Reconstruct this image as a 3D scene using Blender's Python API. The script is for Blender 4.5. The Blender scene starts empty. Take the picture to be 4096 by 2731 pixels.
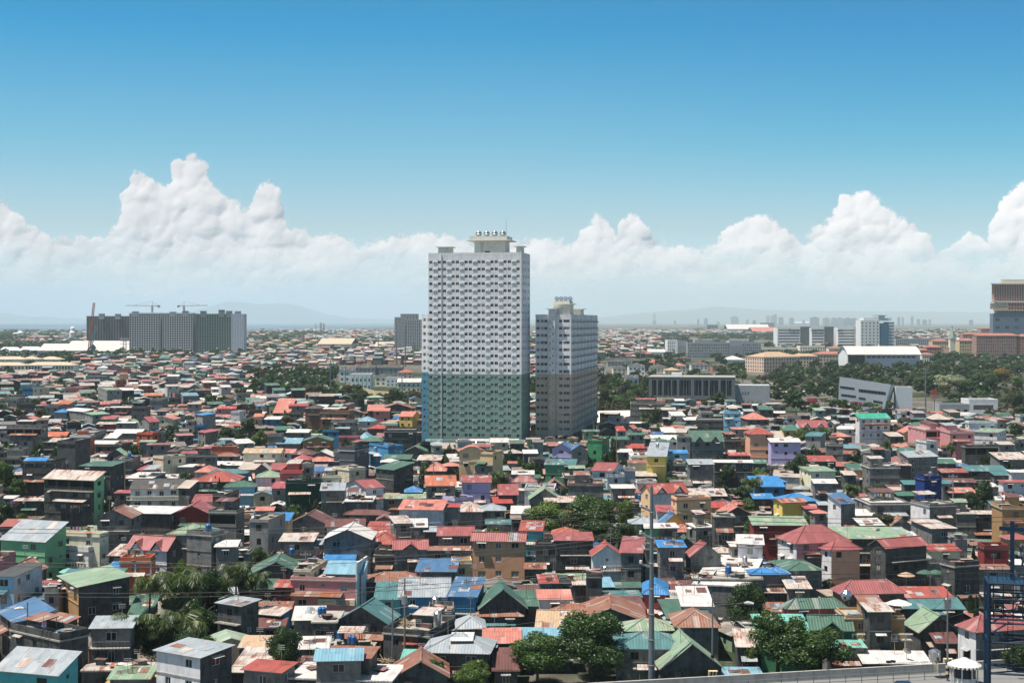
import bpy, bmesh, math, random
import numpy as np
from math import sin, cos, tan, radians, pi, atan2, sqrt
R = random.Random(11)
S = bpy.context.scene
COL = S.collection
# ---------------------------------------------------------------- camera
F = 5689.0; CX = 2048.0; HY = 1284.0; HC = 50.0      # focal length in photo pixels, image centre, horizon row, eye height (m)
cam = bpy.data.cameras.new('camera'); camo = bpy.data.objects.new('camera', cam); COL.objects.link(camo)
cam.lens = 50.0; cam.sensor_width = 36.0; cam.shift_y = -(1365.5 - HY) / 4096.0
cam.clip_start = 0.5; cam.clip_end = 200000
camo.location = (0, 0, HC); camo.rotation_euler = (radians(90), 0, 0)
S.camera = camo
# ---------------------------------------------------------------- sun
SUN_EL = radians(70); SUN_AZ = radians(254)          # azimuth measured clockwise from +Y: the sun stands behind the viewer's left shoulder
sl = bpy.data.lights.new('sun', 'SUN'); sl.energy = 5.0; sl.angle = radians(0.53); sl.color = (1.0, 0.93, 0.84)
so = bpy.data.objects.new('sun', sl); COL.objects.link(so)
SD = (sin(SUN_AZ) * cos(SUN_EL), cos(SUN_AZ) * cos(SUN_EL), sin(SUN_EL))
so.rotation_euler = (pi / 2 - SUN_EL, 0, -SUN_AZ + pi)
S.view_settings.view_transform = 'Standard'; S.view_settings.look = 'None'
S.view_settings.exposure = 0.5; S.view_settings.gamma = 1.0; S.view_settings.use_curve_mapping = False
S.cycles.use_denoising = True
S.cycles.max_bounces = 6; S.cycles.volume_bounces = 2; S.cycles.diffuse_bounces = 2; S.cycles.glossy_bounces = 2
S.cycles.sample_clamp_indirect = 4.0
# ---------------------------------------------------------------- node helper
class NT:
    def __init__(s, tree): s.t = tree; s.n = tree.nodes; s.l = tree.links
    def new(s, k, **kw):
        n = s.n.new(k)
        for a, b in kw.items(): setattr(n, a, b)
        return n
    def put(s, sock, v):
        if isinstance(v, bpy.types.NodeSocket): s.l.new(v, sock)
        elif isinstance(v, (int, float)) and hasattr(sock.default_value, '__len__'):
            sock.default_value = [v] * len(sock.default_value)
        elif v is not None:
            if hasattr(sock.default_value, '__len__') and len(sock.default_value) == 4 and len(v) == 3: v = (*v, 1)
            sock.default_value = v
    def m(s, op, a, b=0.0, c=0.0, clamp=False):
        n = s.new('ShaderNodeMath', operation=op, use_clamp=clamp)
        s.put(n.inputs[0], a); s.put(n.inputs[1], b); s.put(n.inputs[2], c); return n.outputs[0]
    def mix(s, f, a, b, blend='MIX'):
        n = s.new('ShaderNodeMix', data_type='RGBA', blend_type=blend)
        s.put(n.inputs[0], f); s.put(n.inputs[6], a); s.put(n.inputs[7], b); return n.outputs[2]
    def rng(s, v, a, b, c=0.0, d=1.0, smooth=True):
        n = s.new('ShaderNodeMapRange', interpolation_type='SMOOTHSTEP' if smooth else 'LINEAR')
        for k, x in enumerate((v, a, b, c, d)): s.put(n.inputs[k], x)
        return n.outputs[0]
    def noise(s, vec, scale, detail=3.0, rough=0.5, dim='3D'):
        n = s.new('ShaderNodeTexNoise', noise_dimensions=dim); s.put(n.inputs['Vector'], vec)
        n.inputs['Scale'].default_value = scale; n.inputs['Detail'].default_value = detail; n.inputs['Roughness'].default_value = rough
        return n.outputs[0]
    def xyz(s, x, y, z=0.0):
        n = s.new('ShaderNodeCombineXYZ'); s.put(n.inputs[0], x); s.put(n.inputs[1], y); s.put(n.inputs[2], z); return n.outputs[0]
    def sep(s, v):
        n = s.new('ShaderNodeSeparateXYZ'); s.put(n.inputs[0], v); return n.outputs
    def ramp(s, f, stops, interp='LINEAR'):
        n = s.new('ShaderNodeValToRGB'); s.put(n.inputs[0], f); e = n.color_ramp.elements; n.color_ramp.interpolation = interp
        while len(e) < len(stops): e.new(0.5)
        for q, (p, c) in zip(e, stops): q.position = p; q.color = (*c, 1) if len(c) == 3 else c
        return n.outputs[0]
def lin(r, g, b):
    f = lambda c: (c / 255 / 12.92) if c / 255 <= 0.04045 else ((c / 255 + 0.055) / 1.055) ** 2.4
    return (f(r), f(g), f(b))
# ---------------------------------------------------------------- world: Nishita sky with a bank of cumulus
W = bpy.data.worlds.new('World'); S.world = W; W.use_nodes = True
w = NT(W.node_tree); w.n.clear()
sky = w.new('ShaderNodeTexSky', sky_type='NISHITA'); sky.sun_disc = False
sky.sun_elevation = SUN_EL; sky.sun_rotation = SUN_AZ; sky.air_density = 1.0; sky.dust_density = 1.0; sky.ozone_density = 2.0
tc = w.new('ShaderNodeTexCoord').outputs['Generated']
gz = w.sep(tc)[2]
# grade of the clear sky by elevation: deep azure higher up, milky near the ground
grade = w.ramp(w.m('MULTIPLY', gz, 1.0, clamp=True), [(0.0, (1.35, 1.65, 2.6)), (0.03, (1.0, 1.25, 1.55)), (0.065, (0.80, 0.95, 1.04)), (0.12, (0.36, 0.82, 0.93)), (0.2, (0.0, 0.63, 0.88)), (0.3, (0.06, 0.48, 0.68)), (0.42, (0.47, 0.45, 0.42))])
side = w.m('MULTIPLY', w.rng(w.sep(tc)[0], -0.05, 0.36), w.rng(gz, 0.03, 0.2))
skyc = w.mix(1.0, w.mix(1.0, sky.outputs[0], 0.10, 'MULTIPLY'), w.mix(side, grade, w.mix(1.0, grade, (0.15, 0.86, 0.96), 'MULTIPLY')), 'MULTIPLY')
bgn = w.new('ShaderNodeBackground'); w.put(bgn.inputs[0], skyc); bgn.inputs[1].default_value = 1.0
wo = w.new('ShaderNodeOutputWorld'); w.l.new(bgn.outputs[0], wo.inputs[0])
W.cycles.sampling_method = 'MANUAL'; W.cycles.sample_map_resolution = 512

# ---------------------------------------------------------------- cumulus bank: real relief of billows far beyond the haze, lit by the sun
TOPS = [(0,490),(30,496),(50,514),(56,546),(90,548),(122,572),(142,572),(200,553),(245,560),(262,538),(280,505),(286,452),(298,418),(320,410),(350,424),(383,452),(392,436),(398,396),(412,381),(440,378),(470,400),(482,426),(520,450),(560,485),(576,488),(588,455),(600,434),(616,430),(636,446),(652,482),(655,520),(664,545),(700,545),(770,542),(795,560),(840,575),(870,560),(910,555),(960,546),(1000,552),(1040,561),(1080,572),(1150,552),(1200,555),(1232,549),(1280,564),(1322,572),(1330,535),(1345,519),(1370,508),(1395,524),(1414,546),(1424,508),(1450,493),(1475,500),(1490,542),(1520,560),(1560,558),(1578,577),(1620,571),(1658,545),(1668,528),(1715,508),(1760,510),(1810,530),(1828,552),(1850,545),(1890,520),(1918,492),(1926,465),(1965,448),(2010,465),(2060,510),(2090,530),(2112,536),(2140,565),(2156,592),(2198,576),(2215,550),(2240,562),(2272,568),(2286,480),(2300,460),(2352,444)]

def cells(x, y, seed):
    """distance to the nearest jittered cell point (2-D), numpy"""
    ix = np.floor(x).astype(np.int64); iy = np.floor(y).astype(np.int64); d = np.full(x.shape, 9.0)
    for a in (-1, 0, 1):
        for b in (-1, 0, 1):
            cx = ix + a; cy = iy + b
            h = (cx * 374761393 + cy * 668265263 + seed * 974711) & 0x7fffffff
            h = (h ^ (h >> 13)) * 1274126177 & 0x7fffffff
            jx = (h & 1023) / 1023.0; jy = ((h >> 10) & 1023) / 1023.0
            d = np.minimum(d, (cx + jx - x) ** 2 + (cy + jy - y) ** 2)
    return np.sqrt(d)
def vnoise(x, y, seed):
    ix = np.floor(x).astype(np.int64); iy = np.floor(y).astype(np.int64); fx = x - ix; fy = y - iy
    fx = fx * fx * (3 - 2 * fx); fy = fy * fy * (3 - 2 * fy)
    def g(a, b):
        h = ((ix + a) * 374761393 + (iy + b) * 668265263 + seed * 974711) & 0x7fffffff
        h = (h ^ (h >> 13)) * 1274126177 & 0x7fffffff
        return ((h >> 8) & 4095) / 4095.0
    return (g(0, 0) * (1 - fx) + g(1, 0) * fx) * (1 - fy) + (g(0, 1) * (1 - fx) + g(1, 1) * fx) * fy
def fbm(x, y, seed, o=4):
    return sum(vnoise(x * 2 ** k, y * 2 ** k, seed + k) * 0.5 ** k for k in range(o)) / (2 - 0.5 ** (o - 1))
def np_mesh(name, V, Q, mats, attr=None, smooth=False, parent=None):
    me = bpy.data.meshes.new(name); me.vertices.add(len(V)); me.vertices.foreach_set('co', np.asarray(V, np.float32).ravel())
    me.loops.add(len(Q) * 4); me.polygons.add(len(Q))
    me.polygons.foreach_set('loop_start', np.arange(len(Q), dtype=np.int32) * 4)
    me.loops.foreach_set('vertex_index', np.asarray(Q, np.int32).ravel())
    for n, kind, dom, arr in attr or ():
        a = me.attributes.new(n, kind, dom); a.data.foreach_set('value' if kind == 'FLOAT' else 'color', np.asarray(arr, np.float32).ravel())
    for m in mats: me.materials.append(m)
    me.update(calc_edges=True); 
    if smooth: me.polygons.foreach_set('use_smooth', [True] * len(Q))
    o = bpy.data.objects.new(name, me); COL.objects.link(o)
    if parent: o.parent = parent
    return o
def cloud_material():
    m = bpy.data.materials.new('cloud'); m.use_nodes = True; t = NT(m.node_tree); t.n.clear()
    d = t.new('ShaderNodeBsdfDiffuse'); d.inputs[0].default_value = (1.0, 0.97, 0.985, 1)
    tr = t.new('ShaderNodeBsdfTransparent'); at = t.new('ShaderNodeAttribute'); at.attribute_name = 'thickness'
    mx = t.new('ShaderNodeMixShader'); t.l.new(at.outputs['Fac'], mx.inputs[0]); t.l.new(tr.outputs[0], mx.inputs[1]); tl = t.new('ShaderNodeBsdfTranslucent'); tl.inputs[0].default_value = (1.0, 0.95, 0.97, 1); m2 = t.new('ShaderNodeMixShader'); m2.inputs[0].default_value = 0.5
    t.l.new(d.outputs[0], m2.inputs[1]); t.l.new(tl.outputs[0], m2.inputs[2]); t.l.new(m2.outputs[0], mx.inputs[2])
    o = t.new('ShaderNodeOutputMaterial'); t.l.new(mx.outputs[0], o.inputs[0]); return m
CM = cloud_material()
def cloud_layer(profile, dist, seed, step, x0, x1, ragged, base, strength, label):
    A = np.arange(x0, x1, step); E = np.arange(0.0, 0.125, step)
    a, e = np.meshgrid(A, E)
    k = 1.0 / 0.02
    wx = (fbm(a * k * 1.3, e * k * 1.3, seed, 5) - 0.5) * 0.012; wy = (fbm(a * k * 1.3 + 40, e * k * 1.3, seed + 9, 5) - 0.5) * 0.009
    aw = a + wx; ew = e + wy
    px = np.array([math.atan((x * 1.7415 - CX) / F) for x, y in profile]); py = np.array([(HY / 1.7415 - y) * 1.7415 / F for x, y in profile])
    top = np.interp(aw, px, py)
    B = sum((1 - np.minimum(cells(aw * f, ew * f, seed + 3 * q), 1.0) ** 2) * g for q, (f, g) in enumerate(((55, 1.0), (120, .5), (260, .2), (520, .05)))) / 1.75
    Bf = sum((1 - np.minimum(cells(a * f, e * f, seed + 50 + q), 1.0) ** 2) * g for q, (f, g) in enumerate(((150, .6), (330, .4))))
    t = top - ew + (B - 0.62) * ragged + (Bf - .6) * .006
    d = np.clip(t / 0.003, 0, 1) ** 1.3 * np.clip((ew - base[0] + (fbm(a * 22, e * 70, seed + 5) - .5) * 0.045) / (base[1] - base[0]), 0, 1) * strength
    def blur(q, k):
        for _ in range(3):
            for ax in (0, 1):
                c = np.cumsum(np.concatenate([np.repeat(q.take([0], ax), k + 1, ax), q, np.repeat(q.take([-1], ax), k, ax)], ax), ax)
                q = (c.take(range(2 * k + 1, c.shape[ax]), ax) - c.take(range(0, c.shape[ax] - 2 * k - 1), ax)) / (2 * k + 1)
        return q
    tb = blur(np.clip(t, -.004, .04), 5)
    rel = np.sqrt(np.clip(tb + .004, 0, .04) / .04) * 0.008 + blur(B, 1) * 0.0062 + fbm(a * 30, e * 30, seed + 2, 3) * 0.011
    r = dist * (1 - rel + e * .8)
    V = np.stack([np.sin(a) * r, np.cos(a) * r, HC + e * r], -1).reshape(-1, 3)
    n, m = a.shape
    i = np.arange(n * m).reshape(n, m); Q = np.stack([i[:-1, :-1], i[:-1, 1:], i[1:, 1:], i[1:, :-1]], -1).reshape(-1, 4)
    dd = d.ravel(); keep = dd[Q].max(1) > 0.01; Q = Q[keep]
    used = np.unique(Q); mp = np.zeros(n * m, np.int32); mp[used] = np.arange(len(used))
    o = np_mesh('clouds', V[used], mp[Q], [CM], [('thickness', 'FLOAT', 'POINT', dd[used])], True)
    o['kind'] = 'stuff'; o['label'] = label; return o
rr = random.Random(5)
cloud_layer([(-900, 520), (-500, 560), (-300, 500), (-100, 470)] + TOPS + [(2500, 430), (2700, 520), (2900, 560), (3300, 520)], 70000, 3, 0.00055, -.46, .46, 0.013, (0.018, 0.054), 1.0, 'tall white cumulus towers piled above the horizon')
cloud_layer([(-300 + 65 * k, rr.uniform(560, 625)) for k in range(50)], 63000, 31, 0.00065, -.46, .46, 0.018, (0.012, 0.045), 0.5, 'low hazy band of puffy cloud in front of the tall towers')
# ---------------------------------------------------------------- helpers
def gp(px, py, z=0.0):
    """point at height z on the sight line of photo pixel (px, py)"""
    Y = (HC - z) * F / (py - HY); return ((px - CX) / F * Y, Y)
def at(px, py, Y): return ((px - CX) / F * Y, Y, HC - (py - HY) / F * Y)
def proj(x, y, z): return (CX + x / y * F, HY + (HC - z) / y * F)
def tag(o, label=None, cat=None, group=None, kind=None):
    if label: o['label'] = label
    if cat: o['category'] = cat
    if group: o['group'] = group
    if kind: o['kind'] = kind
    return o
def empty(name, loc, rz=0.0, label=None, cat=None, group=None):
    o = bpy.data.objects.new(name, None); COL.objects.link(o); o.location = loc; o.rotation_euler = (0, 0, rz)
    o.empty_display_size = 0.5
    return tag(o, label, cat, group)
def inst(name, me, parent=None, loc=(0, 0, 0), rz=0.0, sc=None):
    o = bpy.data.objects.new(name, me); COL.objects.link(o); o.parent = parent; o.location = loc; o.rotation_euler = (0, 0, rz)
    if sc: o.scale = sc
    return o
class MB:
    def __init__(s): s.v = []; s.f = []; s.mi = []; s.uv = []; s.mats = []
    def mat(s, m):
        if m not in s.mats: s.mats.append(m)
        return s.mats.index(m)
    def poly(s, pts, m, uv=None):
        b = len(s.v); s.v.extend(pts); s.f.append(tuple(range(b, b + len(pts)))); s.mi.append(s.mat(m))
        if uv is None:
            p0 = pts[0]; e = [pts[1][k] - p0[k] for k in range(3)]; L = sqrt(sum(x * x for x in e)) or 1; e = [x / L for x in e]
            g = [pts[-1][k] - p0[k] for k in range(3)]; dt = sum(g[k] * e[k] for k in range(3)); g = [g[k] - dt * e[k] for k in range(3)]; L = sqrt(sum(x * x for x in g)) or 1; g = [x / L for x in g]
            uv = [(sum((p[k] - p0[k]) * e[k] for k in range(3)), sum((p[k] - p0[k]) * g[k] for k in range(3))) for p in pts]
        s.uv.extend(uv)
    def box(s, x0, x1, y0, y1, z0, z1, m, bottom=False, top=None):
        t = top or m
        s.poly([(x0, y0, z0), (x1, y0, z0), (x1, y0, z1), (x0, y0, z1)], m); s.poly([(x1, y0, z0), (x1, y1, z0), (x1, y1, z1), (x1, y0, z1)], m)
        s.poly([(x1, y1, z0), (x0, y1, z0), (x0, y1, z1), (x1, y1, z1)], m); s.poly([(x0, y1, z0), (x0, y0, z0), (x0, y0, z1), (x0, y1, z1)], m)
        s.poly([(x0, y0, z1), (x1, y0, z1), (x1, y1, z1), (x0, y1, z1)], t)
        if bottom: s.poly([(x0, y1, z0), (x1, y1, z0), (x1, y0, z0), (x0, y0, z0)], m)
    def plate(s, pts, th, m, edge=None):
        """sloping sheet: top polygon (counter-clockwise from above) and an underside th lower"""
        e = edge or m; n = len(pts); lo = [(x, y, z - th) for x, y, z in pts]
        s.poly(pts, m); s.poly(lo[::-1], e)
        for i in range(n):
            j = (i + 1) % n; s.poly([lo[i], lo[j], pts[j], pts[i]], e)
    def tube(s, a, b, r0, r1, m, n=6, caps=True):
        ax = [b[k] - a[k] for k in range(3)]; L = sqrt(sum(q * q for q in ax)) or 1; ax = [q / L for q in ax]
        up = (0, 0, 1) if abs(ax[2]) < 0.9 else (1, 0, 0)
        u = [ax[1] * up[2] - ax[2] * up[1], ax[2] * up[0] - ax[0] * up[2], ax[0] * up[1] - ax[1] * up[0]]; l = sqrt(sum(q * q for q in u)); u = [q / l for q in u]
        v = [ax[1] * u[2] - ax[2] * u[1], ax[2] * u[0] - ax[0] * u[2], ax[0] * u[1] - ax[1] * u[0]]
        ra = [tuple(a[k] + r0 * (cos(2 * pi * i / n) * u[k] + sin(2 * pi * i / n) * v[k]) for k in range(3)) for i in range(n)]
        rb = [tuple(b[k] + r1 * (cos(2 * pi * i / n) * u[k] + sin(2 * pi * i / n) * v[k]) for k in range(3)) for i in range(n)]
        for i in range(n):
            j = (i + 1) % n; s.poly([ra[i], ra[j], rb[j], rb[i]], m)
        if caps: s.poly(ra[::-1], m); s.poly(rb, m)
    def lathe(s, prof, m, n=12, c=(0, 0, 0)):
        for k in range(len(prof) - 1):
            (r0, z0), (r1, z1) = prof[k], prof[k + 1]
            for i in range(n):
                a, b = 2 * pi * i / n, 2 * pi * (i + 1) / n
                P = lambda r, t, z: (c[0] + r * cos(t), c[1] + r * sin(t), c[2] + z)
                if r0 < 1e-4: s.poly([P(0, 0, z0), P(r1, b, z1), P(r1, a, z1)][::-1], m)
                elif r1 < 1e-4: s.poly([P(r0, a, z0), P(r0, b, z0), P(0, 0, z1)], m)
                else: s.poly([P(r0, a, z0), P(r0, b, z0), P(r1, b, z1), P(r1, a, z1)], m)
    def wall(s, o, ud, w, h, ops, m, z0=0.0, depth=0.18, bands=None):
        """wall face from o along unit direction ud, width w, height h, with real openings ops = [(x, z, w, h)] and their reveals; bands = [(z_from, material)]"""
        nx, ny = ud[1], -ud[0]
        def P(x, z, dd=0.0): return (o[0] + ud[0] * x - nx * dd, o[1] + ud[1] * x - ny * dd, z0 + z)
        xs = sorted({0.0, w, *[q for a in ops for q in (a[0], a[0] + a[2])]}); zs = sorted({0.0, h, *[q for a in ops for q in (a[1], a[1] + a[3])], *[b[0] for b in bands or ()]})
        for i in range(len(xs) - 1):
            run = None
            for j in range(len(zs) - 1):
                cx, cz = (xs[i] + xs[i + 1]) / 2, (zs[j] + zs[j + 1]) / 2
                hole = any(a[0] < cx < a[0] + a[2] and a[1] < cz < a[1] + a[3] for a in ops)
                mm = m
                for b in bands or ():
                    if cz > b[0]: mm = b[1]
                if run and (hole or run[2] is not mm):
                    a0, a1 = run[0], run[1]; s.poly([P(xs[i], a0), P(xs[i + 1], a0), P(xs[i + 1], a1), P(xs[i], a1)], run[2], [(xs[i], a0), (xs[i + 1], a0), (xs[i + 1], a1), (xs[i], a1)]); run = None
                if not hole: run = [zs[j], zs[j + 1], mm] if run is None else [run[0], zs[j + 1], mm]
            if run: a0, a1 = run[0], run[1]; s.poly([P(xs[i], a0), P(xs[i + 1], a0), P(xs[i + 1], a1), P(xs[i], a1)], run[2], [(xs[i], a0), (xs[i + 1], a0), (xs[i + 1], a1), (xs[i], a1)])
        for x, z, a, b in ops:
            s.poly([P(x, z), P(x + a, z), P(x + a, z, depth), P(x, z, depth)], m); s.poly([P(x, z + b, depth), P(x + a, z + b, depth), P(x + a, z + b), P(x, z + b)], m)
            s.poly([P(x, z), P(x, z, depth), P(x, z + b, depth), P(x, z + b)], m); s.poly([P(x + a, z, depth), P(x + a, z), P(x + a, z + b), P(x + a, z + b, depth)], m)
    def build(s, name, parent=None, smooth=False):
        me = bpy.data.meshes.new(name); me.from_pydata(s.v, [], s.f)
        for m in s.mats: me.materials.append(m)
        me.polygons.foreach_set('material_index', s.mi)
        l = me.uv_layers.new(name='UVMap'); l.data.foreach_set('uv', [q for p in s.uv for q in p])
        if smooth: me.polygons.foreach_set('use_smooth', [True] * len(s.f))
        me.update(); o = bpy.data.objects.new(name, me); COL.objects.link(o)
        if parent: o.parent = parent
        return o
# ---------------------------------------------------------------- materials
def newmat(name):
    m = bpy.data.materials.new(name); m.use_nodes = True; t = NT(m.node_tree); p = m.node_tree.nodes['Principled BSDF']; return m, t, p
def plain(name, rgb, rough=0.7, metal=0.0, vary=0.0):
    m, t, p = newmat(name); p.inputs['Roughness'].default_value = rough; p.inputs['Metallic'].default_value = metal
    p.inputs['Specular IOR Level'].default_value = 0.3
    if vary:
        c = t.new('ShaderNodeTexCoord').outputs['Object']; nz = t.noise(c, 0.8, 4, 0.6)
        t.put(p.inputs['Base Color'], t.mix(t.m('MULTIPLY', nz, vary), rgb, tuple(q * 0.35 for q in rgb)))
    else: p.inputs['Base Color'].default_value = (*rgb, 1)
    return m
def wallmat(name, rgb, grime=0.4, block=False, lines=0.0, attr=None):
    m, t, p = newmat(name); p.inputs['Roughness'].default_value = 0.85; p.inputs['Specular IOR Level'].default_value = 0.2
    uv = t.new('ShaderNodeUVMap').outputs[0]; u, v, _ = t.sep(uv)
    rnd = t.new('ShaderNodeObjectInfo').outputs['Random']; off = t.m('MULTIPLY', rnd, 57.0)
    col = rgb
    if attr: a = t.new('ShaderNodeAttribute'); a.attribute_name = attr; col = a.outputs['Color']
    dark = t.mix(1.0, col, (0.20, 0.21, 0.21), 'MULTIPLY')
    pw = t.xyz(t.m('ADD', u, off), v, 0.0)
    st = t.noise(t.xyz(t.m('ADD', t.m('MULTIPLY', u, 1.2), off), t.m('MULTIPLY', v, 0.42), 0.0), 1.0, 6, 0.7)
    bl = t.noise(pw, 0.45, 4, 0.6)
    g = t.m('MULTIPLY', t.rng(t.m('ADD', t.m('MULTIPLY', st, 0.6), t.m('MULTIPLY', bl, 0.4)), 0.42, 0.68), grime)
    c = t.mix(g, col, dark)
    if block:
        br = t.new('ShaderNodeTexBrick'); t.put(br.inputs['Vector'], pw); br.inputs['Scale'].default_value = 1.0
        br.inputs['Brick Width'].default_value = 0.42; br.inputs['Row Height'].default_value = 0.21; br.inputs['Mortar Size'].default_value = 0.018
        for k, x in ((1, (1.12, 1.1, 1.08, 1)), (2, (0.72, 0.73, 0.74, 1)), (3, (1.25, 1.22, 1.16, 1))): br.inputs[k].default_value = x
        c = t.mix(0.75, c, br.outputs[0], 'MULTIPLY')
        fv = t.m('ABSOLUTE', t.m('SUBTRACT', t.m('FRACT', t.m('DIVIDE', t.m('ADD', v, t.m('MULTIPLY', rnd, 2.0)), 2.7)), .5)); fu = t.m('ABSOLUTE', t.m('SUBTRACT', t.m('FRACT', t.m('DIVIDE', t.m('ADD', u, off), 3.4)), .5))
        c = t.mix(t.rng(t.m('MAXIMUM', fv, fu), .455, .46, 0.0, .55), c, t.mix(t.m('MULTIPLY', bl, .8), tuple(min(.5, q * 1.35) for q in rgb), tuple(q * .4 for q in rgb)))
    if lines:
        fr = t.m('FRACT', t.m('DIVIDE', v, lines)); k = t.rng(t.m('ABSOLUTE', t.m('SUBTRACT', fr, 0.5)), 0.47, 0.5, 0.0, 0.45)
        c = t.mix(k, c, dark)
        fx = t.m('FRACT', t.m('DIVIDE', u, lines * 0.92)); k2 = t.rng(t.m('ABSOLUTE', t.m('SUBTRACT', fx, 0.5)), 0.485, 0.5, 0.0, 0.22); c = t.mix(k2, c, dark)
    t.put(p.inputs['Base Color'], c); return m
def roofmat(name, rgb, rust=0.15, attr=None, rough=0.5, metal=0.0, rib=0.0):
    m, t, p = newmat(name); p.inputs['Roughness'].default_value = rough; p.inputs['Specular IOR Level'].default_value = 0.35; p.inputs['Metallic'].default_value = metal
    uv = t.new('ShaderNodeUVMap').outputs[0]; u, v, _ = t.sep(uv)
    rnd = t.new('ShaderNodeObjectInfo').outputs['Random']; off = t.m('MULTIPLY', rnd, 91.0)
    col = rgb
    if attr: a = t.new('ShaderNodeAttribute'); a.attribute_name = attr; col = a.outputs['Color']
    us = t.m('ADD', u, off)
    wn = t.new('ShaderNodeTexWhiteNoise', noise_dimensions='2D'); t.put(wn.inputs['Vector'], t.xyz(t.m('FLOOR', t.m('DIVIDE', us, 0.85)), t.m('FLOOR', t.m('DIVIDE', v, 2.6)), 0.0)); sheet = wn.outputs[0]
    tint = t.m('MULTIPLY_ADD', sheet, 0.26, 0.86)
    c = t.mix(1.0, col, t.xyz(tint, tint, tint), 'MULTIPLY')
    stre = t.noise(t.xyz(t.m('MULTIPLY', us, 2.2), t.m('MULTIPLY', v, 0.35), 0.0), 1.0, 5, 0.65)
    blo = t.noise(t.xyz(us, v, 0.0), 0.28, 4, 0.6)
    mask = t.m('ADD', t.m('MULTIPLY', stre, 0.55), t.m('MULTIPLY', blo, 0.45))
    mask = t.m('ADD', mask, t.m('MULTIPLY', t.m('SUBTRACT', sheet, 0.5), 0.10 + 0.12 * rust))
    rk = t.rng(mask, 0.66 - 0.34 * rust, 0.76 - 0.24 * rust, 0.0, min(0.9, 0.35 + rust))
    c = t.mix(rk, c, lin(138, 84, 62))
    pale = t.rng(t.m('SUBTRACT', sheet, t.m('MULTIPLY', blo, 0.25)), 0.80 - 0.1 * rust, 0.82 - 0.1 * rust, 0.0, 0.28 + 0.4 * rust)
    c = t.mix(pale, c, lin(176, 170, 164))
    gr = t.noise(t.xyz(t.m('MULTIPLY', us, .9), t.m('MULTIPLY', v, .5), 5.0), 1.1, 6, .75)
    c = t.mix(t.rng(gr, .48, .72, 0.0, .5), c, t.mix(1.0, c, (.34, .33, .32), 'MULTIPLY'))
    t.put(p.inputs['Base Color'], c)
    w_ = t.m('SINE', t.m('MULTIPLY', u, 2 * pi / 0.42)); b = t.new('ShaderNodeBump'); b.inputs['Strength'].default_value = 0.55; b.inputs['Distance'].default_value = 0.035; t.put(b.inputs['Height'], w_)
    t.l.new(b.outputs[0], p.inputs['Normal']); return m
def scal(c, k):
    l = lin(*c); g = .3 * l[0] + .6 * l[1] + .1 * l[2]; return tuple(min(0.85, (x * .8 + g * .2) / k) for x in l)
RK, WK = 1.42, .98
ROOF = {k: (roofmat('roof_' + n, scal(c, RK), r), n) for k, (n, c, r) in dict(
    R=('red', (196, 86, 70), .3), P=('faded red', (184, 94, 92), .12), M=('maroon brown', (132, 84, 78), .12), B=('rusty brown', (176, 132, 110), .8), W=('white metal', (240, 234, 228), .3),
    G=('grey metal', (176, 188, 196), .3), T=('teal', (84, 142, 144), .25), N=('green', (80, 126, 106), .22), L=('pale green', (150, 184, 148), .4), U=('blue', (78, 130, 178), .15), O=('orange', (216, 116, 74), .25),
    C=('bare concrete', (190, 182, 168), .0), Y=('yellow', (215, 180, 90), .2), K=('dark grey', (98, 96, 92), .25), A=('aqua', (110, 208, 190), .0), S=('salmon', (228, 134, 112), .15), Q=('turquoise', (0, 190, 155), .0),
    V=('tan', (222, 184, 140), .35), X=('dark green', (52, 100, 84), .05), J=('bright blue', (40, 150, 225), .0), H=('light blue', (130, 190, 215), .08), Z=('rust patched white', (226, 214, 202), .55)).items()}
CONC = wallmat('concrete_slab', scal((196, 190, 178), RK), 0.55); ROOF['C'] = (CONC, 'bare concrete')
WALL = {k: (wallmat('wall_' + n, scal(c, WK * (.9 if k == 'g' else 1) if k in 'gd' else .8), g, b), n) for k, (n, c, g, b) in dict(
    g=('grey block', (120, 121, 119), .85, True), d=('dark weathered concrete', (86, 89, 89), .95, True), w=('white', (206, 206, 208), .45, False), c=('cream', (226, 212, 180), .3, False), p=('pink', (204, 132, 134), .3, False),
    n=('green', (72, 152, 106), .25, False), N=('very dark green', (8, 62, 54), .2, False), u=('blue', (36, 128, 176), .25, False), U=('deep blue', (14, 52, 120), .15, False), t=('teal', (52, 168, 172), .3, False), o=('orange', (200, 96, 48), .2, False),
    y=('yellow', (228, 188, 44), .1, False), b=('ochre brown', (164, 124, 74), .3, False), B=('brown', (112, 82, 70), .3, True), v=('lilac', (176, 164, 210), .15, False), r=('dark red', (134, 42, 44), .3, False), R=('salmon red', (224, 92, 80), .15, False),
    k=('tan', (216, 176, 124), .2, False), q=('peach orange', (226, 160, 122), .2, False), l=('light blue', (120, 186, 214), .3, False), L=('pale green', (160, 186, 140), .2, False), O=('burnt orange', (204, 92, 62), .2, False), m=('mauve', (150, 100, 116), .3, False),
    s=('slate grey', (74, 84, 94), .2, False), a=('tan orange', (204, 148, 110), .25, False), e=('mint green', (104, 176, 124), .25, False)).items()}
M_PANE, t_, p_ = newmat('window_pane'); p_.inputs['Roughness'].default_value = 0.12
rn_ = t_.new('ShaderNodeObjectInfo').outputs['Random']; cur = t_.ramp(rn_, [(0, (.02, .025, .03)), (0.4, (.05, .06, .065)), (0.55, (.2, .19, .18)), (0.72, (.03, .05, .06)), (0.82, (.36, .34, .32)), (0.94, (.14, .06, .05))], 'CONSTANT'); t_.put(p_.inputs['Base Color'], cur)
M_DARK = plain('dark_glass', (0.02, 0.027, 0.033), 0.2); M_VOID = plain('unlit_interior', (0.035, 0.035, 0.035), 0.9)
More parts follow.
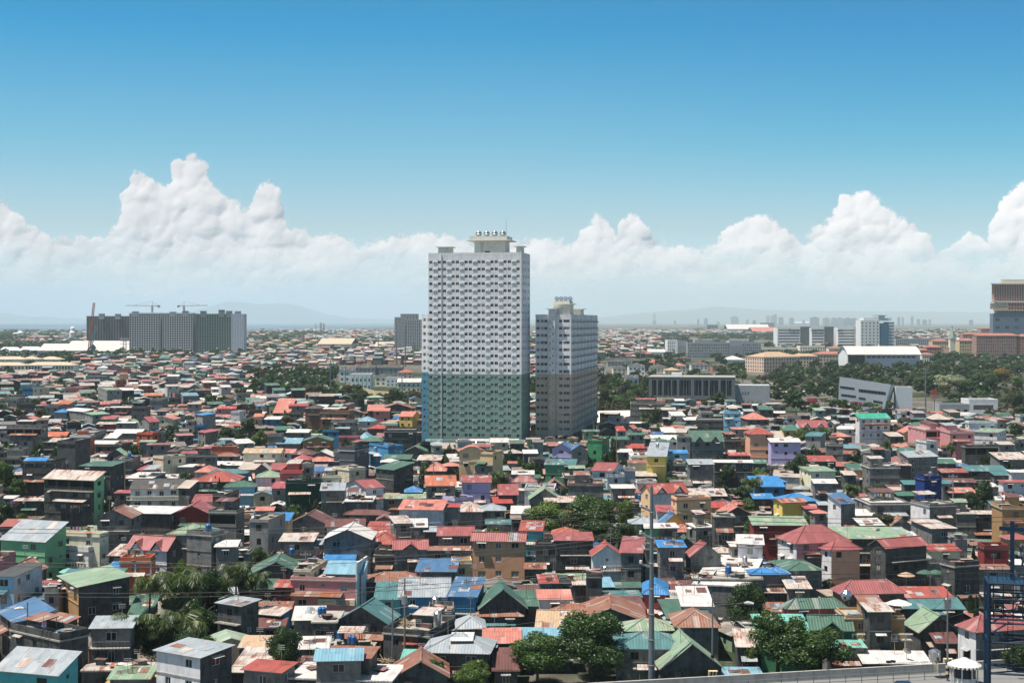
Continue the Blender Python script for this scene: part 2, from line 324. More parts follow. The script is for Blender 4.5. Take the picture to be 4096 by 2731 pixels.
M_WHITE = plain('white_frame', (0.62, 0.61, 0.60), 0.6); M_BFRAME = plain('brown_frame', (0.10, 0.075, 0.06), 0.6); M_STEEL = plain('galvanised_steel', (0.45, 0.46, 0.47), 0.35, 0.6, 0.4)
M_SHINY = plain('polished_steel_tank', (0.62, 0.63, 0.64), 0.22, 0.9); M_POLE = plain('grey_painted_steel', (0.20, 0.225, 0.245), 0.5, 0.2, 0.4); M_CAB = plain('black_cable', (0.02, 0.02, 0.022), 0.6)
M_WOOD = plain('weathered_timber', (0.33, 0.24, 0.16), 0.8, 0, 0.7); M_REBAR = plain('rusty_rebar', (0.16, 0.08, 0.05), 0.8); M_BLUEP = plain('blue_plastic', (0.02, 0.12, 0.32), 0.4)
# ---------------------------------------------------------------- windows (shared meshes)
WIN = {}
def win_mesh(w, h, style):
    key = (w, h, style)
    if key in WIN: return WIN[key]
    b = MB(); f = 0.07 if style != 'd' else 0.06; fm = {'w': M_WHITE, 'b': M_BFRAME, 'd': M_BFRAME, 's': M_STEEL}[style]
    b.poly([(-w / 2, .03, -h / 2), (w / 2, .03, -h / 2), (w / 2, .03, h / 2), (-w / 2, .03, h / 2)], M_PANE)
    for x0, x1, z0, z1 in ((-w / 2, w / 2, -h / 2, -h / 2 + f), (-w / 2, w / 2, h / 2 - f, h / 2), (-w / 2, -w / 2 + f, -h / 2 + f, h / 2 - f), (w / 2 - f, w / 2, -h / 2 + f, h / 2 - f), (-f / 2, f / 2, -h / 2 + f, h / 2 - f)):
        b.box(x0, x1, -0.03, 0.025, z0, z1, fm, True)
    o = b.build('window'); me = o.data; bpy.data.objects.remove(o); WIN[key] = me; return me
HOODM = {}
def hood_mesh(w, m):
    if (w, m.name) in HOODM: return HOODM[(w, m.name)]
    b = MB(); b.plate([(-w / 2 - .2, -.65, -.02), (w / 2 + .2, -.65, -.02), (w / 2 + .2, -.01, .2), (-w / 2 - .2, -.01, .2)], .06, m); o = b.build('window_hood'); me = o.data; bpy.data.objects.remove(o); HOODM[(w, m.name)] = me; return me
# ---------------------------------------------------------------- houses solved from what the photograph shows of them
REG = dict(A=(0, 1600), B=(1024, 1600), C=(2048, 1600), D=(3072, 1600), E=(0, 2048), F=(1024, 2048), G=(2048, 2048), H=(3072, 2048), Z=(0, 1200), Y=(1024, 900), X=(2300, 1100), V=(3072, 1100))
SC = 2.2961
HOUSES = []; FOOT = []
def solve(xl, xr, s, ye, ze, theta=None, ratio=1.15):
    """front face xl..xr, side face s px (signed), eave row ye at height ze -> near corner, rotation, width, depth"""
    Y0 = (HC - ze) * F / (ye - HY)
    if s == 0:
        th = theta if theta is not None else 0.0
        near = xr if th <= 0 else xl
    else:
        th = theta if theta is not None else max(radians(7), min(radians(62), math.atan(abs(s) / (ratio * (xr - xl)))))
        th = -abs(th) if s > 0 else abs(th); near = xr if s > 0 else xl
    X0 = (near - CX) / F * Y0; c, sn = cos(th), abs(sin(th))
    far = (xl if near == xr else xr); uf = (far - CX) / F
    if near == xr: w = (X0 - uf * Y0) / (c + uf * sn)
    else: w = (uf * Y0 - X0) / (c - uf * sn)
    d = None
    if s:
        us = ((near + s) - CX) / F
        d = (us * Y0 - X0) / (sn - us * c) if s > 0 else (X0 - us * Y0) / (sn + us * c)
        if not 2.5 < d < 45: d = 10.0
    return X0, Y0, th, w, d, near == xr
def house(reg, xl, xr, s, ye, yr, n, typ, rc, wc, opt='', sw=None, lm=None, name='house', label=None):
    ox, oy = REG[reg] if isinstance(reg, str) else reg
    xl, xr, ye, yr, s = ox + xl / SC, ox + xr / SC, oy + ye / SC, oy + yr / SC, s / SC
    rd = random.Random(int(xl * 7 + ye * 13)); ze = n * 2.7
    th0 = None if s else radians(rd.uniform(-5, 5))
    if s:      # the roof's apparent depth fixes how far the house is turned
        Y_ = (HC - ze) * F / (ye - HY); v_ = (yr - HY) / F; sl_ = {'g': .3, 'd': .5, 'h': .34, 's': .14}.get(typ, 0); de = (HC - ze - v_ * Y_) / (v_ * .95 + sl_) * (2 if typ in 'gdh' else 1)
        if typ in 'gdhsf' and de > 5: th0 = max(radians(6), min(radians(58), math.asin(min(.85, abs(s) / F * Y_ / min(de, 24))))); 
    X0, Y0, th, w, d, rnear = solve(xl, xr, s, ye, ze, th0)
    c = cos(th); vr = (yr - HY) / F
    slope = {'g': .3, 'd': .55, 'h': .36, 's': .14, 'f': 0, 'e': .35, 'a': .2}[typ]
    if d is None:
        if typ in 'gdh': hd = (HC - ze - vr * Y0) / (vr * c + slope); d = 2 * hd
        elif typ == 'e': d = w * 1.1
        elif typ == 'a': d = w * .9
        else: d = (HC - ze - vr * Y0) / (vr * c + slope)
        d = max(4.0, min(d, 20.0, max(w * 2.2, 6)))
    if typ in 'gd': rise = max(.12 * d / 2, min(.75 * d / 2, HC - ze - vr * (Y0 + c * d / 2)))
    elif typ == 'h': rise = max(.15 * d / 2, min(.7 * d / 2, HC - ze - vr * (Y0 + c * d / 2)))
    elif typ == 'e': rise = max(.12 * w / 2, min(.8 * w / 2, HC - ze - vr * (Y0 + abs(sin(th)) * w / 2)))
    elif typ == 's': rise = max(.03 * d, min(.4 * d, HC - ze - vr * (Y0 + c * d)))
    else: rise = 0
    # centre of the footprint from the near corner
    sx = -1 if rnear else 1
    ux, uy = cos(th), sin(th); vx, vy = -sin(th), cos(th)
    cx = X0 + sx * ux * w / 2 + vx * d / 2; cy = Y0 + sx * uy * w / 2 + vy * d / 2
    H = dict(x=cx, y=cy, th=th, w=w, d=d, ze=ze, rise=rise, typ=typ, rc=rc, wc=wc, sw=sw or wc, opt=opt, n=n, lm=lm, px=(xl + xr) / 2, py=ye, wpx=xr - xl, seed=int(xl * 7 + ye * 13), name=name, label=label, pw=(xl + min(s, 0), xr + max(s, 0)), yr=yr)
    HOUSES.append(H); FOOT.append((cx, cy, th, w, d, ze + rise)); return H
def inside_foot(x, y, pad=0.0):
    for fx, fy, th, w, d, h in FOOT:
        dx, dy = x - fx, y - fy
        if abs(dx) + abs(dy) > w + d + 2 * pad: continue
        a = dx * cos(th) + dy * sin(th); b = -dx * sin(th) + dy * cos(th)
        if abs(a) < w / 2 + pad and abs(b) < d / 2 + pad: return True
    return False
def roof_build(b, H, rm, um):
    w, d, ze, r, typ = H['w'], H['d'], H['ze'], H['rise'], H['typ']; o = .4; x0, x1, y0, y1 = -w / 2 - o, w / 2 + o, -d / 2 - o, d / 2 + o; th = .09; e = ze + .10
    if typ in 'gd':
        k = r / (d / 2) * o; zr = e + r
        b.plate([(x0, y0, e - k), (x1, y0, e - k), (x1, 0, zr), (x0, 0, zr)], th, rm, um); b.plate([(x1, y1, e - k), (x0, y1, e - k), (x0, 0, zr), (x1, 0, zr)], th, rm, um)
        b.box(x0, x1, -.14, .14, zr - .03, zr + .07, rm)
    elif typ == 'e':
        k = r / (w / 2) * o; zr = e + r
        b.plate([(x0, y1, e - k), (x0, y0, e - k), (0, y0, zr), (0, y1, zr)], th, rm, um); b.plate([(x1, y0, e - k), (x1, y1, e - k), (0, y1, zr), (0, y0, zr)], th, rm, um)
        b.box(-.14, .14, y0, y1, zr - .03, zr + .07, rm)
    elif typ == 'h':
        m_ = min(w, d) / 2; k = r / m_ * o; zr = e + r; z = e - k; a = (w / 2 - m_); c = (d / 2 - m_)
        A, B = (-a, -c, zr), (a, -c, zr) if w >= d else (0, c, zr)
        if w >= d:
            A, B = (-a - .01, 0, zr), (a + .01, 0, zr)
            b.plate([(x0, y0, z), (x1, y0, z), B, A], th, rm, um); b.plate([(x1, y1, z), (x0, y1, z), A, B], th, rm, um); b.plate([(x1, y0, z), (x1, y1, z), B], th, rm, um); b.plate([(x0, y1, z), (x0, y0, z), A], th, rm, um)
        else:
            A, B = (0, -c - .01, zr), (0, c + .01, zr)
            b.plate([(x0, y1, z), (x0, y0, z), A, B], th, rm, um); b.plate([(x1, y0, z), (x1, y1, z), B, A], th, rm, um); b.plate([(x0, y0, z), (x1, y0, z), A], th, rm, um); b.plate([(x1, y1, z), (x0, y1, z), B], th, rm, um)
        for P, Q in (((x0, y0, z), A), ((x1, y0, z), B if w >= d else A)): b.tube((P[0], P[1], P[2] + .03), (Q[0], Q[1], Q[2] + .05), .1, .1, rm, 4)
    elif typ == 's':
        k = r / d
        b.plate([(x0, y0, e - k * o), (x1, y0, e - k * o), (x1, y1, e + r + k * o), (x0, y1, e + r + k * o)], th, rm, um)
    elif typ == 'a':
        N = 8; rr_ = max(1.2, w * .22)
        pts = [(-w / 2 - o + (w + 2 * o) * i / N, e + rr_ * sin(pi * i / N)) for i in range(N + 1)]
        for i in range(N): b.plate([(pts[i][0], y0, pts[i][1]), (pts[i + 1][0], y0, pts[i + 1][1]), (pts[i + 1][0], y1, pts[i + 1][1]), (pts[i][0], y1, pts[i][1])], th, rm, um)
    else:
        b.box(-w / 2 - .18, w / 2 + .18, -d / 2 - .18, d / 2 + .18, ze - .02, ze + .2, rm, True)
M_EDGE = plain('roof_edge_board', (0.22, 0.2, 0.19), 0.7)
def cols_on(w, rd, big):
    n = max(1, int(w / rd.uniform(2.6, 3.4))); return [(i + .5) * w / n for i in range(n)]
def build_house(H):
    rd = random.Random(H['seed']); w, d, ze, r, typ, opt = H['w'], H['d'], H['ze'], H['rise'], H['typ'], H['opt']
    root = empty(H['name'], (H['x'], H['y'], 0), H['th'])
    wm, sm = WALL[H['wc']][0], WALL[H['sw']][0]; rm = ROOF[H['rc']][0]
    b = MB(); fl = 2.7; nf = int(H['n'] + .35); wins = []; style = rd.choice('wbbs' if H['wc'] in 'gdsB' else 'wwbb')
    budget = 18 if H['wpx'] > 110 else (7 if H['wpx'] > 60 else (4 if H['wpx'] > 36 else 2))
    def openings(W_, face, lim):
        ops = []; cs = cols_on(W_ - .4, rd, 0)
        for f in range(nf - 1, -1, -1):
            zt = ze - (nf - 1 - f) * fl - .45
            if 'o' in opt and f == nf - 1 and face == 0:      # open, unfinished or veranda storey
                k = max(1, int(W_ / 3.2)); g = W_ / k
                for i in range(k): ops.append((i * g + .25, zt - 1.75, g - .5, 1.85)); wins.append(None)
                continue
            for x in cs:
                if len([q for q in wins if q]) >= lim: break
                if rd.random() < .24: continue
                ww = rd.choice((.95, 1.15, 1.15, 1.5)); hh_ = rd.choice((1.05, 1.2)); 
                if rd.random() < .12: ww, hh_ = .6, .5
                if face == 0 and f == 0 and rd.random() < .3: ww, hh_ = .95, 2.0
                ww = min(ww, W_ - .8); x_ = max(.25, min(W_ - ww - .25, x + .2 - ww / 2)); z_ = zt - hh_ - rd.choice((0, .12))
                if z_ < .15 or ww < .4: continue
                ops.append((x_, z_, ww, hh_)); wins.append((face, x_, z_, ww, hh_))
        return ops
    hb = ze
    F0 = (-w / 2, -d / 2); 
    of = openings(w, 0, int(budget * .62)); b.wall(F0, (1, 0), w, hb, of, wm)
    osd = openings(d, 1, budget); 
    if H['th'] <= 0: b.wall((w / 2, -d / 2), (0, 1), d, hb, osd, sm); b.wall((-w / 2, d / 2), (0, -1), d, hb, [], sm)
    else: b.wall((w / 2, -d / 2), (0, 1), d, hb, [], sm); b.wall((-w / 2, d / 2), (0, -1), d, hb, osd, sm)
    b.wall((w / 2, d / 2), (-1, 0), w, hb, [], sm)
    if typ in 'gd':
        for x, q in ((w / 2, 1), (-w / 2, -1)): b.poly([(x, -d / 2 * q, hb), (x, d / 2 * q, hb), (x, 0, hb + r)], sm)
    elif typ == 'e': b.poly([(-w / 2, -d / 2, hb), (w / 2, -d / 2, hb), (0, -d / 2, hb + r)], wm); b.poly([(w / 2, d / 2, hb), (-w / 2, d / 2, hb), (0, d / 2, hb + r)], sm)
    elif typ == 's':
        b.poly([(w / 2, -d / 2, hb), (w / 2, d / 2, hb), (w / 2, d / 2, hb + r)], sm); b.poly([(-w / 2, d / 2, hb), (-w / 2, -d / 2, hb), (-w / 2, d / 2, hb + r)], sm); b.poly([(w / 2, d / 2, hb), (-w / 2, d / 2, hb), (-w / 2, d / 2, hb + r), (w / 2, d / 2, hb + r)], sm)
    elif typ == 'a':
        N = 8; rr_ = max(1.2, w * .22); b.poly([(-w / 2, -d / 2, hb)] + [(w / 2, -d / 2, hb)] + [(w / 2 - w * i / N, -d / 2, hb + rr_ * sin(pi * i / N)) for i in range(1, N)], wm)
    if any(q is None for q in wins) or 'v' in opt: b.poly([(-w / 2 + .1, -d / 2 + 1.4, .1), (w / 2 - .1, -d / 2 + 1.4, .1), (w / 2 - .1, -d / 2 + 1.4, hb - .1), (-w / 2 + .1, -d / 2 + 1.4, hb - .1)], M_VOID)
    # storey ledges, downpipe stains and floor beams give the wall its relief
    if H['wpx'] > 45:
        for f in range(1, nf):
            z = ze - f * fl
            if z > .6 and rd.random() < .7: b.box(-w / 2 - .06, w / 2 + .06, -d / 2 - .09, -d / 2 - .003, z - .12, z + .04, wm if rd.random() < .6 else CONC, True)
    b.build('wall', root)
    for q in wins:
        if not q: continue
        face, x, z, ww, hh_ = q; me = win_mesh(ww, hh_, style)
        if face == 0: loc, rz = (-w / 2 + x + ww / 2, -d / 2 + .10, z + hh_ / 2), 0
        elif H['th'] <= 0: loc, rz = (w / 2 - .10, -d / 2 + x + ww / 2, z + hh_ / 2), pi / 2
        else: loc, rz = (-w / 2 + .10, d / 2 - x - ww / 2, z + hh_ / 2), -pi / 2
        wo_ = inst('window' if hh_ < 1.8 else 'door', me, root, loc, rz)
        if hh_ < 1.8 and ww > .8 and H['wpx'] > 60 and rd.random() < (.8 if 'a' in opt else .22):
            hm = rd.choice((CONC, ROOF['G'][0], ROOF['W'][0])); oo = .11
            inst('window_hood', hood_mesh(ww, hm), wo_, (0, -oo, hh_ / 2 + .05))
    gbl = []; rb = MB(); roof_build(rb, H, rm, M_EDGE)
    if typ == 'd':
        e = ze + .1; k = r / (d / 2); nd = 2 if w > 6 else 1
        for i in range(nd):
            xc = (-w / 4 + i * w / 2) if nd == 2 else 0; dw = min(1.5, w / (nd * 3.2)); hz = min(r * .8, dw * 1.15); yb = -d / 2 + (hz) / k
            y0 = -d / 2 - .42; z0 = e - .42 * k
            rb.plate([(xc - dw, y0, z0), (xc, y0 - .1, z0 + hz + .1), (xc, yb, e + hz + .06)], .06, rm, M_EDGE); rb.plate([(xc, y0 - .1, z0 + hz + .1), (xc + dw, y0, z0), (xc, yb, e + hz + .06)], .06, rm, M_EDGE)
            b2 = MB(); b2.poly([(xc - dw * .8, y0 + .18, z0 - .12), (xc + dw * .8, y0 + .18, z0 - .12), (xc, y0 + .18, z0 + hz * .8)], wm); gbl.append(b2)
    ro = rb.build('roof', root)
    for b2 in gbl: b2.build('dormer_gable', ro)
    if typ == 'f' and 'x' not in opt:
        pb = MB(); h_ = rd.uniform(.35, .95); z0, z1 = ze + .2, ze + .2 + h_; pm = wm
        for a in ((-w / 2, w / 2, -d / 2 - .02, -d / 2 + .13), (-w / 2, w / 2, d / 2 - .13, d / 2 + .02), (-w / 2, -w / 2 + .15, -d / 2 + .13, d / 2 - .13), (w / 2 - .15, w / 2, -d / 2 + .13, d / 2 - .13)): pb.box(*a, z0, z1, pm, True)
        pb.build('parapet', root)
    if typ == 'f' and H['wc'] in 'gd' and rd.random() < .55 and H['wpx'] > 40:
        q = MB()
        for x in (-w / 2 + .15, 0, w / 2 - .15):
            for y in (-d / 2 + .15, d / 2 - .15): q.tube((x, y, ze + .2), (x + rd.uniform(-.06, .06), y, ze + rd.uniform(1.2, 1.9)), .05, .04, M_REBAR, 4)
        q.build('rebar', ro)
    # additions people have built on: patched sheets, lean-to, roof shack, balcony
    q = random.Random(H['seed'] + 3)
    if H['wpx'] > 42:
        if typ in 'gs' and q.random() < (.2 if H['rc'] in 'PNUQJT' else .7):
            b = MB(); hd = d / 2 if typ == 'g' else d; k = r / hd
            for _ in range(q.randint(2, 6)):
                x, t0 = q.uniform(-w / 2, w / 2 - 1.2), q.uniform(-.2, hd - 1.6); ww, L = q.uniform(.8, 1.9), q.uniform(1.2, 2.6); L = min(L, hd - t0); y0 = -d / 2 + t0; z0 = ze + .1 + k * t0 + .035; a = q.uniform(-.08, .08)
                b.plate([(x, y0, z0), (x + ww, y0 + a, z0 + k * a), (x + ww, y0 + L + a, z0 + k * (L + a)), (x, y0 + L, z0 + k * L)], .03, ROOF[q.choice(H['rc'] * 3 + 'ZBGM')][0])
            b.build('loose_sheets', ro)['kind'] = 'stuff'
        if q.random() < .5:
            b = MB(); ww = q.uniform(.35, .9) * w; x = q.uniform(-w / 2, w / 2 - ww); z = max(2.1, min(ze - 2.0, ze - q.choice((2.2, 2.6, 5)))); p = q.uniform(1, 2.2)
            if z < ze - 1: b.plate([(x, -d / 2 - p, z), (x + ww, -d / 2 - p, z + q.uniform(-.1, .1)), (x + ww, -d / 2 - .005, z + .45), (x, -d / 2 - .005, z + .45)], .05, ROOF[q.choice('ZBGMNZBT')][0]); [b.tube((x + u * ww, -d / 2 - p + .1, z - 2), (x + u * ww, -d / 2 - p + .1, z), .05, .05, M_WOOD, 4) for u in (.05, .95)]; b.build('lean_to', root)
        if typ == 'f' and q.random() < .75 and min(w, d) > 4:
            b = MB(); a, c_ = q.uniform(.3, .55) * w, q.uniform(.3, .6) * d; x, y = q.uniform(-w / 2 + .4, w / 2 - a - .4), q.uniform(-d / 4, d / 2 - c_ - .4); h_ = q.uniform(1.6, 2.4)
            if q.random() < .5: b.box(x, x + a, y, y + c_, ze + .2, ze + .2 + h_, sm)
            else: [b.tube((x + u * a, y + v * c_, ze + .2), (x + u * a, y + v * c_, ze + .25 + h_), .06, .06, M_WOOD, 4) for u in (.04, .96) for v in (.04, .96)]
            b.plate([(x - .4, y - .5, ze + .25 + h_), (x + a + .4, y - .5, ze + .3 + h_), (x + a + .4, y + c_ + .3, ze + .7 + h_), (x - .4, y + c_ + .3, ze + .65 + h_)], .06, ROOF[q.choice('ZBGWMPZL')][0]); b.build('roof_shack', ro)
        if nf >= 2 and q.random() < .4 and typ != 'f':
            b = MB(); z = ze - 2.65; x0, x1 = -w / 2 + q.uniform(0, .3) * w, w / 2; b.box(x0, x1, -d / 2 - 1.0, -d / 2 - .005, z - .14, z, CONC, True)
            for i in range(int((x1 - x0) / .5) + 1): b.tube((x0 + i * .5, -d / 2 - .95, z), (x0 + i * .5, -d / 2 - .95, z + .9), .03, .03, M_BFRAME, 4, False)
            b.box(x0, x1, -d / 2 - 1.0, -d / 2 - .9, z + .88, z + .96, wm, True); b.build('balcony', root)
        if q.random() < .5:
            b = MB(); x, y = q.uniform(-w / 3, w / 3), q.uniform(-d / 4, d / 4); hh_ = ze + r + q.uniform(1.5, 3.2); b.tube((x, y, ze), (x, y, hh_), .04, .03, M_STEEL, 4); [b.tube((x - .5, y, hh_ - u), (x + .5, y, hh_ - u), .02, .02, M_STEEL, 3) for u in (.1, .35, .6)]; b.build('aerial', ro)
    H['root'] = root; return root
# ---------------------------------------------------------------- ground, water, hills, haze
def ground_mat():
    m, t, p = newmat('ground'); p.inputs['Roughness'].default_value = 0.95; p.inputs['Specular IOR Level'].default_value = 0.1
    c = t.new('ShaderNodeTexCoord').outputs['Object']
    n1 = t.noise(c, 0.0035, 5, 0.6); n2 = t.noise(c, 0.06, 5, 0.65); n3 = t.noise(c, 0.9, 3, 0.6)
    soil = t.ramp(n2, [(0.3, (.075, .065, .055)), (0.5, (.15, .135, .115)), (0.7, (.24, .22, .19))])
    green = t.ramp(n2, [(0.3, (.012, .028, .012)), (0.55, (.035, .058, .02)), (0.75, (.14, .115, .06))])
    col = t.mix(t.rng(n1, 0.46, 0.56), soil, green)
    t.put(p.inputs['Base Color'], t.mix(t.m('MULTIPLY', n3, 0.35), col, (.05, .045, .04))); return m
g = MB(); GM = ground_mat()
g.poly([(-70000, -1500, 0), (70000, -1500, 0), (70000, 75000, 0), (-70000, 75000, 0)], GM); go = g.build('ground'); tag(go, 'city ground of dirt, concrete and scrub', kind='structure')
wm_, t, p = newmat('bay_water'); p.inputs['Roughness'].default_value = 0.8; p.inputs['Specular IOR Level'].default_value = 0.12
c = t.new('ShaderNodeTexCoord').outputs['Object']; x_, y_, z_ = t.sep(c)
bands = t.noise(t.xyz(t.m('MULTIPLY', x_, 0.00022), t.m('MULTIPLY', y_, 0.0011), 0), 1.0, 6, 0.7); pens = t.noise(t.xyz(t.m('MULTIPLY', x_, 0.0007), t.m('MULTIPLY', y_, 0.004), 3), 1.0, 3, 0.6)
t.put(p.inputs['Base Color'], t.mix(t.rng(t.m('MULTIPLY', bands, t.m('ADD', pens, .5)), .42, .56), (.15, .23, .30), (.03, .07, .10)))
b = MB(); pts = []
for px, py in ((-1700, 1325), (-500, 1326), (340, 1325), (700, 1324), (1020, 1322), (1300, 1319), (1560, 1313), (1900, 1303), (2200, 1296), (2400, 1291.5)): x, y = gp(px, py); pts.append((x, y, .8))
b.poly(pts + [(3000, 49000, .8), (-60000, 49000, .8)], wm_); tag(b.build('water'), 'calm pale bay with rows of fish pens', kind='structure')
HM = plain('hill_forest', (0.05, 0.075, 0.06), 0.95)
def hills(name, prof, dist, label):
    xs = []
    for (x0, y0), (x1, y1) in zip(prof, prof[1:]):
        k = max(2, int((x1 - x0) / 30))
        xs += [(x0 + (x1 - x0) * i / k, y0 + (y1 - y0) * i / k) for i in range(k)]
    xs.append(prof[-1]); V = []; Q = []
    rows = [(-4500, 0.0), (-3000, .35), (-1300, .72), (0, 1.0), (2500, .5), (5000, 0.0)]
    for i, (px, py) in enumerate(xs):
        h = max(4, (HY - py) / F * dist + HC)
        for dy, k in rows:
            Y = dist + dy; V.append(((px - CX) / F * dist * (1 + dy / dist * .5), Y + R.uniform(-200, 200), (h * k + (R.uniform(-.03, .03) * h if 0 < k < 1 else R.uniform(-4, 4) * (k == 1))) - (2 if k == 0 else 0)))
    n = len(rows)
    for i in range(len(xs) - 1):
        for j in range(n - 1): Q.append((i * n + j, (i + 1) * n + j, (i + 1) * n + j + 1, i * n + j + 1))
    o = np_mesh(name, V, Q, [HM], None, True); tag(o, label, kind='structure')
hills('mountain', [(560, 1283), (640, 1273), (758, 1249), (830, 1228), (906, 1206), (960, 1207), (1028, 1217), (1100, 1213), (1158, 1214), (1219, 1229), (1306, 1257), (1345, 1262), (1393, 1272), (1560, 1276), (1800, 1283)], 42000, 'faint blue mountain across the bay')
hills('mountain', [(-1500, 1280), (-700, 1262), (-200, 1270), (0, 1256), (30, 1251), (75, 1262), (130, 1268), (190, 1265), (240, 1273), (300, 1271), (380, 1282)], 42500, 'low faint ridge across the water')
hills('hills', [(2000, 1282), (2250, 1278), (2396, 1270), (2588, 1249), (2745, 1240), (2875, 1224), (2930, 1230), (3006, 1236), (3180, 1243), (3529, 1244), (3850, 1248), (4096, 1249), (5200, 1262), (6000, 1280)], 40000, 'long low hills behind the city')
def haze_box():
    b = MB(); b.box(-45000, 45000, -1200, 50000, -1, 660, M_CAB, True); o = b.build('haze'); m = bpy.data.materials.new('haze'); m.use_nodes = True; t = NT(m.node_tree); t.n.clear()
    v = t.new('ShaderNodeVolumePrincipled'); v.inputs['Color'].default_value = (.78, .93, 1, 1); v.inputs['Density'].default_value = HAZE; v.inputs['Anisotropy'].default_value = -0.15
    q = t.new('ShaderNodeOutputMaterial'); t.l.new(v.outputs[0], q.inputs['Volume']); o.data.materials.clear(); o.data.materials.append(m); tag(o, 'pale blue haze lying over the whole city', kind='stuff')
HAZE = 5.1e-5
haze_box()
# ---------------------------------------------------------------- high-rises
def facade_windows(root, mb, o, ud, w, h, rows, colsx, ww, wh, mat, bands=None, name='window', style='w', z0=0.0, each=True, depth=.25, cap=100, extra=None):
    """real openings on one face plus a window object in each; beyond cap the rest joins one mesh"""
    ops = [(x - ww / 2, z - wh / 2 - z0, ww, wh) for z in rows for x in colsx]
    mb.wall(o, ud, w, h, ops, mat, z0, depth, bands)
    nx, ny = ud[1], -ud[0]; rz = atan2(ud[1], ud[0]); me = win_mesh(ww, wh, style); k = 0; rest = MB()
    for z in rows:
        for x in colsx:
            c = (o[0] + ud[0] * x - nx * depth * .7, o[1] + ud[1] * x - ny * depth * .7, z)
            if each and k < cap: inst(name, me, root, c, rz)
            else:
                e = (ud[0] * ww / 2, ud[1] * ww / 2); f_ = .06; pm = M_DARK if R.random() < .55 else WALL['g'][0]
                rest.poly([(c[0] - e[0], c[1] - e[1], z - wh / 2), (c[0] + e[0], c[1] + e[1], z - wh / 2), (c[0] + e[0], c[1] + e[1], z + wh / 2), (c[0] - e[0], c[1] - e[1], z + wh / 2)], pm)
                for q in (-1, 0, 1): rest.tube((c[0] + e[0] * q * .95 + nx * .04, c[1] + e[1] * q * .95 + ny * .04, z - wh / 2), (c[0] + e[0] * q * .95 + nx * .04, c[1] + e[1] * q * .95 + ny * .04, z + wh / 2), .05, .05, {'w': M_WHITE, 'b': M_BFRAME, 'd': M_BFRAME, 's': M_STEEL}[style], 4, False)
            k += 1
    if rest.f: tag(rest.build('window_rows', root), kind='stuff')
M_TWC = wallmat('tower_cream', scal((246, 230, 206), .74), .35, lines=2.8); M_TWG = wallmat('tower_sage_green', scal((108, 138, 128), .76), .2, lines=2.8); M_TWB = wallmat('tower_sky_blue', scal((76, 144, 176), .95), .2, lines=2.8)
M_TWY = wallmat('penthouse_cream', scal((232, 224, 206), .86), .3); M_TWK = wallmat('tower_taupe', scal((184, 164, 146), .74), .3, lines=2.83)
def ledge_mesh(w):
    b = MB(); b.box(-w / 2, w / 2, -.24, 0, -.09, .0, M_TWY, True); b.box(-.42, .42, -.22, -.03, .02, .34, M_TWY, True); o = b.build('aircon_ledge'); me = o.data; bpy.data.objects.remove(o); return me
LEDGE = ledge_mesh(1.75)
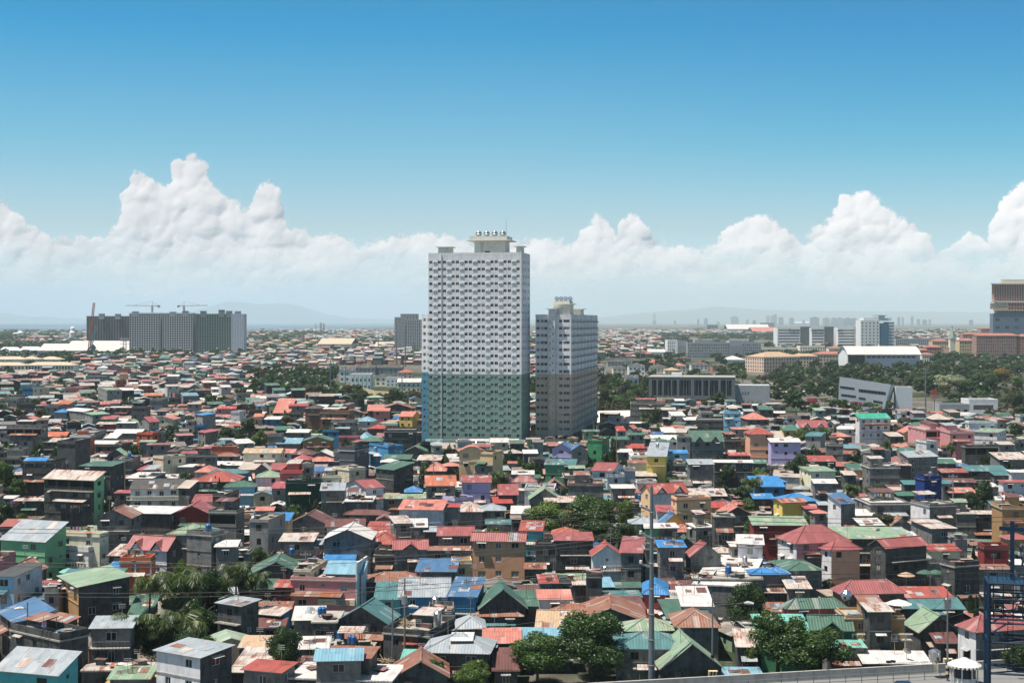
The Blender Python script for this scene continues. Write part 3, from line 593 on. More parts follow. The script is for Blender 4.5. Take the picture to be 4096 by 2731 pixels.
def tower_one():
    X0, Y0, th, w, d, _ = solve(1714, 2086, 34, 1766, 3.5, radians(11)); th = -abs(th); d = 18.5
    ux, uy = cos(th), sin(th); vx, vy = -sin(th), cos(th)
    cx, cy = X0 - ux * w / 2 + vx * d / 2, Y0 - uy * w / 2 + vy * d / 2
    root = empty('apartment_tower', (cx, cy, 0), th, 'tall cream and sage green apartment tower with round tanks on its roof', 'apartment tower')
    FOOT.append((cx, cy, th, w + 14, d + 34, 76))
    top = 76.2; zc = 29.4; b = MB(); rows = [72.9 - 2.8 * k for k in range(25)]; hb = top
    bays = [2.65] + [5.6 + 5.15 * (i + .5) for i in range(6)]; sc = (w - .0) / 37.0; bays = [x * sc for x in bays]
    cols = [x + q for x in bays for q in (-1.72, 1.72)]
    g0 = 5.15 * sc
    facade_windows(root, b, (-w / 2, -d / 2), (1, 0), w, top - .0, rows, cols, 1.25, 1.15, M_TWG, [(zc, M_TWC)])
    side = [d * .22, d * .5, d * .8]
    facade_windows(root, b, (w / 2, -d / 2), (0, 1), d, top, rows, side, 1.25, 1.15, M_TWG, [(zc, M_TWC)], each=False)
    b.wall((w / 2, d / 2), (-1, 0), w, hb, [], M_TWG, 0, .1, [(zc, M_TWC)]); b.wall((-w / 2, d / 2), (0, -1), d, hb, [], M_TWG, 0, .1, [(zc, M_TWC)])
    b.box(-w / 2, w / 2, -d / 2, d / 2, top - .9, top - .85, CONC)
    b.build('wall', root)
    # vertical rib beside the first bay
    q = MB(); q.box(-w / 2 + g0 - .12, -w / 2 + g0 + .12, -d / 2 - .35, -d / 2 - .003, 3.5, top, M_TWC, True); q.build('facade_rib', root)
    k = 0; rest = MB()
    for z in rows[:24]:
        for x in bays:
            p = (-w / 2 + x, -d / 2 - .003, z + .12)
            if k < 100: inst('aircon_ledge', LEDGE, root, p)
            else: rest.box(p[0] - .87, p[0] + .87, p[1] - .24, p[1], p[2] - .09, p[2], M_TWY, True); rest.box(p[0] - .42, p[0] + .42, p[1] - .22, p[1] - .03, p[2] + .02, p[2] + .34, M_TWG, True)
            k += 1
    tag(rest.build('aircon_ledges', root), kind='stuff')
    # lower rear wing, sky blue at its foot
    b = MB(); x0, x1, y0, y1 = -w / 2 - 7.6, -w / 2 + 12, d / 2 + .02, d / 2 + 16; zt = 52.6
    rr_ = [z for z in rows if z < 51]
    facade_windows(root, b, (x0, y0), (1, 0), x1 - x0, zt, rr_, [1.2, 3.0, 4.6, 6.4], .95, 1.15, M_TWB, [(zc, M_TWC)], each=False); b.wall((x0, y1), (0, -1), y1 - y0, zt, [], M_TWB, 0, .1, [(zc, M_TWC)]); b.wall((x1, y0), (0, 1), y1 - y0, zt, [], M_TWB); b.box(x0, x1, y0, y1, zt - .3, zt, CONC)
    b.build('rear_wing', root)
    # roof structures
    def X(px): return (px - 2086) / F * Y0 * 1.02 + w / 2
    b = MB(); a0, a1 = X(1885), X(2010); b.box(a0, a1, -4, 5, top - .85, 81.3, M_TWY); b.box(a0 + 4.2, a0 + 6.2, -4.06, -4.0, top, top + 1.2, M_DARK); b.box(a0 + 2.6, a0 + 3.4, -4.3, -4.01, top + .4, top + 4, M_WHITE); b.build('penthouse', root)
    b = MB(); b.box(a0 - 2.6, a1 + 2.6, -6.4, 7.4, 81.3, 81.62, M_TWY, True, CONC); b.box(a0 - 1.8, a1 + .9, -5, 6, 81.62, 83.2, M_TWY, False, CONC); b.build('penthouse_roof', root)
    for i in range(4):
        b = MB(); r = 1.25; b.lathe([(0.01, -r), (r * .5, -r * .87), (r * .87, -r * .5), (r, 0), (r * .87, r * .5), (r * .5, r * .87), (0.01, r)], M_SHINY, 14); b.lathe([(r + .02, -.08), (r + .08, 0), (r + .02, .08)], M_STEEL, 14); b.box(-.9, .9, -.9, .9, -r - .3, -r + .3, M_STEEL)
        o = b.build('tank', root, True); o.location = (a0 + 1.3 + i * (a1 - a0 - 2.0) / 3.2, -2.0, 84.2)
    b = MB(); b.tube((a1 + .2, -3, 83), (a1 + .2, -3, 90), .09, .04, M_POLE, 5); b.build('antenna', root)
    for u0, u1 in ((1746, 1795), (2062, 2120)):
        b = MB(); e0, e1 = X(u0), min(X(u1), w / 2 - .3); b.box(e0, e1, -d / 2 + 1.5, -d / 2 + 7, top - .85, top + 2.6, M_TWY); b.box(e0 - .9, e1 + .9, -d / 2 + .6, -d / 2 + 8, top + 2.6, top + 2.85, M_TWY, True, CONC); b.build('stair_house', root)
    b = MB()
    for a in ((-w / 2, w / 2, -d / 2, -d / 2 + .2), (-w / 2, w / 2, d / 2 - .2, d / 2), (-w / 2, -w / 2 + .2, -d / 2 + .2, d / 2 - .2), (w / 2 - .2, w / 2, -d / 2 + .2, d / 2 - .2)): b.box(*a, top, top + .35, M_TWC, True)
    b.build('parapet', root)
tower_one()
def tower_two():
    X0, Y0, th, w, d, _ = solve(2142, 2282, 108, 1742, 5.0, radians(10.7)); th = -abs(th); d = 82.0
    ux, uy = cos(th), sin(th); vx, vy = -sin(th), cos(th); cx, cy = X0 - ux * w / 2 + vx * d / 2, Y0 - uy * w / 2 + vy * d / 2
    root = empty('apartment_tower', (cx, cy, 0), th, 'shorter cream and taupe apartment tower beside the tall one', 'apartment tower'); FOOT.append((cx, cy, th, w + 12, d + 10, 53))
    top = 52.6; z0 = 5.0; zc = 29.2; rows = [50 - 2.83 * k for k in range(16)]
    b = MB()
    fx = [1.0, 2.7, 4.1, w - 3.9, w - 2.2, w - .95]
    facade_windows(root, b, (-w / 2, -d / 2), (1, 0), w, top - z0, rows, fx, 1.25, 1.15, M_TWK, [(zc - z0, M_TWC)], z0=z0)
    bx = [d * (i + .5) / 8 + q for i in range(8) for q in (-2.6, 2.6)]
    facade_windows(root, b, (w / 2, -d / 2), (0, 1), d, top - z0, rows, bx, 1.5, 1.15, M_TWK, [(zc - z0, M_TWC)], z0=z0, each=False)
    b.wall((w / 2, d / 2), (-1, 0), w, top - z0, [], M_TWK, z0, .1, [(zc - z0, M_TWC)]); b.wall((-w / 2, d / 2), (0, -1), d, top - z0, [], M_TWK, z0, .1, [(zc - z0, M_TWC)])
    b.box(-w / 2, w / 2, -d / 2, d / 2, top - .6, top - .5, CONC); b.poly([(-w / 2, d / 2, z0), (w / 2, d / 2, z0), (w / 2, -d / 2, z0), (-w / 2, -d / 2, z0)], CONC); b.build('wall', root)
    b = MB()
    for z in rows:
        for i in range(8):
            y = -d / 2 + d * (i + .5) / 8
            for q in (0, 4.2): b.box(w / 2 + .003, w / 2 + .9, y + q - .9, y + q + .9, z - .75, z - .55, M_TWK if z < zc else M_TWC, True); b.box(w / 2 + .1, w / 2 + .75, y + q - .45, y + q + .45, z - .55, z - .05, M_STEEL)
    tag(b.build('aircon_ledges', root), kind='stuff')
    for i in range(9):
        b = MB(); y = -d / 2 + d * i / 8; b.box(w / 2 + .003, w / 2 + .25, max(-d / 2, y - .12), min(d / 2, y + .12), z0, zc, M_TWK, True); b.box(w / 2 + .003, w / 2 + .25, max(-d / 2, y - .12), min(d / 2, y + .12), zc + .001, top, M_TWC, True); b.build('facade_rib', root)
    b = MB(); sx0, sx1 = -w / 2 + 5.4, -w / 2 + 8.0; b.box(sx0, sx1, -d / 2 - 1.3, -d / 2 - .003, 1, zc, M_TWK, True); b.box(sx0, sx1, -d / 2 - 1.3, -d / 2 - .003, zc + .001, 54.7, M_TWC, True); b.build('stair_shaft', root)
    sm = win_mesh(.5, .9, 'w')
    for z in rows:
        for q, dz in ((.7, 0), (1.8, .8)): inst('stair_window', sm, root, (sx0 + q, -d / 2 - 1.34, z + dz - .3))
    b = MB(); b.box(sx0 - .8, sx1 + .8, -d / 2 - 2, -d / 2 + 4, 54.7, 54.95, M_TWY, True); b.box(sx0, sx1, -d / 2, -d / 2 + 3.5, top - .5, 54.7, M_TWC); b.build('stair_house', root)
    b = MB(); b.box(-w / 2 + 6.6, w / 2 - .8, -d / 2 + 4, -d / 2 + 14, top - .5, 56.6, M_TWY); b.box(-w / 2 + 5.4, w / 2 + .2, -d / 2 + 3, -d / 2 + 15, 56.6, 56.9, M_TWY, True, CONC); b.box(-w / 2 + 6.8, w / 2 - 1, -d / 2 + 4.2, -d / 2 + 13.5, 56.9, 58.0, M_TWY, False, CONC); b.build('penthouse', root)
    for i in range(4):
        b = MB(); b.tube((0, -1.6, 0), (0, 1.6, 0), .75, .75, M_SHINY, 12); b.box(-.5, .5, -1.2, 1.2, -1.1, -.6, M_STEEL); o = b.build('tank', root); o.location = (-w / 2 + 7.6 + i * 1.75, -d / 2 + 6.5, 59.0)
    b = MB(); b.box(w / 2 - 5, w / 2 - .5, -d / 2 + 34, -d / 2 + 42, top - .5, 54.9, M_TWY); b.box(w / 2 - 6, w / 2 + .5, -d / 2 + 33, -d / 2 + 43, 54.9, 55.15, M_TWY, True, CONC); b.build('machine_room', root)
    b = MB(); 
    for i in range(9):
        for x in (-w / 2 + .6, w / 2 - .6): b.box(x - .4, x + .4, -d / 2 + .6 + i * (d - 1.8) / 8, -d / 2 + 1.4 + i * (d - 1.8) / 8, 0, z0, CONC)
    b.box(-w / 2, 0, -d / 2 + .02, -d / 2 + 12, 0, z0, M_TWK); b.build('ground_floor', root)
tower_two()
# long retaining wall with a railing in front of the towers
x0, y0 = gp(1700, 1779, 3.9); x1, y1 = gp(2312, 1779, 3.9)
root = empty('retaining_wall', (0, y0 - 2, 0), 0, 'long stained concrete retaining wall at the foot of the towers', 'wall')
b = MB(); b.box(x0, x1, 0, .5, 0, 4.1, WALL['d'][0]); b.box(x0, x1 - .1, .5, 16, 0, 3.5, CONC); b.build('concrete_wall', root)
b = MB()
for i in range(int((x1 - x0) / 2.2)): b.tube((x0 + .3 + i * 2.2, .25, 4.1), (x0 + .3 + i * 2.2, .25, 6.0), .05, .05, M_STEEL, 4)
b.tube((x0, .25, 6.0), (x1, .25, 6.0), .05, .05, M_STEEL, 4); b.tube((x0, .25, 5.1), (x1, .25, 5.1), .03, .03, M_STEEL, 4); b.build('railing', root)
FOOT.append(((x0 + x1) / 2, y0 + 6, 0, x1 - x0, 18, 4))
b = MB()
for u0, u1, m in ((1704, 1772, 'T'), (1832, 2076, 'W')):
    a0, a1 = (u0 - CX) / F * y0 * 1.01, (u1 - CX) / F * y0 * 1.01; b.plate([(a0, 2.5, 5.2), (a1, 2.5, 5.2), (a1, 7, 5.8), (a0, 7, 5.8)], .1, ROOF[m][0])
    for i in range(7): b.tube((a0 + (a1 - a0) * i / 6, 2.6, 3.5), (a0 + (a1 - a0) * i / 6, 2.6, 5.2), .07, .07, M_STEEL, 4)
b.build('walkway_canopy', root)
# ---------------------------------------------------------------- generic block placed by what the photograph shows
def block(name, label, cat, xl, xr, yt, yb, rows, cols, wc, ww=.55, wh=.5, side=0, th=0.0, dep=None, style='s', rc=CONC, strips=False, group=None, sidec=None, each=True, roof='f', gm=None, zb=0.0, parts=True, depth=.4, wood=None):
    """box with a real window grid; yb = row of its foot at height zb"""
    Y = (HC - zb) * F / (yb - HY); top = HC - (yt - HY) / F * Y; thr = radians(th)
    X0, Y0, t_, w, d, rn = solve(xl, xr, side, yb, zb, (radians(abs(th)) * (1 if th > 0 else -1)) if not side else radians(abs(th) or 12))
    d = dep or d or w * .5; sx = -1 if rn else 1
    ux, uy = cos(t_), sin(t_); vx, vy = -sin(t_), cos(t_); cx = X0 + sx * ux * w / 2 + vx * d / 2; cy = Y0 + sx * uy * w / 2 + vy * d / 2
    root = empty(name, (cx, cy, 0), t_, label, cat, group); FOOT.append((cx, cy, t_, w, d, top))
    b = MB(); m = wc; h = top; fh = h / (rows + .35) if rows else h
    zr = [fh * (k + .62) for k in range(rows)]
    cw = w / cols if cols else w
    if strips:
        ops = [(w * .03, z - fh * wh / 2, w * .94, fh * wh) for z in zr]; b.wall((-w / 2, -d / 2), (1, 0), w, h, ops, m, 0, depth)
        for z in zr:
            q = MB(); q.poly([(-w * .47, -d / 2 + depth - .05, z - fh * wh / 2), (w * .47, -d / 2 + depth - .05, z - fh * wh / 2), (w * .47, -d / 2 + depth - .05, z + fh * wh / 2), (-w * .47, -d / 2 + depth - .05, z + fh * wh / 2)], gm or M_DARK); q.build('window_band', root)
    elif rows:
        if each: facade_windows(root, b, (-w / 2, -d / 2), (1, 0), w, h, zr, [cw * (i + .5) for i in range(cols)], round(cw * ww, 2), round(fh * wh, 2), m, style=style, depth=depth)
        else:
            ops = [(cw * (i + .5) - cw * ww / 2, z - fh * wh / 2, cw * ww, fh * wh) for z in zr for i in range(cols)]; b.wall((-w / 2, -d / 2), (1, 0), w, h, ops, m, 0, depth)
            q = MB(); q.poly([(-w / 2 + .1, -d / 2 + depth - .02, .1), (w / 2 - .1, -d / 2 + depth - .02, .1), (w / 2 - .1, -d / 2 + depth - .02, h - .1), (-w / 2 + .1, -d / 2 + depth - .02, h - .1)], gm or M_VOID); q.build('interior', root)
    else: b.wall((-w / 2, -d / 2), (1, 0), w, h, [], m)
    sm = sidec or m; nc = max(1, int(d / max(cw, 2)))
    so = [(d / nc * (i + .5) - d / nc * ww / 2, z - fh * wh / 2, d / nc * ww, fh * wh) for z in zr for i in range(nc)] if rows and side else []
    rs = side >= 0
    b.wall((w / 2, -d / 2), (0, 1), d, h, so if rs else [], sm, 0, depth); b.wall((-w / 2, d / 2), (0, -1), d, h, so if not rs else [], sm, 0, depth); b.wall((w / 2, d / 2), (-1, 0), w, h, [], m)
    if so:
        q = MB(); xx = w / 2 - depth + .02 if rs else -w / 2 + depth - .02
        q.poly([(xx, -d / 2 + .3, .1), (xx, d / 2 - .3, .1), (xx, d / 2 - .3, h - .1), (xx, -d / 2 + .3, h - .1)], M_DARK); q.build('side_glazing', root)
    b.build('wall', root)
    H = dict(w=w, d=d, ze=h, rise=min(w, d) * .16, typ=roof); r = MB()
    if roof == 'f': r.box(-w / 2 + .02, w / 2 - .02, -d / 2 + .02, d / 2 - .02, h - .5, h, rc); [r.box(*a, h - .2, h + .9, m) for a in ((-w / 2 - .03, w / 2 + .03, -d / 2 - .03, -d / 2 + .3), (-w / 2 - .03, w / 2 + .03, d / 2 - .3, d / 2 + .03), (-w / 2 - .03, -w / 2 + .3, -d / 2 + .3, d / 2 - .3), (w / 2 - .3, w / 2 + .03, -d / 2 + .3, d / 2 - .3))]
    else: roof_build(r, H, rc, M_EDGE)
    r.build('roof', root); return root, w, d, h
def wm(name, c, g=.3): return wallmat(name, scal(c, .8), g)
MW = {k: wm('facade_' + n, c) for k, (n, c) in dict(w=('white', (226, 228, 230)), g=('grey', (150, 156, 160)), d=('dark_grey', (84, 94, 102)), c=('cream', (220, 208, 186)), p=('peach', (206, 176, 154)), o=('terracotta', (176, 114, 92)), k=('pink', (158, 118, 108)), y=('yellow', (196, 172, 124)), b=('bare_concrete', (140, 144, 146)), n=('netted_green', (104, 130, 124)), v=('pale_lavender', (170, 176, 190)), s=('steel_blue', (96, 116, 138)), m=('silver', (186, 190, 192)), x=('slab_grey', (104, 111, 114)), z=('pale_concrete', (168, 172, 174))).items()}
RT = roofmat('roof_terracotta', scal((206, 124, 100), RK), .0); RC = roofmat('roof_cream', scal((236, 212, 176), RK), .0); RW = ROOF['W'][0]
# towers under construction across the houses
G1 = 'unfinished towers standing in a row'
block('unfinished_tower', 'dark scaffolded unfinished tower behind the red crawler crane', 'tower block', 346, 518, 1266, 1412, 17, 16, MW['x'], .72, .72, dep=24, group=G1, each=False)
block('unfinished_tower', 'bare concrete unfinished tower under the first tower crane', 'tower block', 517, 641, 1254, 1424, 18, 13, MW['z'], .7, .66, dep=20, group=G1, each=False)
block('unfinished_tower', 'bare concrete unfinished tower under the second tower crane', 'tower block', 649, 771, 1254, 1424, 18, 13, MW['z'], .7, .66, dep=20, group=G1, each=False)
block('unfinished_tower', 'unfinished tower wrapped in green netting', 'tower block', 786, 925, 1257, 1424, 18, 14, MW['n'], .7, .66, dep=20, group=G1, each=False)
block('apartment_tower', 'narrow white tower with blue stripes at the end of the row', 'tower block', 925.5, 976, 1258, 1425, 17, 5, MW['v'], .3, .4, dep=20)
for u0, u1, lab in ((641.5, 648.5, 'first'), (771.5, 785.5, 'second')): block('link_block', f'{lab} dark link block between two unfinished towers', 'building', u0, u1, 1258, 1422, 0, 0, MW['d'], dep=12)
for k, (u, hh_) in enumerate(((405, 10), (470, 9), (540, 7), (690, 6), (740, 9), (812, 9), (885, 13), (915, 9), (950, 8))):
    x, y, z = at(u, 1257 + (8 if u < 500 else 0), 2010); b = MB(); y_ = 2032 if u > 500 else 2215; x = (u - CX) / F * y_; zt = HC - ((1266 if u < 500 else 1255) - HY) / F * y_
    b.box(x - 4, x + 4, y_, y_ + 6, zt - 4, zt + hh_ * .42, MW['b'], True); b.box(x - 4.4, x + 4.4, y_ - .4, y_ + 6.4, zt + hh_ * .42, zt + hh_ * .42 + .4, MW['b'], True); tag(b.build('lift_house'), f'concrete lift house on tower roof, {["first","second","third","fourth","fifth","sixth","seventh","eighth","last"][k]} along the row', 'lift house', 'lift houses on the unfinished towers')
def truss(b, a, c, r, n, m, sp):
    """square lattice between two points"""
    ax = [c[k] - a[k] for k in range(3)]; L = sqrt(sum(q * q for q in ax)); vert = abs(ax[2]) > .6 * L
    offs = [(-sp, -sp, 0), (sp, -sp, 0), (sp, sp, 0), (-sp, sp, 0)] if vert else [(0, -sp, -sp), (0, sp, -sp), (0, sp, sp), (0, -sp, sp)]
    P = lambda i, f: tuple(a[k] + ax[k] * f + offs[i % 4][k] for k in range(3))
    for i in range(4): b.tube(P(i, 0), P(i, 1), r, r, m, 4, False)
    for j in range(n):
        for i in range(4): b.tube(P(i, j / n), P(i + 1, (j + 1) / n), r * .7, r * .7, m, 3, False)
M_CRY = plain('crane_yellow', (.45, .33, .12), .6); M_CRR = plain('crane_red', (.40, .09, .05), .6); M_CRT = plain('crane_teal', (.05, .25, .27), .6); M_CRW = plain('crane_white', (.5, .5, .48), .6)
def tower_crane(label, px, y_base, ztop, Y, jib, cj, m, r=.28):
    x = (px - CX) / F * Y; zb = HC - (y_base - HY) / F * Y; root = empty('tower_crane', (x, Y, 0), 0, label, 'crane', 'tower cranes over the city')
    b = MB(); truss(b, (0, 0, zb), (0, 0, ztop), r, 14, m, 1.0); b.build('mast', root)
    b = MB(); truss(b, (0, 0, ztop), (jib, 0, ztop + .5), r * .8, 16, m, .7); b.build('jib', root); b = MB(); truss(b, (0, 0, ztop), (cj, 0, ztop), r, 5, m, .8); b.build('counter_jib', root)
    b = MB(); b.box(cj - 1.6, cj + 1.6, -1, 1, ztop - 2.5, ztop + .5, CONC, True); b.build('counterweight', root); b = MB(); b.box(-1.3, 1.3, -2.8, -1.1, ztop - 2.4, ztop - .2, M_WHITE, True); b.build('cab', root)
    b = MB(); b.tube((0, 0, ztop), (0, 0, ztop + 6), r * 2, r, m, 4); b.tube((0, 0, ztop + 6), (jib * .7, 0, ztop + 1), .1, .1, M_CAB, 3); b.tube((0, 0, ztop + 6), (cj, 0, ztop + .5), .1, .1, M_CAB, 3); b.build('apex_and_ties', root)
tower_crane('pale tower crane with its long jib over the first bare tower', 609, 1250, 72, 2040, -38, 9.5, M_CRW)
tower_crane('pale tower crane with its jib reaching away from the netted tower', 736, 1245, 72, 2040, 34, -8, M_CRW)
tower_crane('orange tower crane in front of the long campus block', 2804, 1428, 50 + (1284 - 1330) / F * 1950, 1950, 12, -3.5, M_CRY, .35)
def crawler(label, px, yb, py, pyy, Y, m):
    zb = 0; x = (px - CX) / F * Y; root = empty('crawler_crane', (x, Y, 0), 0, label, 'crane'); tx, ty, tz = at(py, pyy, Y)
    b = MB(); truss(b, (0, 0, 8), (tx - x, 0, tz), .3, 22, m, 1.1); b.build('boom', root); b = MB(); b.box(-5, 5, -3, 3, 2, 8, m, True); b.build('cab', root); b = MB(); b.box(-6, 6, -4, -2.5, 0, 2, M_CAB); b.box(-6, 6, 2.5, 4, 0, 2, M_CAB); b.build('tracks', root)
crawler('red lattice crawler crane leaning up beside the dark unfinished tower', 355, 1390, 376, 1211, 2000, M_CRR)
crawler('teal lattice crawler crane beside the red one', 358, 1405, 386, 1304, 1960, M_CRT)
# towers between the bay and the tall tower
block('apartment_tower', 'grey high-rise pair front tower behind the tall pale one, nearer the bay', 'tower block', 1578, 1622, 1270, 1405, 23, 8, MW['g'], .5, .6, dep=20, each=False)
block('apartment_tower', 'grey high-rise with balconies half hidden by the sage green tower', 'tower block', 1621.5, 1700, 1280, 1410, 22, 9, MW['g'], .6, .6, dep=22, each=False)
block('apartment_tower', 'pale flat topped high-rise rising behind the grey pair', 'tower block', 1602, 1672, 1257, 1398, 22, 6, MW['b'], .4, .5, dep=18, each=False)
# long school and warehouses on the far side
block('school_building', 'long cream school building with tall dark openings', 'school', 100, 294, 1460, 1508, 3, 16, MW['c'], .6, .72, dep=16, roof='h', rc=RC, style='b')
block('school_building', 'cream school wing at the edge with arched bays', 'school', -60, 98, 1461, 1506, 3, 11, MW['c'], .6, .72, dep=16, roof='h', rc=RC, style='b')
for u0, u1, yt, yb, lab in ((-40, 100, 1437, 1470, 'cream roofed hall behind the school wing'), (78, 152, 1436, 1466, 'middle cream roofed hall behind the school'), (152, 240, 1437, 1464, 'cream roofed hall nearest the warehouses')): block('school_hall', lab, 'hall', u0, u1, yt, yb, 1, 8, MW['c'], .4, .4, dep=18, roof='h', rc=RC, group='cream halls behind the school')
for u0, u1, yt, yb, dp, lab in ((150, 345, 1402, 1423, 60, 'wide white warehouse beside the silos'), (250, 515, 1404, 1421, 90, 'long white warehouse below the unfinished towers'), (330, 520, 1393, 1408, 70, 'white warehouse touching the dark unfinished tower')): block('warehouse', lab, 'warehouse', u0, u1, yt, yb, 1, 12, MW['g'], .5, .3, dep=dp, roof='g', rc=RW, group='white warehouses')
def silo(px, yt, yb, r, lab):
    x, y = gp(px, yb); zt = HC - (yt - HY) / F * y; b = MB(); b.lathe([(r, 0), (r, zt - r * .5), (r * .4, zt), (.01, zt)], MW['w'], 12); o = b.build('silo', None, True); o.location = (x, y, 0); tag(o, lab, 'silo', 'white silos')
for k in range(4): silo(24 + k * 12.5, 1388, 1420, 9, f'white silo, {["first","second","third","last"][k]} of the four by the frame edge')
for k in range(4): silo(105 + k * 13.5, 1386, 1420, 10, f'white silo, {["first","second","third","last"][k]} of the four beside the wide warehouse')
def water_tower(px, yt, yb, r, lab):
    x, y = gp(px, yb); zt = HC - (yt - HY) / F * y; root = empty('water_tower', (x, y, 0), 0, lab, 'water tower', 'white water towers near the bay')
    b = MB(); b.lathe([(r * .3, zt - r * 3), (r, zt - r * 2.4), (r, zt - r * .6), (r * .5, zt - .1), (.01, zt)], MW['w'], 12); b.build('tank', root, True); b = MB()
    for a in range(6): b.tube((r * .9 * cos(a), r * .9 * sin(a), 0), (r * .7 * cos(a), r * .7 * sin(a), zt - r * 2.6), .5, .4, MW['g'], 4)
    for z in (.3, .6): b.lathe([(r * .9, zt * z), (r * .9, zt * z + .5)], MW['g'], 8)
    b.build('legs', root)
water_tower(288, 1323, 1390, 5.2, 'white water tower on legs in front of the bay'); water_tower(291, 1306, 1360, 6, 'farther white water tower just behind another'); water_tower(81, 1323, 1345, 10, 'lone white water tank near the shore')
for k in range(15):
    u = 1030 + k * 25 + R.uniform(-6, 6); yb = 1400 - (k % 3) * 9; o_ = ['first', 'second', 'third', 'fourth', 'fifth', 'sixth', 'seventh', 'eighth', 'ninth', 'tenth', 'eleventh', 'twelfth', 'thirteenth', 'fourteenth', 'last'][k]
    block('apartment_block', f'tan roofed apartment block, {o_} along the row beyond the houses', 'apartments', u, u + 34, yb - 19, yb, 3, 6, MW['c'], .4, .45, dep=30, roof='h', rc=ROOF['V'][0], group='tan roofed apartment row')
block('apartment_block', 'very long tan roofed apartment block running to a point', 'apartments', 1270, 1405, 1376, 1402, 3, 18, MW['c'], .4, .45, dep=120, roof='g', rc=RC)
block('warehouse', 'pale roofed shed left of the grey high-rise pair', 'warehouse', 1500, 1575, 1380, 1392, 1, 6, MW['g'], .5, .3, dep=50, roof='g', rc=RC)
# villas behind the tree belt
for k, (u0, u1, yt, yb, c, rf, lab) in enumerate(((1358, 1420, 1480, 1530, 'w', 'g', 'white villa with pitched grey roof at the end of the row'), (1402, 1485, 1500, 1565, 'w', 'f', 'bright white cubic villa behind scaffolding'), (1500, 1545, 1505, 1545, 'c', 'h', 'cream villa with a small hipped roof'), (1545, 1610, 1515, 1548, 'w', 'f', 'low white terraced villa'), (1590, 1682, 1528, 1568, 'c', 'g', 'brown and cream villa beside the sage green tower'), (1420, 1500, 1470, 1500, 'g', 'g', 'grey roofed row house behind the white villas'), (1500, 1610, 1470, 1498, 'g', 'g', 'long grey roofed row house beside the towers'), (1590, 1650, 1488, 1515, 'p', 'h', 'orange roofed villa near the tower'))):
    block('villa', lab, 'villa', u0, u1, yt, yb, 2, max(2, int((u1 - u0) / 16)), MW[c], .4, .5, dep=14, roof=rf, rc=[ROOF['K'][0], RW, ROOF['K'][0]][k % 3] if c != 'p' else ROOF['O'][0], group='villas behind the tree belt')
b = MB(); x, y = gp(1452, 1566)
for i in range(5):
    for j in range(2): b.tube((x - 6 + i * 3, y - 3 - j * 2, 0), (x - 6 + i * 3, y - 3 - j * 2, 11), .12, .12, M_CRT, 4)
    b.tube((x - 6, y - 3, 1.5 + i * 2.2), (x + 6, y - 3, 1.5 + i * 2.2), .1, .1, M_CRT, 4)
tag(b.build('scaffold'), 'blue tube scaffold against the bright white cubic villa', 'scaffold')
b = MB(); p0, p1, p2 = gp(1385, 1548), gp(1500, 1580), gp(1700, 1590)
for a, c in ((p0, p1), (p1, p2)): b.poly([(a[0], a[1], 0), (c[0], c[1], 0), (c[0], c[1], 3), (a[0], a[1], 3)], MW['y']); b.poly([(a[0], a[1] + .3, 0), (c[0], c[1] + .3, 0), (c[0], c[1] + .3, 3), (a[0], a[1] + .3, 3)], MW['y']); b.poly([(a[0], a[1], 3), (c[0], c[1], 3), (c[0], c[1] + .3, 3), (a[0], a[1] + .3, 3)], MW['y'])
tag(b.build('boundary_wall'), 'long ochre boundary wall below the white villas', 'wall')
# right: offices and hotel
def lettering(txt, px, py, Y, h, root, m, dark=True):
    cu = bpy.data.curves.new('sign_lettering', 'FONT'); cu.body = txt; cu.size = h; cu.extrude = .15; cu.align_x = 'CENTER'; cu.materials.append(m)
    o = bpy.data.objects.new('t', cu); COL.objects.link(o); bpy.context.view_layer.update(); me = bpy.data.meshes.new_from_object(o.evaluated_get(bpy.context.evaluated_depsgraph_get())); bpy.data.objects.remove(o); o = bpy.data.objects.new('sign_lettering', me); COL.objects.link(o); x, y, z = at(px, py, Y); o.location = (x, Y, z); o.rotation_euler = (pi / 2, 0, 0)
    if root: o.parent = root; o.matrix_parent_inverse = root.matrix_basis.inverted()
def office(lab, u0, u1, yt, yb, wc, txt, tx, dk0, dk1):
    root, w, d, h = block('office_building', lab, 'office block', u0, u1, yt, yb, 7, 1, MW[wc], .9, .45, dep=40, strips=True, group='white office blocks in a row', gm=plain('office_glass', (.06, .09, .12), .15))
    Y = root.location.y - d / 2
    b = MB(); a0, a1 = (dk0 - CX) / F * Y - root.location.x, (dk1 - CX) / F * Y - root.location.x; b.box(a0, a1, -d / 2 - 2, -d / 2 - .01, 0, h + 3, MW['d' if wc != 'p' else 'p'], True); b.build('dark_stair_tower', root)
    lettering(txt, tx, yt + 12, Y - .5, 6.5, root, M_CAB)
office('white office block with grey bands and a dark end with dark lettering', 3110, 3200, 1313, 1396, 'w', 'Cognizant', 3184, 3201, 3244)
office('white office block with dark end, second in the row of three', 3247, 3296, 1313, 1397, 'w', 'Cognizant', 3272, 3297, 3334)
office('white and peach office block, last in the row', 3352, 3420, 1313, 1398, 'w', 'aon', 3360, 3421, 3441)
root, w, d, h = block('hotel_building', 'tall white hotel block with columns of windows and a blue glass front', 'hotel', 3443, 3518, 1283, 1400, 9, 5, MW['w'], .35, .5, dep=36, style='s')
b = MB(); Y = root.location.y - d / 2; a = w / 2
b.box(a, a + 16, -d / 2 + 1, d / 2, 0, h - 4, plain('blue_curtain_glass', (.03, .14, .24), .12)); b.build('glass_front', root)
b = MB(); b.box(a + 16, a + 26, -d / 2 + 3, d / 2, 0, h - 2, MW['w']); 
for k in range(9): b.box(a + 15.9, a + 26.1, -d / 2 + 2.9, d / 2 - 1, h / 9.4 * (k + .55), h / 9.4 * (k + .55) + 2.2, MW['s'], True)
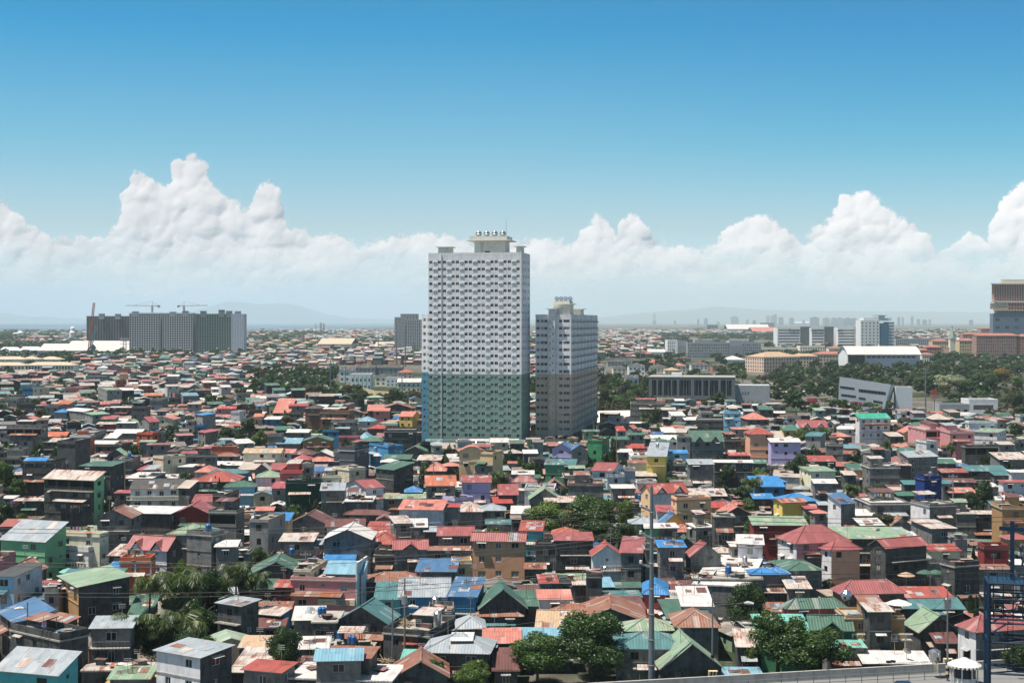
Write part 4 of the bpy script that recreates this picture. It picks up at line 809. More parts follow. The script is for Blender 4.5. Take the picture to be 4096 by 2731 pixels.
b.build('striped_wing', root); b = MB(); b.box(-w / 2 + 6, a + 22, -d / 2 + 4, d / 2 - 3, h, h + 5, MW['w']); b.box(a - 2, a + 10, -d / 2 + 3, d / 2 - 6, h + 5, h + 9, MW['w'], False); b.box(a - 5, a + 14, -d / 2 + 2, d / 2 - 5, h + 9, h + 9.6, MW['d'], True); b.tube((a - 2, -d / 2 + 1, h - 24), (a - 2, -d / 2 + 1, h + 9), .8, .8, MW['w'], 6); b.build('roof_pavilion', root)
block('office_building', 'long low pale office beyond the barrel roofed hall', 'office block', 3583, 3752, 1356, 1396, 4, 22, MW['g'], .5, .5, dep=30, each=False)
block('campus_building', 'long grey campus block with rows of dark windows', 'campus building', 2750, 2918, 1372, 1433, 5, 24, MW['g'], .62, .6, dep=34, gm=M_DARK)
block('campus_building', 'white end of the campus block with slit windows', 'campus building', 2670, 2710, 1362, 1420, 4, 5, MW['w'], .35, .55, dep=34)
block('campus_building', 'pale slatted bay joining the white campus end', 'campus building', 2710.5, 2749, 1368, 1432, 1, 16, MW['g'], .4, .8, dep=34)
block('campus_building', 'slatted far bay of the campus block', 'campus building', 2918.5, 2968, 1366, 1433, 1, 18, MW['g'], .4, .8, dep=34)
block('campus_building', 'darker last wing of the campus block', 'campus building', 2968.5, 3044, 1372, 1430, 5, 9, MW['g'], .6, .55, dep=30)
for u0, u1, lab in ((2780, 2852, 'first cream plant room on the campus roof'), (2925, 3000, 'second cream plant room on the campus roof')):
    x0, Y = gp(u0, 1428); x1, _ = gp(u1, 1428); b = MB(); z = HC - (1372 - HY) / F * Y; b.box(x0, x1, Y + 8, Y + 20, z - .6, z + 4.5, MW['c']); b.box(x0 - .5, x1 + .5, Y + 7.5, Y + 20.5, z + 4.5, z + 5, MW['w'], True); tag(b.build('plant_room'), lab, 'plant room')
block('office_building', 'pale low office with a glazed corner below the white office blocks', 'office block', 2984, 3040, 1388, 1428, 3, 6, MW['w'], .4, .5, dep=25)
block('office_building', 'long low cream office below the white office blocks', 'office block', 3041, 3190, 1392, 1420, 2, 16, MW['c'], .6, .5, dep=25, each=False)
block('office_building', 'cream low office with roof tanks beside the peach apartments', 'office block', 3200, 3300, 1386, 1420, 3, 10, MW['c'], .6, .5, dep=25, each=False)
block('apartment_block', 'long peach apartment block with tan hipped roof', 'apartments', 3055, 3200, 1428, 1490, 4, 13, MW['p'], .4, .6, side=-74, th=28, dep=None, roof='h', rc=ROOF['V'][0], style='b')
block('apartment_block', 'tan roofed peach apartment block continuing the long one', 'apartments', 3165, 3272, 1424, 1470, 3, 9, MW['p'], .4, .6, dep=16, roof='h', rc=ROOF['V'][0], style='b')
block('apartment_block', 'peach apartment block with terracotta roof beside the barrel hall', 'apartments', 3256, 3390, 1416, 1462, 3, 11, MW['p'], .4, .6, dep=18, roof='h', rc=RT, style='b')
block('apartment_block', 'small terracotta roofed pavilion above the peach apartments', 'apartments', 3315, 3372, 1392, 1425, 2, 5, MW['c'], .4, .5, dep=18, roof='h', rc=RT)
# barrel roofed hall
x0, Y = gp(3392, 1482); x1, _ = gp(3680, 1482); root = empty('sports_hall', ((x0 + x1) / 2, Y + 20, 0), 0, 'white hall with a long low barrel roof', 'hall'); w = x1 - x0; FOOT.append(((x0 + x1) / 2, Y + 20, 0, w, 45, 20)); hz = HC - (1418 - HY) / F * Y
b = MB(); b.wall((-w / 2 + 17, -20), (1, 0), w - 17, hz, [(2 + i * 5, hz - 3.4, 4.2, 2) for i in range(int((w - 20) / 5))] + [(4 + i * 9, 2, 3, 2.4) for i in range(6)], MW['v'], 0, .6); b.wall((-w / 2, -18), (1, 0), 17, hz + 1, [(2.5, hz - 4, 10, 3)], MW['w'], 0, .5); b.wall((-w / 2, 22), (0, -1), 40, hz, [], MW['w']); b.wall((w / 2, -20), (0, 1), 42, hz, [], MW['w']); b.build('wall', root)
b = MB(); b.poly([(-w / 2 + .5, -19, .2), (w / 2 - .5, -19, .2), (w / 2 - .5, -19, hz - .2), (-w / 2 + .5, -19, hz - .2)], M_DARK); b.build('glazing', root)
b = MB(); N = 10; pr = [(-22 + 46 * i / N, hz + .2 + 8.0 * sin(pi * i / N)) for i in range(N + 1)]
for i in range(N): b.plate([(-w / 2 - 1, pr[i][0], pr[i][1]), (w / 2 + 1, pr[i][0], pr[i][1]), (w / 2 + 1, pr[i + 1][0], pr[i + 1][1]), (-w / 2 - 1, pr[i + 1][0], pr[i + 1][1])], .4, RW)
b.box(-w / 2 + 36, w / 2 - 36, -1, 3, hz + 8.2, hz + 9.6, MW['c'], True); b.build('barrel_roof', root)
b = MB(); b.poly([(-w / 2 + .3, y, hz) for y in (-20, 22)][::-1] + [(-w / 2 + .3, -22 + 46 * i / N, hz + 8.0 * sin(pi * i / N)) for i in range(1, N)], MW['w']); b.build('gable_end', root)
# terracotta quarter
for u0, u1, yt, yb, c, lab in ((3664, 3712, 1400, 1452, 'o', 'small terracotta house at the edge of the quarter'), (3688, 3735, 1418, 1462, 'c', 'low cream house with an arched window among trees'), (3706, 3768, 1388, 1440, 'o', 'terracotta house with a flat grey cornice'), (3730, 3795, 1364, 1425, 'y', 'ochre house with a tiled hip roof behind the terracotta one'), (3795, 3840, 1390, 1432, 'k', 'low pink house with a tiled roof'), (3838, 3906, 1362, 1435, 'y', 'yellow house front with tall balcony bays'), (3852, 3925, 1336, 1400, 'k', 'pink house with a gable behind the yellow front'), (3906, 4078, 1342, 1440, 'k', 'broad terracotta apartment house with balconies'), (3925, 3978, 1314, 1380, 'k', 'square terracotta turret with a tiled cap'), (3990, 4062, 1322, 1390, 'o', 'terracotta house rising behind the broad one'), (4068, 4160, 1345, 1440, 'o', 'red orange house at the frame edge'), (4064, 4130, 1318, 1400, 'k', 'pink turret beside the red orange house')):
    block('terracotta_house', lab, 'apartments', u0, u1, yt, yb, max(2, int((yb - yt) / 13)), max(3, int((u1 - u0) / 9)), MW[c], .42, .55, dep=18, roof='h', rc=RT, style='b', group='houses of the terracotta quarter')
for u0, u1, yt, yb, c, n, cc, lab in ((3968, 4200, 1252, 1395, 'd', 5, 5, 'grey office podium'), ):
    root, w, d, h = block('high_rise', 'stepped peach high-rise cut by the frame edge, over a grey office base', 'high-rise', 3972, 4200, 1256, 1422, 5, 6, MW['s'], .45, .4, dep=14, gm=M_DARK)
    Y = root.location.y - d / 2; cx0 = root.location.x
    def zz(py): return HC - (py - HY) / F * Y
    def xx(px): return (px - CX) / F * Y - cx0
    b = MB(); b.wall((xx(3990), -d / 2 + 3), (1, 0), xx(4200) - xx(3990), zz(1206) - h, [(2 + i * 4, z, 2.1, 7) for i in range(17) for z in (2, 12)], MW['o'], h, .8); b.wall((xx(3990), d / 2), (0, -1), d - 3, zz(1206) - h, [], MW['p'], h); b.build('middle_tier', root)
    b = MB(); b.wall((xx(3974), -d / 2 + 2), (1, 0), 22, zz(1212) - zz(1240), [(1, 1, 20, 1.3), (1, 4, 20, 1.3), (1, 7, 20, 1.3)], MW['p'], zz(1240), .7); b.box(xx(3974), xx(3974) + 22, -d / 2 + 3, d / 2, zz(1240), zz(1212), MW['p'], True); b.build('corner_bay', root)
    b = MB(); b.wall((xx(3980), -d / 2 + 6), (1, 0), xx(4200) - xx(3980), zz(1136) - zz(1206), [(2 + i * 3.6, 1.5 + k * 3.3, 1.9, 2.2) for i in range(19) for k in range(7)], MW['k'], zz(1206), .9); b.wall((xx(3980), d / 2), (0, -1), d - 6, zz(1136) - zz(1206), [], MW['k'], zz(1206)); b.build('upper_tier', root)
    b = MB(); b.box(xx(3990) + .5, xx(4200), -d / 2 + 4.2, -d / 2 + 4.4, h + .5, zz(1210), M_DARK); b.box(xx(3980) + .5, xx(4200), -d / 2 + 7.2, -d / 2 + 7.5, zz(1206) + .5, zz(1138), M_DARK); b.build('glazing', root)
    b = MB()
    for py, u, dd in ((1242, 3970, 0), (1208, 3964, 1), (1136, 3966, 4)): b.box(xx(u), xx(4205), -d / 2 + dd - 1, d / 2 + 1, zz(py), zz(py) + 1.1, MW['c'], True)
    b.build('cornices', root)
    b = MB(); b.box(xx(4016), xx(4200), -d / 2 + 8, d / 2 - 1, zz(1135), zz(1119), MW['c']); b.box(xx(4008), xx(4205), -d / 2 + 7, d / 2 - .5, zz(1119), zz(1117), MW['c'], True); b.build('roof_pavilion', root)
# church spire
x, Y = gp(3809, 1432); root = empty('church_steeple', (x, Y, 0), 0, 'slim church steeple with a pale green pointed roof', 'steeple'); zt = lambda py: HC - (py - HY) / F * Y
b = MB(); b.box(-4, 4, -4, 4, 0, zt(1352), MW['c']); b.box(-4.4, 4.4, -4.4, 4.4, zt(1354), zt(1350), MW['w'], True); b.build('bell_tower', root); b = MB(); b.lathe([(6, zt(1350)), (4.4, zt(1338)), (.01, zt(1313))], ROOF['L'][0], 4); b.build('spire', root); b = MB(); b.tube((0, 0, zt(1314)), (0, 0, zt(1304)), .4, .2, M_CAB, 4); b.box(-1.3, 1.3, -.2, .2, zt(1308), zt(1307), M_CAB, True); b.build('finial_cross', root)
# grey museum on stilts
x0, Y = gp(2616, 1622); x1, _ = gp(2946, 1622); Yf = 830; thm = radians(-9)
root, w, d, h = None, (x1 - x0), 26, 17.0
zt0 = 17.0; zb0 = 4.2; cxm = (2781 - CX) / F * Yf; root = empty('museum_building', (cxm, Yf + 13, 0), thm, 'long grey concrete hall on stilts with tall dark glass slots', 'exhibition hall'); w = 50; FOOT.append((cxm, Yf + 13, thm, w + 24, d + 4, 17))
b = MB(); slots = [(1.9, 2.6), (5.6, 2.2), (9.0, 4.1), (14.0, 2.6), (18.2, 6.6), (27.0, 4.2), (32.4, 2.8), (36.2, 4.8), (42.6, 2.9), (46.3, 2.6)]
b.wall((-w / 2, -d / 2), (1, 0), w, zt0 - zb0, [(a * .98, 2.2, q, 9.2) for a, q in slots], MW['x'], zb0, .7); b.wall((w / 2, -d / 2), (0, 1), d, zt0 - zb0, [(12, 2.5, 6, 8)], MW['b'], zb0, .7); b.wall((w / 2, d / 2), (-1, 0), w, zt0 - zb0, [], MW['b'], zb0); b.wall((-w / 2, d / 2), (0, -1), d, zt0 - zb0, [], MW['b'], zb0); b.poly([(-w / 2, -d / 2, zb0), (-w / 2, d / 2, zb0), (w / 2, d / 2, zb0), (w / 2, -d / 2, zb0)], MW['b']); b.build('wall', root)
b = MB(); b.box(-w / 2 + .6, w / 2 - .6, -d / 2 + .68, -d / 2 + .75, zb0 + .4, zt0 - .5, M_DARK); b.box(w / 2 - .75, w / 2 - .68, -d / 2 + 1, d / 2 - 1, zb0 + .4, zt0 - .5, M_DARK); b.build('glazing', root)
b = MB()
for a, q in slots:
    for k in range(max(1, int(q / 1.6))): b.box(-w / 2 + a * .98 + .8 + k * 1.6, -w / 2 + a * .98 + .86 + k * 1.6, -d / 2 + .4, -d / 2 + .5, zb0 + 2.2, zb0 + 11.4, MW['w'])
tag(b.build('sunshade_fins', root), kind='stuff')
b = MB(); b.box(-w / 2 - .15, w / 2 + .15, -d / 2 - .15, d / 2 + .15, zt0, zt0 + .5, MW['g'], True, CONC); b.box(-w / 2 + 13, -w / 2 + 19, -d / 2 + 6, -d / 2 + 11, zt0 + .5, zt0 + 2.6, MW['w']); b.build('roof', root)
b = MB()
for i in range(6): b.box(-w / 2 + 4 + i * 8.4, -w / 2 + 4.9 + i * 8.4, -d / 2 + 2, -d / 2 + 3, 0, zb0, MW['g'])
b.box(-w / 2 + 20, w / 2 - 3, -d / 2 + 9, d / 2 - 2, 0, zb0, MW['d']); b.build('stilts', root)
b = MB(); b.wall((w / 2 + .05, -d / 2 + 11), (1, 0), 20, 12.2, [(2.5 + i * 1.6, 6.4, .7, 2) for i in range(4)] + [(2 + i * 2.6, 1, .7, 2) for i in range(5)], MW['g'], 0, .4); b.box(w / 2 + .05, w / 2 + 20, -d / 2 + 11.5, d / 2 + 6, .1, 12.1, MW['g']); b.build('side_wing', root)
# leaning silver building
M_SILV = wallmat('silver_cladding', scal((184, 192, 198), .86), .1, lines=1.6)
def leaning():
    Y = 800; root = empty('gallery_building', ((3500 - CX) / F * Y, Y + 8, 0), radians(-7), 'leaning silver clad building with narrow ribbon windows', 'gallery'); cx = (3500 - CX) / F * Y
    def Q(px, py): return ((px - CX) / F * Y - cx, HC - (py - HY) / F * Y)
    a, b_, c, d_ = Q(3361, 1600), Q(3530, 1648), Q(3569, 1537), Q(3368, 1507); b_ = (b_[0], 0); a = (a[0], 0); D = 13; dx = 4.2
    b = MB(); fr = [(a[0], -8, 0), (b_[0] + 1.5, -8, 0), (c[0], -8, c[1]), (d_[0], -8, d_[1])]; bk = [(x + dx, y + D, z - (1.5 if z else 0)) for x, y, z in fr]
    b.poly(fr, M_SILV); b.poly([fr[1], bk[1], bk[2], fr[2]], M_SILV); b.poly([fr[3], fr[2], bk[2], bk[3]], CONC); b.poly([bk[0], fr[0], fr[3], bk[3]], M_SILV); b.poly(bk[::-1], M_SILV); b.build('cladding', root)
    for (u0, u1, v0, v1) in ((3370, 3427, 1547, 1562), (3443, 3549, 1560, 1584), (3374, 3432, 1579, 1593), (3443, 3470, 1591, 1599), (3500, 3537, 1603, 1616)):
        p, q = Q(u0, v0), Q(u1, v1); h = .85 if u1 - u0 < 70 else 1.1; s = (q[1] - p[1]) * .5; b = MB(); b.poly([(p[0], -8.03, p[1] - h), (q[0], -8.03, p[1] + s - h), (q[0], -8.03, p[1] + s + h * .6), (p[0], -8.03, p[1] + h * .6)], M_DARK)
        for k in range(8): f = (k + .5) / 8; x = p[0] + (q[0] - p[0]) * f; z = p[1] + s * f; b.box(x - .04, x + .04, -8.1, -8.03, z - h, z + h * .6, M_STEEL)
        b.build('ribbon_window', root)
    p = Q(3600, 1552); b = MB(); b.box(p[0] - 1, p[0] + 8, -4, 9, 0, p[1] - .4, M_SILV, False, CONC)
    for a_ in ((p[0] - 1, p[0] + 8, -4, -3.8), (p[0] - 1, p[0] + 8, 8.8, 9), (p[0] - 1, p[0] - .8, -3.8, 8.8), (p[0] + 7.8, p[0] + 8, -3.8, 8.8)): b.box(*a_, p[1] - .4, p[1] + .5, M_SILV, True)
    b.build('annex', root); FOOT.append((cx + 2, Y + 8, 0, 46, 24, 17))
leaning()
block('hall_building', 'small white hall with a curved roof before the campus', 'hall', 2594, 2664, 1408, 1430, 1, 5, MW['w'], .5, .4, dep=22, roof='s', rc=RW)
block('hall_building', 'white shallow arched roof beside the terracotta roofs', 'hall', 2895, 2982, 1438, 1452, 1, 8, MW['w'], .5, .4, dep=30, roof='h', rc=RW)
for k, (u0, u1, yt, yb, c, rc_, lab) in enumerate(((2388, 2422, 1460, 1505, 'w', 'B', 'narrow white villa with a brown roof beside the taupe tower'), (2452, 2505, 1470, 1500, 'c', 'K', 'grey roofed villa with cream walls among trees'), (2515, 2580, 1462, 1505, 'w', 'K', 'white villa with tall slit windows and a grey roof'), (2600, 2672, 1468, 1492, 'c', 'K', 'long grey roofed villa with a green terrace'), (2572, 2660, 1449, 1462, 'p', 'O', 'villa with a bright orange tiled roof'), (2620, 2680, 1452, 1468, 'p', 'O', 'second orange roofed villa beside the bright one'), (2690, 2745, 1462, 1490, 'c', 'S', 'small peach roofed villa'), (2660, 2720, 1480, 1508, 'c', 'V', 'ornate cream villa with arched windows'), (2765, 2832, 1456, 1482, 'w', 'M', 'white villa with a brown hipped roof'), (2850, 2905, 1462, 1486, 'B', 'K', 'dark brown cubic villa beside palms'), (2720, 2765, 1432, 1450, 'g', 'M', 'brown roofed villa behind the orange roofs'), (2430, 2500, 1446, 1466, 'g', 'K', 'grey hip roofed house in the second row'), (2500, 2570, 1442, 1460, 'w', 'K', 'white house in the second row behind the slit windows'))):
    block('villa', lab, 'villa', u0, u1, yt, yb, 2, max(2, int((u1 - u0) / 14)), MW.get(c, MW['o']), .4, .5, dep=16, roof='h', rc=ROOF[rc_][0], group='villas behind the grey hall')
block('house', 'modern house with a single tilted grey roof and white pillar', 'house', 2492, 2555, 1512, 1556, 2, 3, MW['w'], .5, .6, dep=12, roof='s', rc=ROOF['K'][0])
b = MB(); p = [gp(2388, 1700, 2), gp(2520, 1672, 2), gp(2520, 1650, 2), gp(2388, 1652, 2)]; b.plate([(x, y, 3.2) for x, y in p], 3.2, MW['c'], MW['w']); tag(b.build('concrete_reservoir'), 'low pale concrete reservoir slab beside the taupe tower', 'reservoir'); FOOT.append(((p[0][0] + p[2][0]) / 2, (p[0][1] + p[2][1]) / 2, 0, 16, 60, 3))
root, w, d, h = block('modern_pavilion', 'white rounded modern building near the trees', 'building', 3876, 3992, 1603, 1652, 1, 1, MW['w'], .7, .55, dep=14, depth=1.2)
block('modern_pavilion', 'low white building with roof equipment beside the rounded one', 'building', 3758, 3878, 1622, 1660, 1, 4, MW['g'], .5, .4, dep=12)
x0, Y = gp(3560, 1690); x1, _ = gp(3718, 1690); b = MB(); b.box(x0, x1, Y, Y + 1.2, 0, 4.6, M_CAB, True); b.box(x0, x1, Y - .4, Y + 1.6, 4.6, 4.9, MW['g'], True); tag(b.build('signboard'), 'long dark billboard fence under the flower beds', 'billboard'); FOOT.append(((x0 + x1) / 2, Y, 0, x1 - x0, 8, 4))
# pergola walks
M_PERG = plain('white_pergola_steel', (.55, .56, .56), .6)
def pergola(lab, u0, v0, u1, v1, n, z=3.2):
    a, c = gp(u0, v0), gp(u1, v1); b = MB()
    for i in range(n + 1):
        f = i / n; x, y = a[0] + (c[0] - a[0]) * f, a[1] + (c[1] - a[1]) * f
        for dy in (0, 3): b.tube((x, y + dy, 0), (x, y + dy, z), .09, .09, M_PERG, 4)
    for dy in (0, 1, 2, 3): b.tube((a[0], a[1] + dy, z), (c[0], c[1] + dy, z), .09, .09, M_PERG, 4)
    tag(b.build('pergola'), lab, 'pergola')
pergola('long white pergola under bougainvillea', 3160, 1640, 3450, 1665, 16); pergola('short white pergola before the leaning silver building', 3330, 1680, 3520, 1685, 10, 4)
b = MB(); a, c = gp(3115, 1588), gp(3305, 1583); b.plate([(a[0], a[1], 3.2), (c[0], c[1], 3.2), (c[0], c[1] + 6, 3.5), (a[0], a[1] + 6, 3.5)], .3, RW); 
for i in range(9): b.tube((a[0] + (c[0] - a[0]) * i / 8, a[1] + (c[1] - a[1]) * i / 8 + .5, 0), (a[0] + (c[0] - a[0]) * i / 8, a[1] + (c[1] - a[1]) * i / 8 + .5, 3), .15, .15, MW['g'], 4)
tag(b.build('covered_walkway'), 'long flat white covered walkway below the dry slope', 'walkway')
# far skyline
G3 = 'hazy high-rises on the horizon'; rs = random.Random(3)
SKY = [(2615, 2, 1253, 1297, 0), (2621, 2, 1253, 1297, 0), (2618, 14, 1283, 1298, 0), (2824, 14, 1274, 1300, 3), (2793, 8, 1278, 1300, 3), (2939, 30, 1267, 1300, 6), (3072, 12, 1264, 1300, 3), (3093, 20, 1263, 1300, 4), (3102, 12, 1258, 1300, 3), (3125, 18, 1270, 1300, 3), (3167, 18, 1272, 1300, 3), (3260, 34, 1270, 1303, 6), (3306, 26, 1272, 1303, 5), (3336, 22, 1272, 1303, 5), (3360, 24, 1272, 1303, 5), (3392, 30, 1273, 1303, 5), (3418, 18, 1274, 1303, 4), (3596, 10, 1270, 1302, 2), (3612, 8, 1270, 1302, 2), (3649, 10, 1266, 1302, 3), (3674, 14, 1277, 1302, 3), (3700, 16, 1280, 1302, 3), (3720, 10, 1278, 1302, 2), (3886, 14, 1281, 1302, 2), (2990, 10, 1280, 1301, 2), (3018, 12, 1282, 1301, 2), (3215, 10, 1281, 1301, 2), (2700, 10, 1283, 1300, 2), (2873, 14, 1288, 1301, 3)]
for k, (u, wd, yt, yb, c) in enumerate(SKY):
    if u in (2615, 2621):
        x, Y = gp(u, yb); b = MB(); b.tube((0, 0, 0), (0, 0, HC + (HY - yt) / F * Y), 8, 6, MW['d'], 8); o = b.build('chimney'); o.location = (x, Y, 0); tag(o, 'tall dark power station chimney on the horizon, one of two', 'chimney', 'twin power station chimneys'); continue
    x, Y = gp(u, yb); wm_w = wd / F * Y; zt = HC + (HY - yt) / F * Y; b = MB(); m = MW[rs.choice('gsdg')]
    nr = max(3, int(zt / 14)); cc = max(2, c); ops = [(wm_w / cc * (i + .2), zt / nr * (j + .3), wm_w / cc * .6, zt / nr * .45) for i in range(cc) for j in range(nr)]
    b.wall((-wm_w / 2, 0), (1, 0), wm_w, zt, ops, m, 0, 2); b.box(-wm_w / 2, wm_w / 2, 2.2, wm_w * .6 + 3, 0, zt, m); b.box(-wm_w * .2, wm_w * .2, 3, wm_w * .3 + 4, zt, zt + 8, m); o = b.build('high_rise'); o.location = (x, Y, 0)
    tag(o, 'hazy blue grey high-rise on the horizon beyond the offices', 'high-rise', G3)
for k, (u0, u1, yt, yb, lab) in enumerate(((3042, 3098, 1291, 1312, 'dark unfinished block beyond the white offices'), (2830, 2872, 1300, 1322, 'dark grey block standing in the far housing'), (2688, 2716, 1330, 1345, 'small grey blue block in the far housing'))): block('office_building', lab, 'office block', u0, u1, yt, yb, 4, 9, MW['d'], .5, .6, dep=30)
for k, (u0, u1, yt, yb, rf, lab) in enumerate(((2910, 3080, 1316, 1332, 'g', 'huge pale grey warehouse roof in the far city'), (2980, 3030, 1308, 1318, 'g', 'white curved warehouse roof in the far city'), (3010, 3110, 1325, 1338, 'g', 'row of red roofed sheds beside the huge warehouse'), (3160, 3240, 1292, 1299, 'g', 'low white mall with a red end near the horizon'), (2360, 2420, 1395, 1410, 'h', 'small pale shed beside the taupe tower'))): block('warehouse', lab, 'warehouse', u0, u1, yt, yb, 1, 6, MW['g'], .5, .3, dep=120 if k < 4 else 20, roof=rf, rc=[RW, RW, ROOF['S'][0], RW, RW][k])
# ---------------------------------------------------------------- trees
def leafmat(name, a, b_, c_):
    m = bpy.data.materials.new(name); m.use_nodes = True; t = NT(m.node_tree); t.n.clear()
    ge = t.new('ShaderNodeNewGeometry'); rp = ge.outputs['Random Per Island']; oi = t.new('ShaderNodeObjectInfo').outputs['Random']
    col = t.ramp(t.m('ADD', t.m('MULTIPLY', rp, .75), t.m('MULTIPLY', oi, .25)), [(0.0, a), (0.55, b_), (1.0, c_)])
    d = t.new('ShaderNodeBsdfDiffuse'); tl = t.new('ShaderNodeBsdfTranslucent'); gl = t.new('ShaderNodeBsdfGlossy'); gl.inputs['Roughness'].default_value = .45; gl.inputs[0].default_value = (.5, .5, .5, 1)
    t.put(d.inputs[0], col); t.put(tl.inputs[0], t.mix(1.0, col, (1.2, 1.5, .5), 'MULTIPLY')); mx = t.new('ShaderNodeMixShader'); mx.inputs[0].default_value = .28; t.l.new(d.outputs[0], mx.inputs[1]); t.l.new(tl.outputs[0], mx.inputs[2])
    m2 = t.new('ShaderNodeMixShader'); m2.inputs[0].default_value = .06; t.l.new(mx.outputs[0], m2.inputs[1]); t.l.new(gl.outputs[0], m2.inputs[2])
    o = t.new('ShaderNodeOutputMaterial'); t.l.new(m2.outputs[0], o.inputs[0]); return m
LM = dict(g=leafmat('leaf_green', (.016, .046, .010), (.050, .105, .022), (.135, .20, .055)), d=leafmat('leaf_dark', (.009, .030, .010), (.028, .064, .018), (.080, .125, .038)),
          l=leafmat('leaf_light', (.045, .085, .015), (.095, .16, .03), (.19, .25, .06)), o=leafmat('leaf_olive', (.022, .030, .010), (.055, .062, .020), (.12, .11, .045)), p=leafmat('leaf_palm', (.006, .022, .007), (.035, .075, .016), (.20, .22, .06)),
          b=leafmat('leaf_brownish', (.05, .04, .02), (.10, .085, .045), (.17, .14, .09)), y=leafmat('flower_yellow', (.10, .08, .01), (.28, .17, .02), (.45, .27, .03)), w=leafmat('flower_white', (.05, .08, .03), (.32, .36, .24), (.6, .55, .45)), m=leafmat('flower_magenta', (.05, .05, .02), (.32, .03, .09), (.5, .06, .16)))
M_BARK = plain('bark', (.085, .065, .05), .9, 0, .5)
def crown_np(seed, n, leaf, flat=.8, lobes=16):
    r = np.random.RandomState(seed); C = []
    for _ in range(lobes):
        while True:
            c = r.uniform(-1, 1, 3)
            if np.linalg.norm(c) < 1: break
        C.append((c * np.array([.78, .78, .68]), r.uniform(.16, .44)))
    C.append((np.zeros(3), .5)); k = r.choice(len(C), n, p=np.array([q[1] ** 2 for q in C]) / sum(q[1] ** 2 for q in C))
    cc = np.array([q[0] for q in C])[k]; rr_ = np.array([q[1] for q in C])[k]
    u = r.normal(size=(n, 3)); u /= np.linalg.norm(u, axis=1)[:, None]; u[:, 2] = np.where(r.rand(n) < .6, np.abs(u[:, 2]), u[:, 2])
    P = cc + u * (rr_ * (r.uniform(.55, 1.06, n)))[:, None]; P[:, 2] = P[:, 2] * flat
    N = u + r.normal(size=(n, 3)) * .55; N /= np.linalg.norm(N, axis=1)[:, None]
    T = np.cross(N, r.normal(size=(n, 3))); T /= np.linalg.norm(T, axis=1)[:, None]; Bv = np.cross(N, T)
    s = (leaf * r.uniform(.55, 1.3, n))[:, None]; q = .62
    V = np.stack([P - T * s - Bv * s * q, P + T * s - Bv * s * q * .4, P + T * s * .8 + Bv * s * q, P - T * s * .5 + Bv * s * q * .9], 1).reshape(-1, 3)
    return V, np.arange(n * 4).reshape(n, 4)
def as_mesh(name, V, Q, m):
    o = np_mesh(name, V, Q, [m]); me = o.data; bpy.data.objects.remove(o); return me
CR = {}
def crown_mesh(kind, size, var):
    key = (kind, size, var)
    if key not in CR:
        n, leaf = {'L': (15000, .034), 'M': (6500, .05), 'S': (2200, .082), 'T': (700, .13)}[size]
        V, Q = crown_np(hash(key[1:]) % 997 + var * 31 + ord(size), n, leaf, 1.0, {'L': 26, 'M': 18, 'S': 13, 'T': 9}[size]); CR[key] = as_mesh('crown', V, Q, LM[kind])
    return CR[key]
def trunk_mesh(var):
    if ('t', var) in CR: return CR[('t', var)]
    r = random.Random(var); b = MB(); b.tube((0, 0, 0), (.02, 0, .45), .035, .025, M_BARK, 7)
    for k in range(5):
        a = k * 1.3 + r.random(); p = (.02 + .22 * cos(a), .22 * sin(a), .75 + r.random() * .1); b.tube((.02, 0, .42), p, .02, .012, M_BARK, 5); b.tube(p, (p[0] * 1.7, p[1] * 1.7, .92), .012, .004, M_BARK, 4)
    o = b.build('trunk'); me = o.data; bpy.data.objects.remove(o); CR[('t', var)] = me; return me
NT_ = [0]
def tree(x, y, h, rad, kind, label, name='tree', group=None, size=None, trunk=True, ch=.72, ppx=None):
    NT_[0] += 1; v = NT_[0]; px = rad * 2 / y * F
    size = size or ('L' if px > 130 else 'M' if px > 52 else 'S' if px > 22 else 'T')
    root = empty(name, (x, y, 0), R.uniform(0, 6.28), label, 'bush' if name == 'bush' else 'tree', group); hz = h * ch / 2
    inst('crown', crown_mesh(kind, size, v % 3), root, (0, 0, h - hz * .93), 0, (rad * 1.12, rad * R.uniform(.95, 1.2), hz * 1.12))
    if trunk: inst('trunk', trunk_mesh(v % 3), root, (0, 0, 0), 0, (h * .9, h * .9, h * .95))
    return root
def palm_mesh(var):
    if ('p', var) in CR: return CR[('p', var)]
    r = np.random.RandomState(var); V = []; Q = []
    for k in range(24):
        a = k * 2.4 + r.uniform(-.2, .2); up = r.uniform(-.35, 1.1) if k > 3 else r.uniform(.8, 1.3); L = r.uniform(.85, 1.1); pts = []; p = np.zeros(3); dirv = up; n = 11
        for i in range(n + 1):
            pts.append(p.copy()); p = p + np.array([cos(a) * cos(dirv), sin(a) * cos(dirv), sin(dirv)]) * L / n; dirv -= .12 + .012 * i
        side = np.array([-sin(a), cos(a), 0])
        for i in range(1, n + 1):
            t0 = pts[i - 1]; t1 = pts[i]; wdt = .30 * sin(pi * min(1, (i + .6) / (n + 1))) + .03
            for sg in (-1, 1):
                for h_ in range(3):
                    f = h_ * .333; q0 = t0 + (t1 - t0) * f; q1 = t0 + (t1 - t0) * (f + .26); tip = q1 + side * sg * wdt + (t1 - t0) * 1.0 + np.array([0, 0, -wdt * r.uniform(.3, 1.3)])
                    b0 = len(V); V += [q0, q1, tip, tip - (t1 - t0) * .2]; Q.append((b0, b0 + 1, b0 + 2, b0 + 3))
        for i in range(1, n + 1):
            b0 = len(V); V += [pts[i - 1] - side * .012, pts[i - 1] + side * .012, pts[i] + side * .008, pts[i] - side * .008]; Q.append((b0, b0 + 1, b0 + 2, b0 + 3))
    CR[('p', var)] = as_mesh('crown', V, Q, LM['p']); return CR[('p', var)]
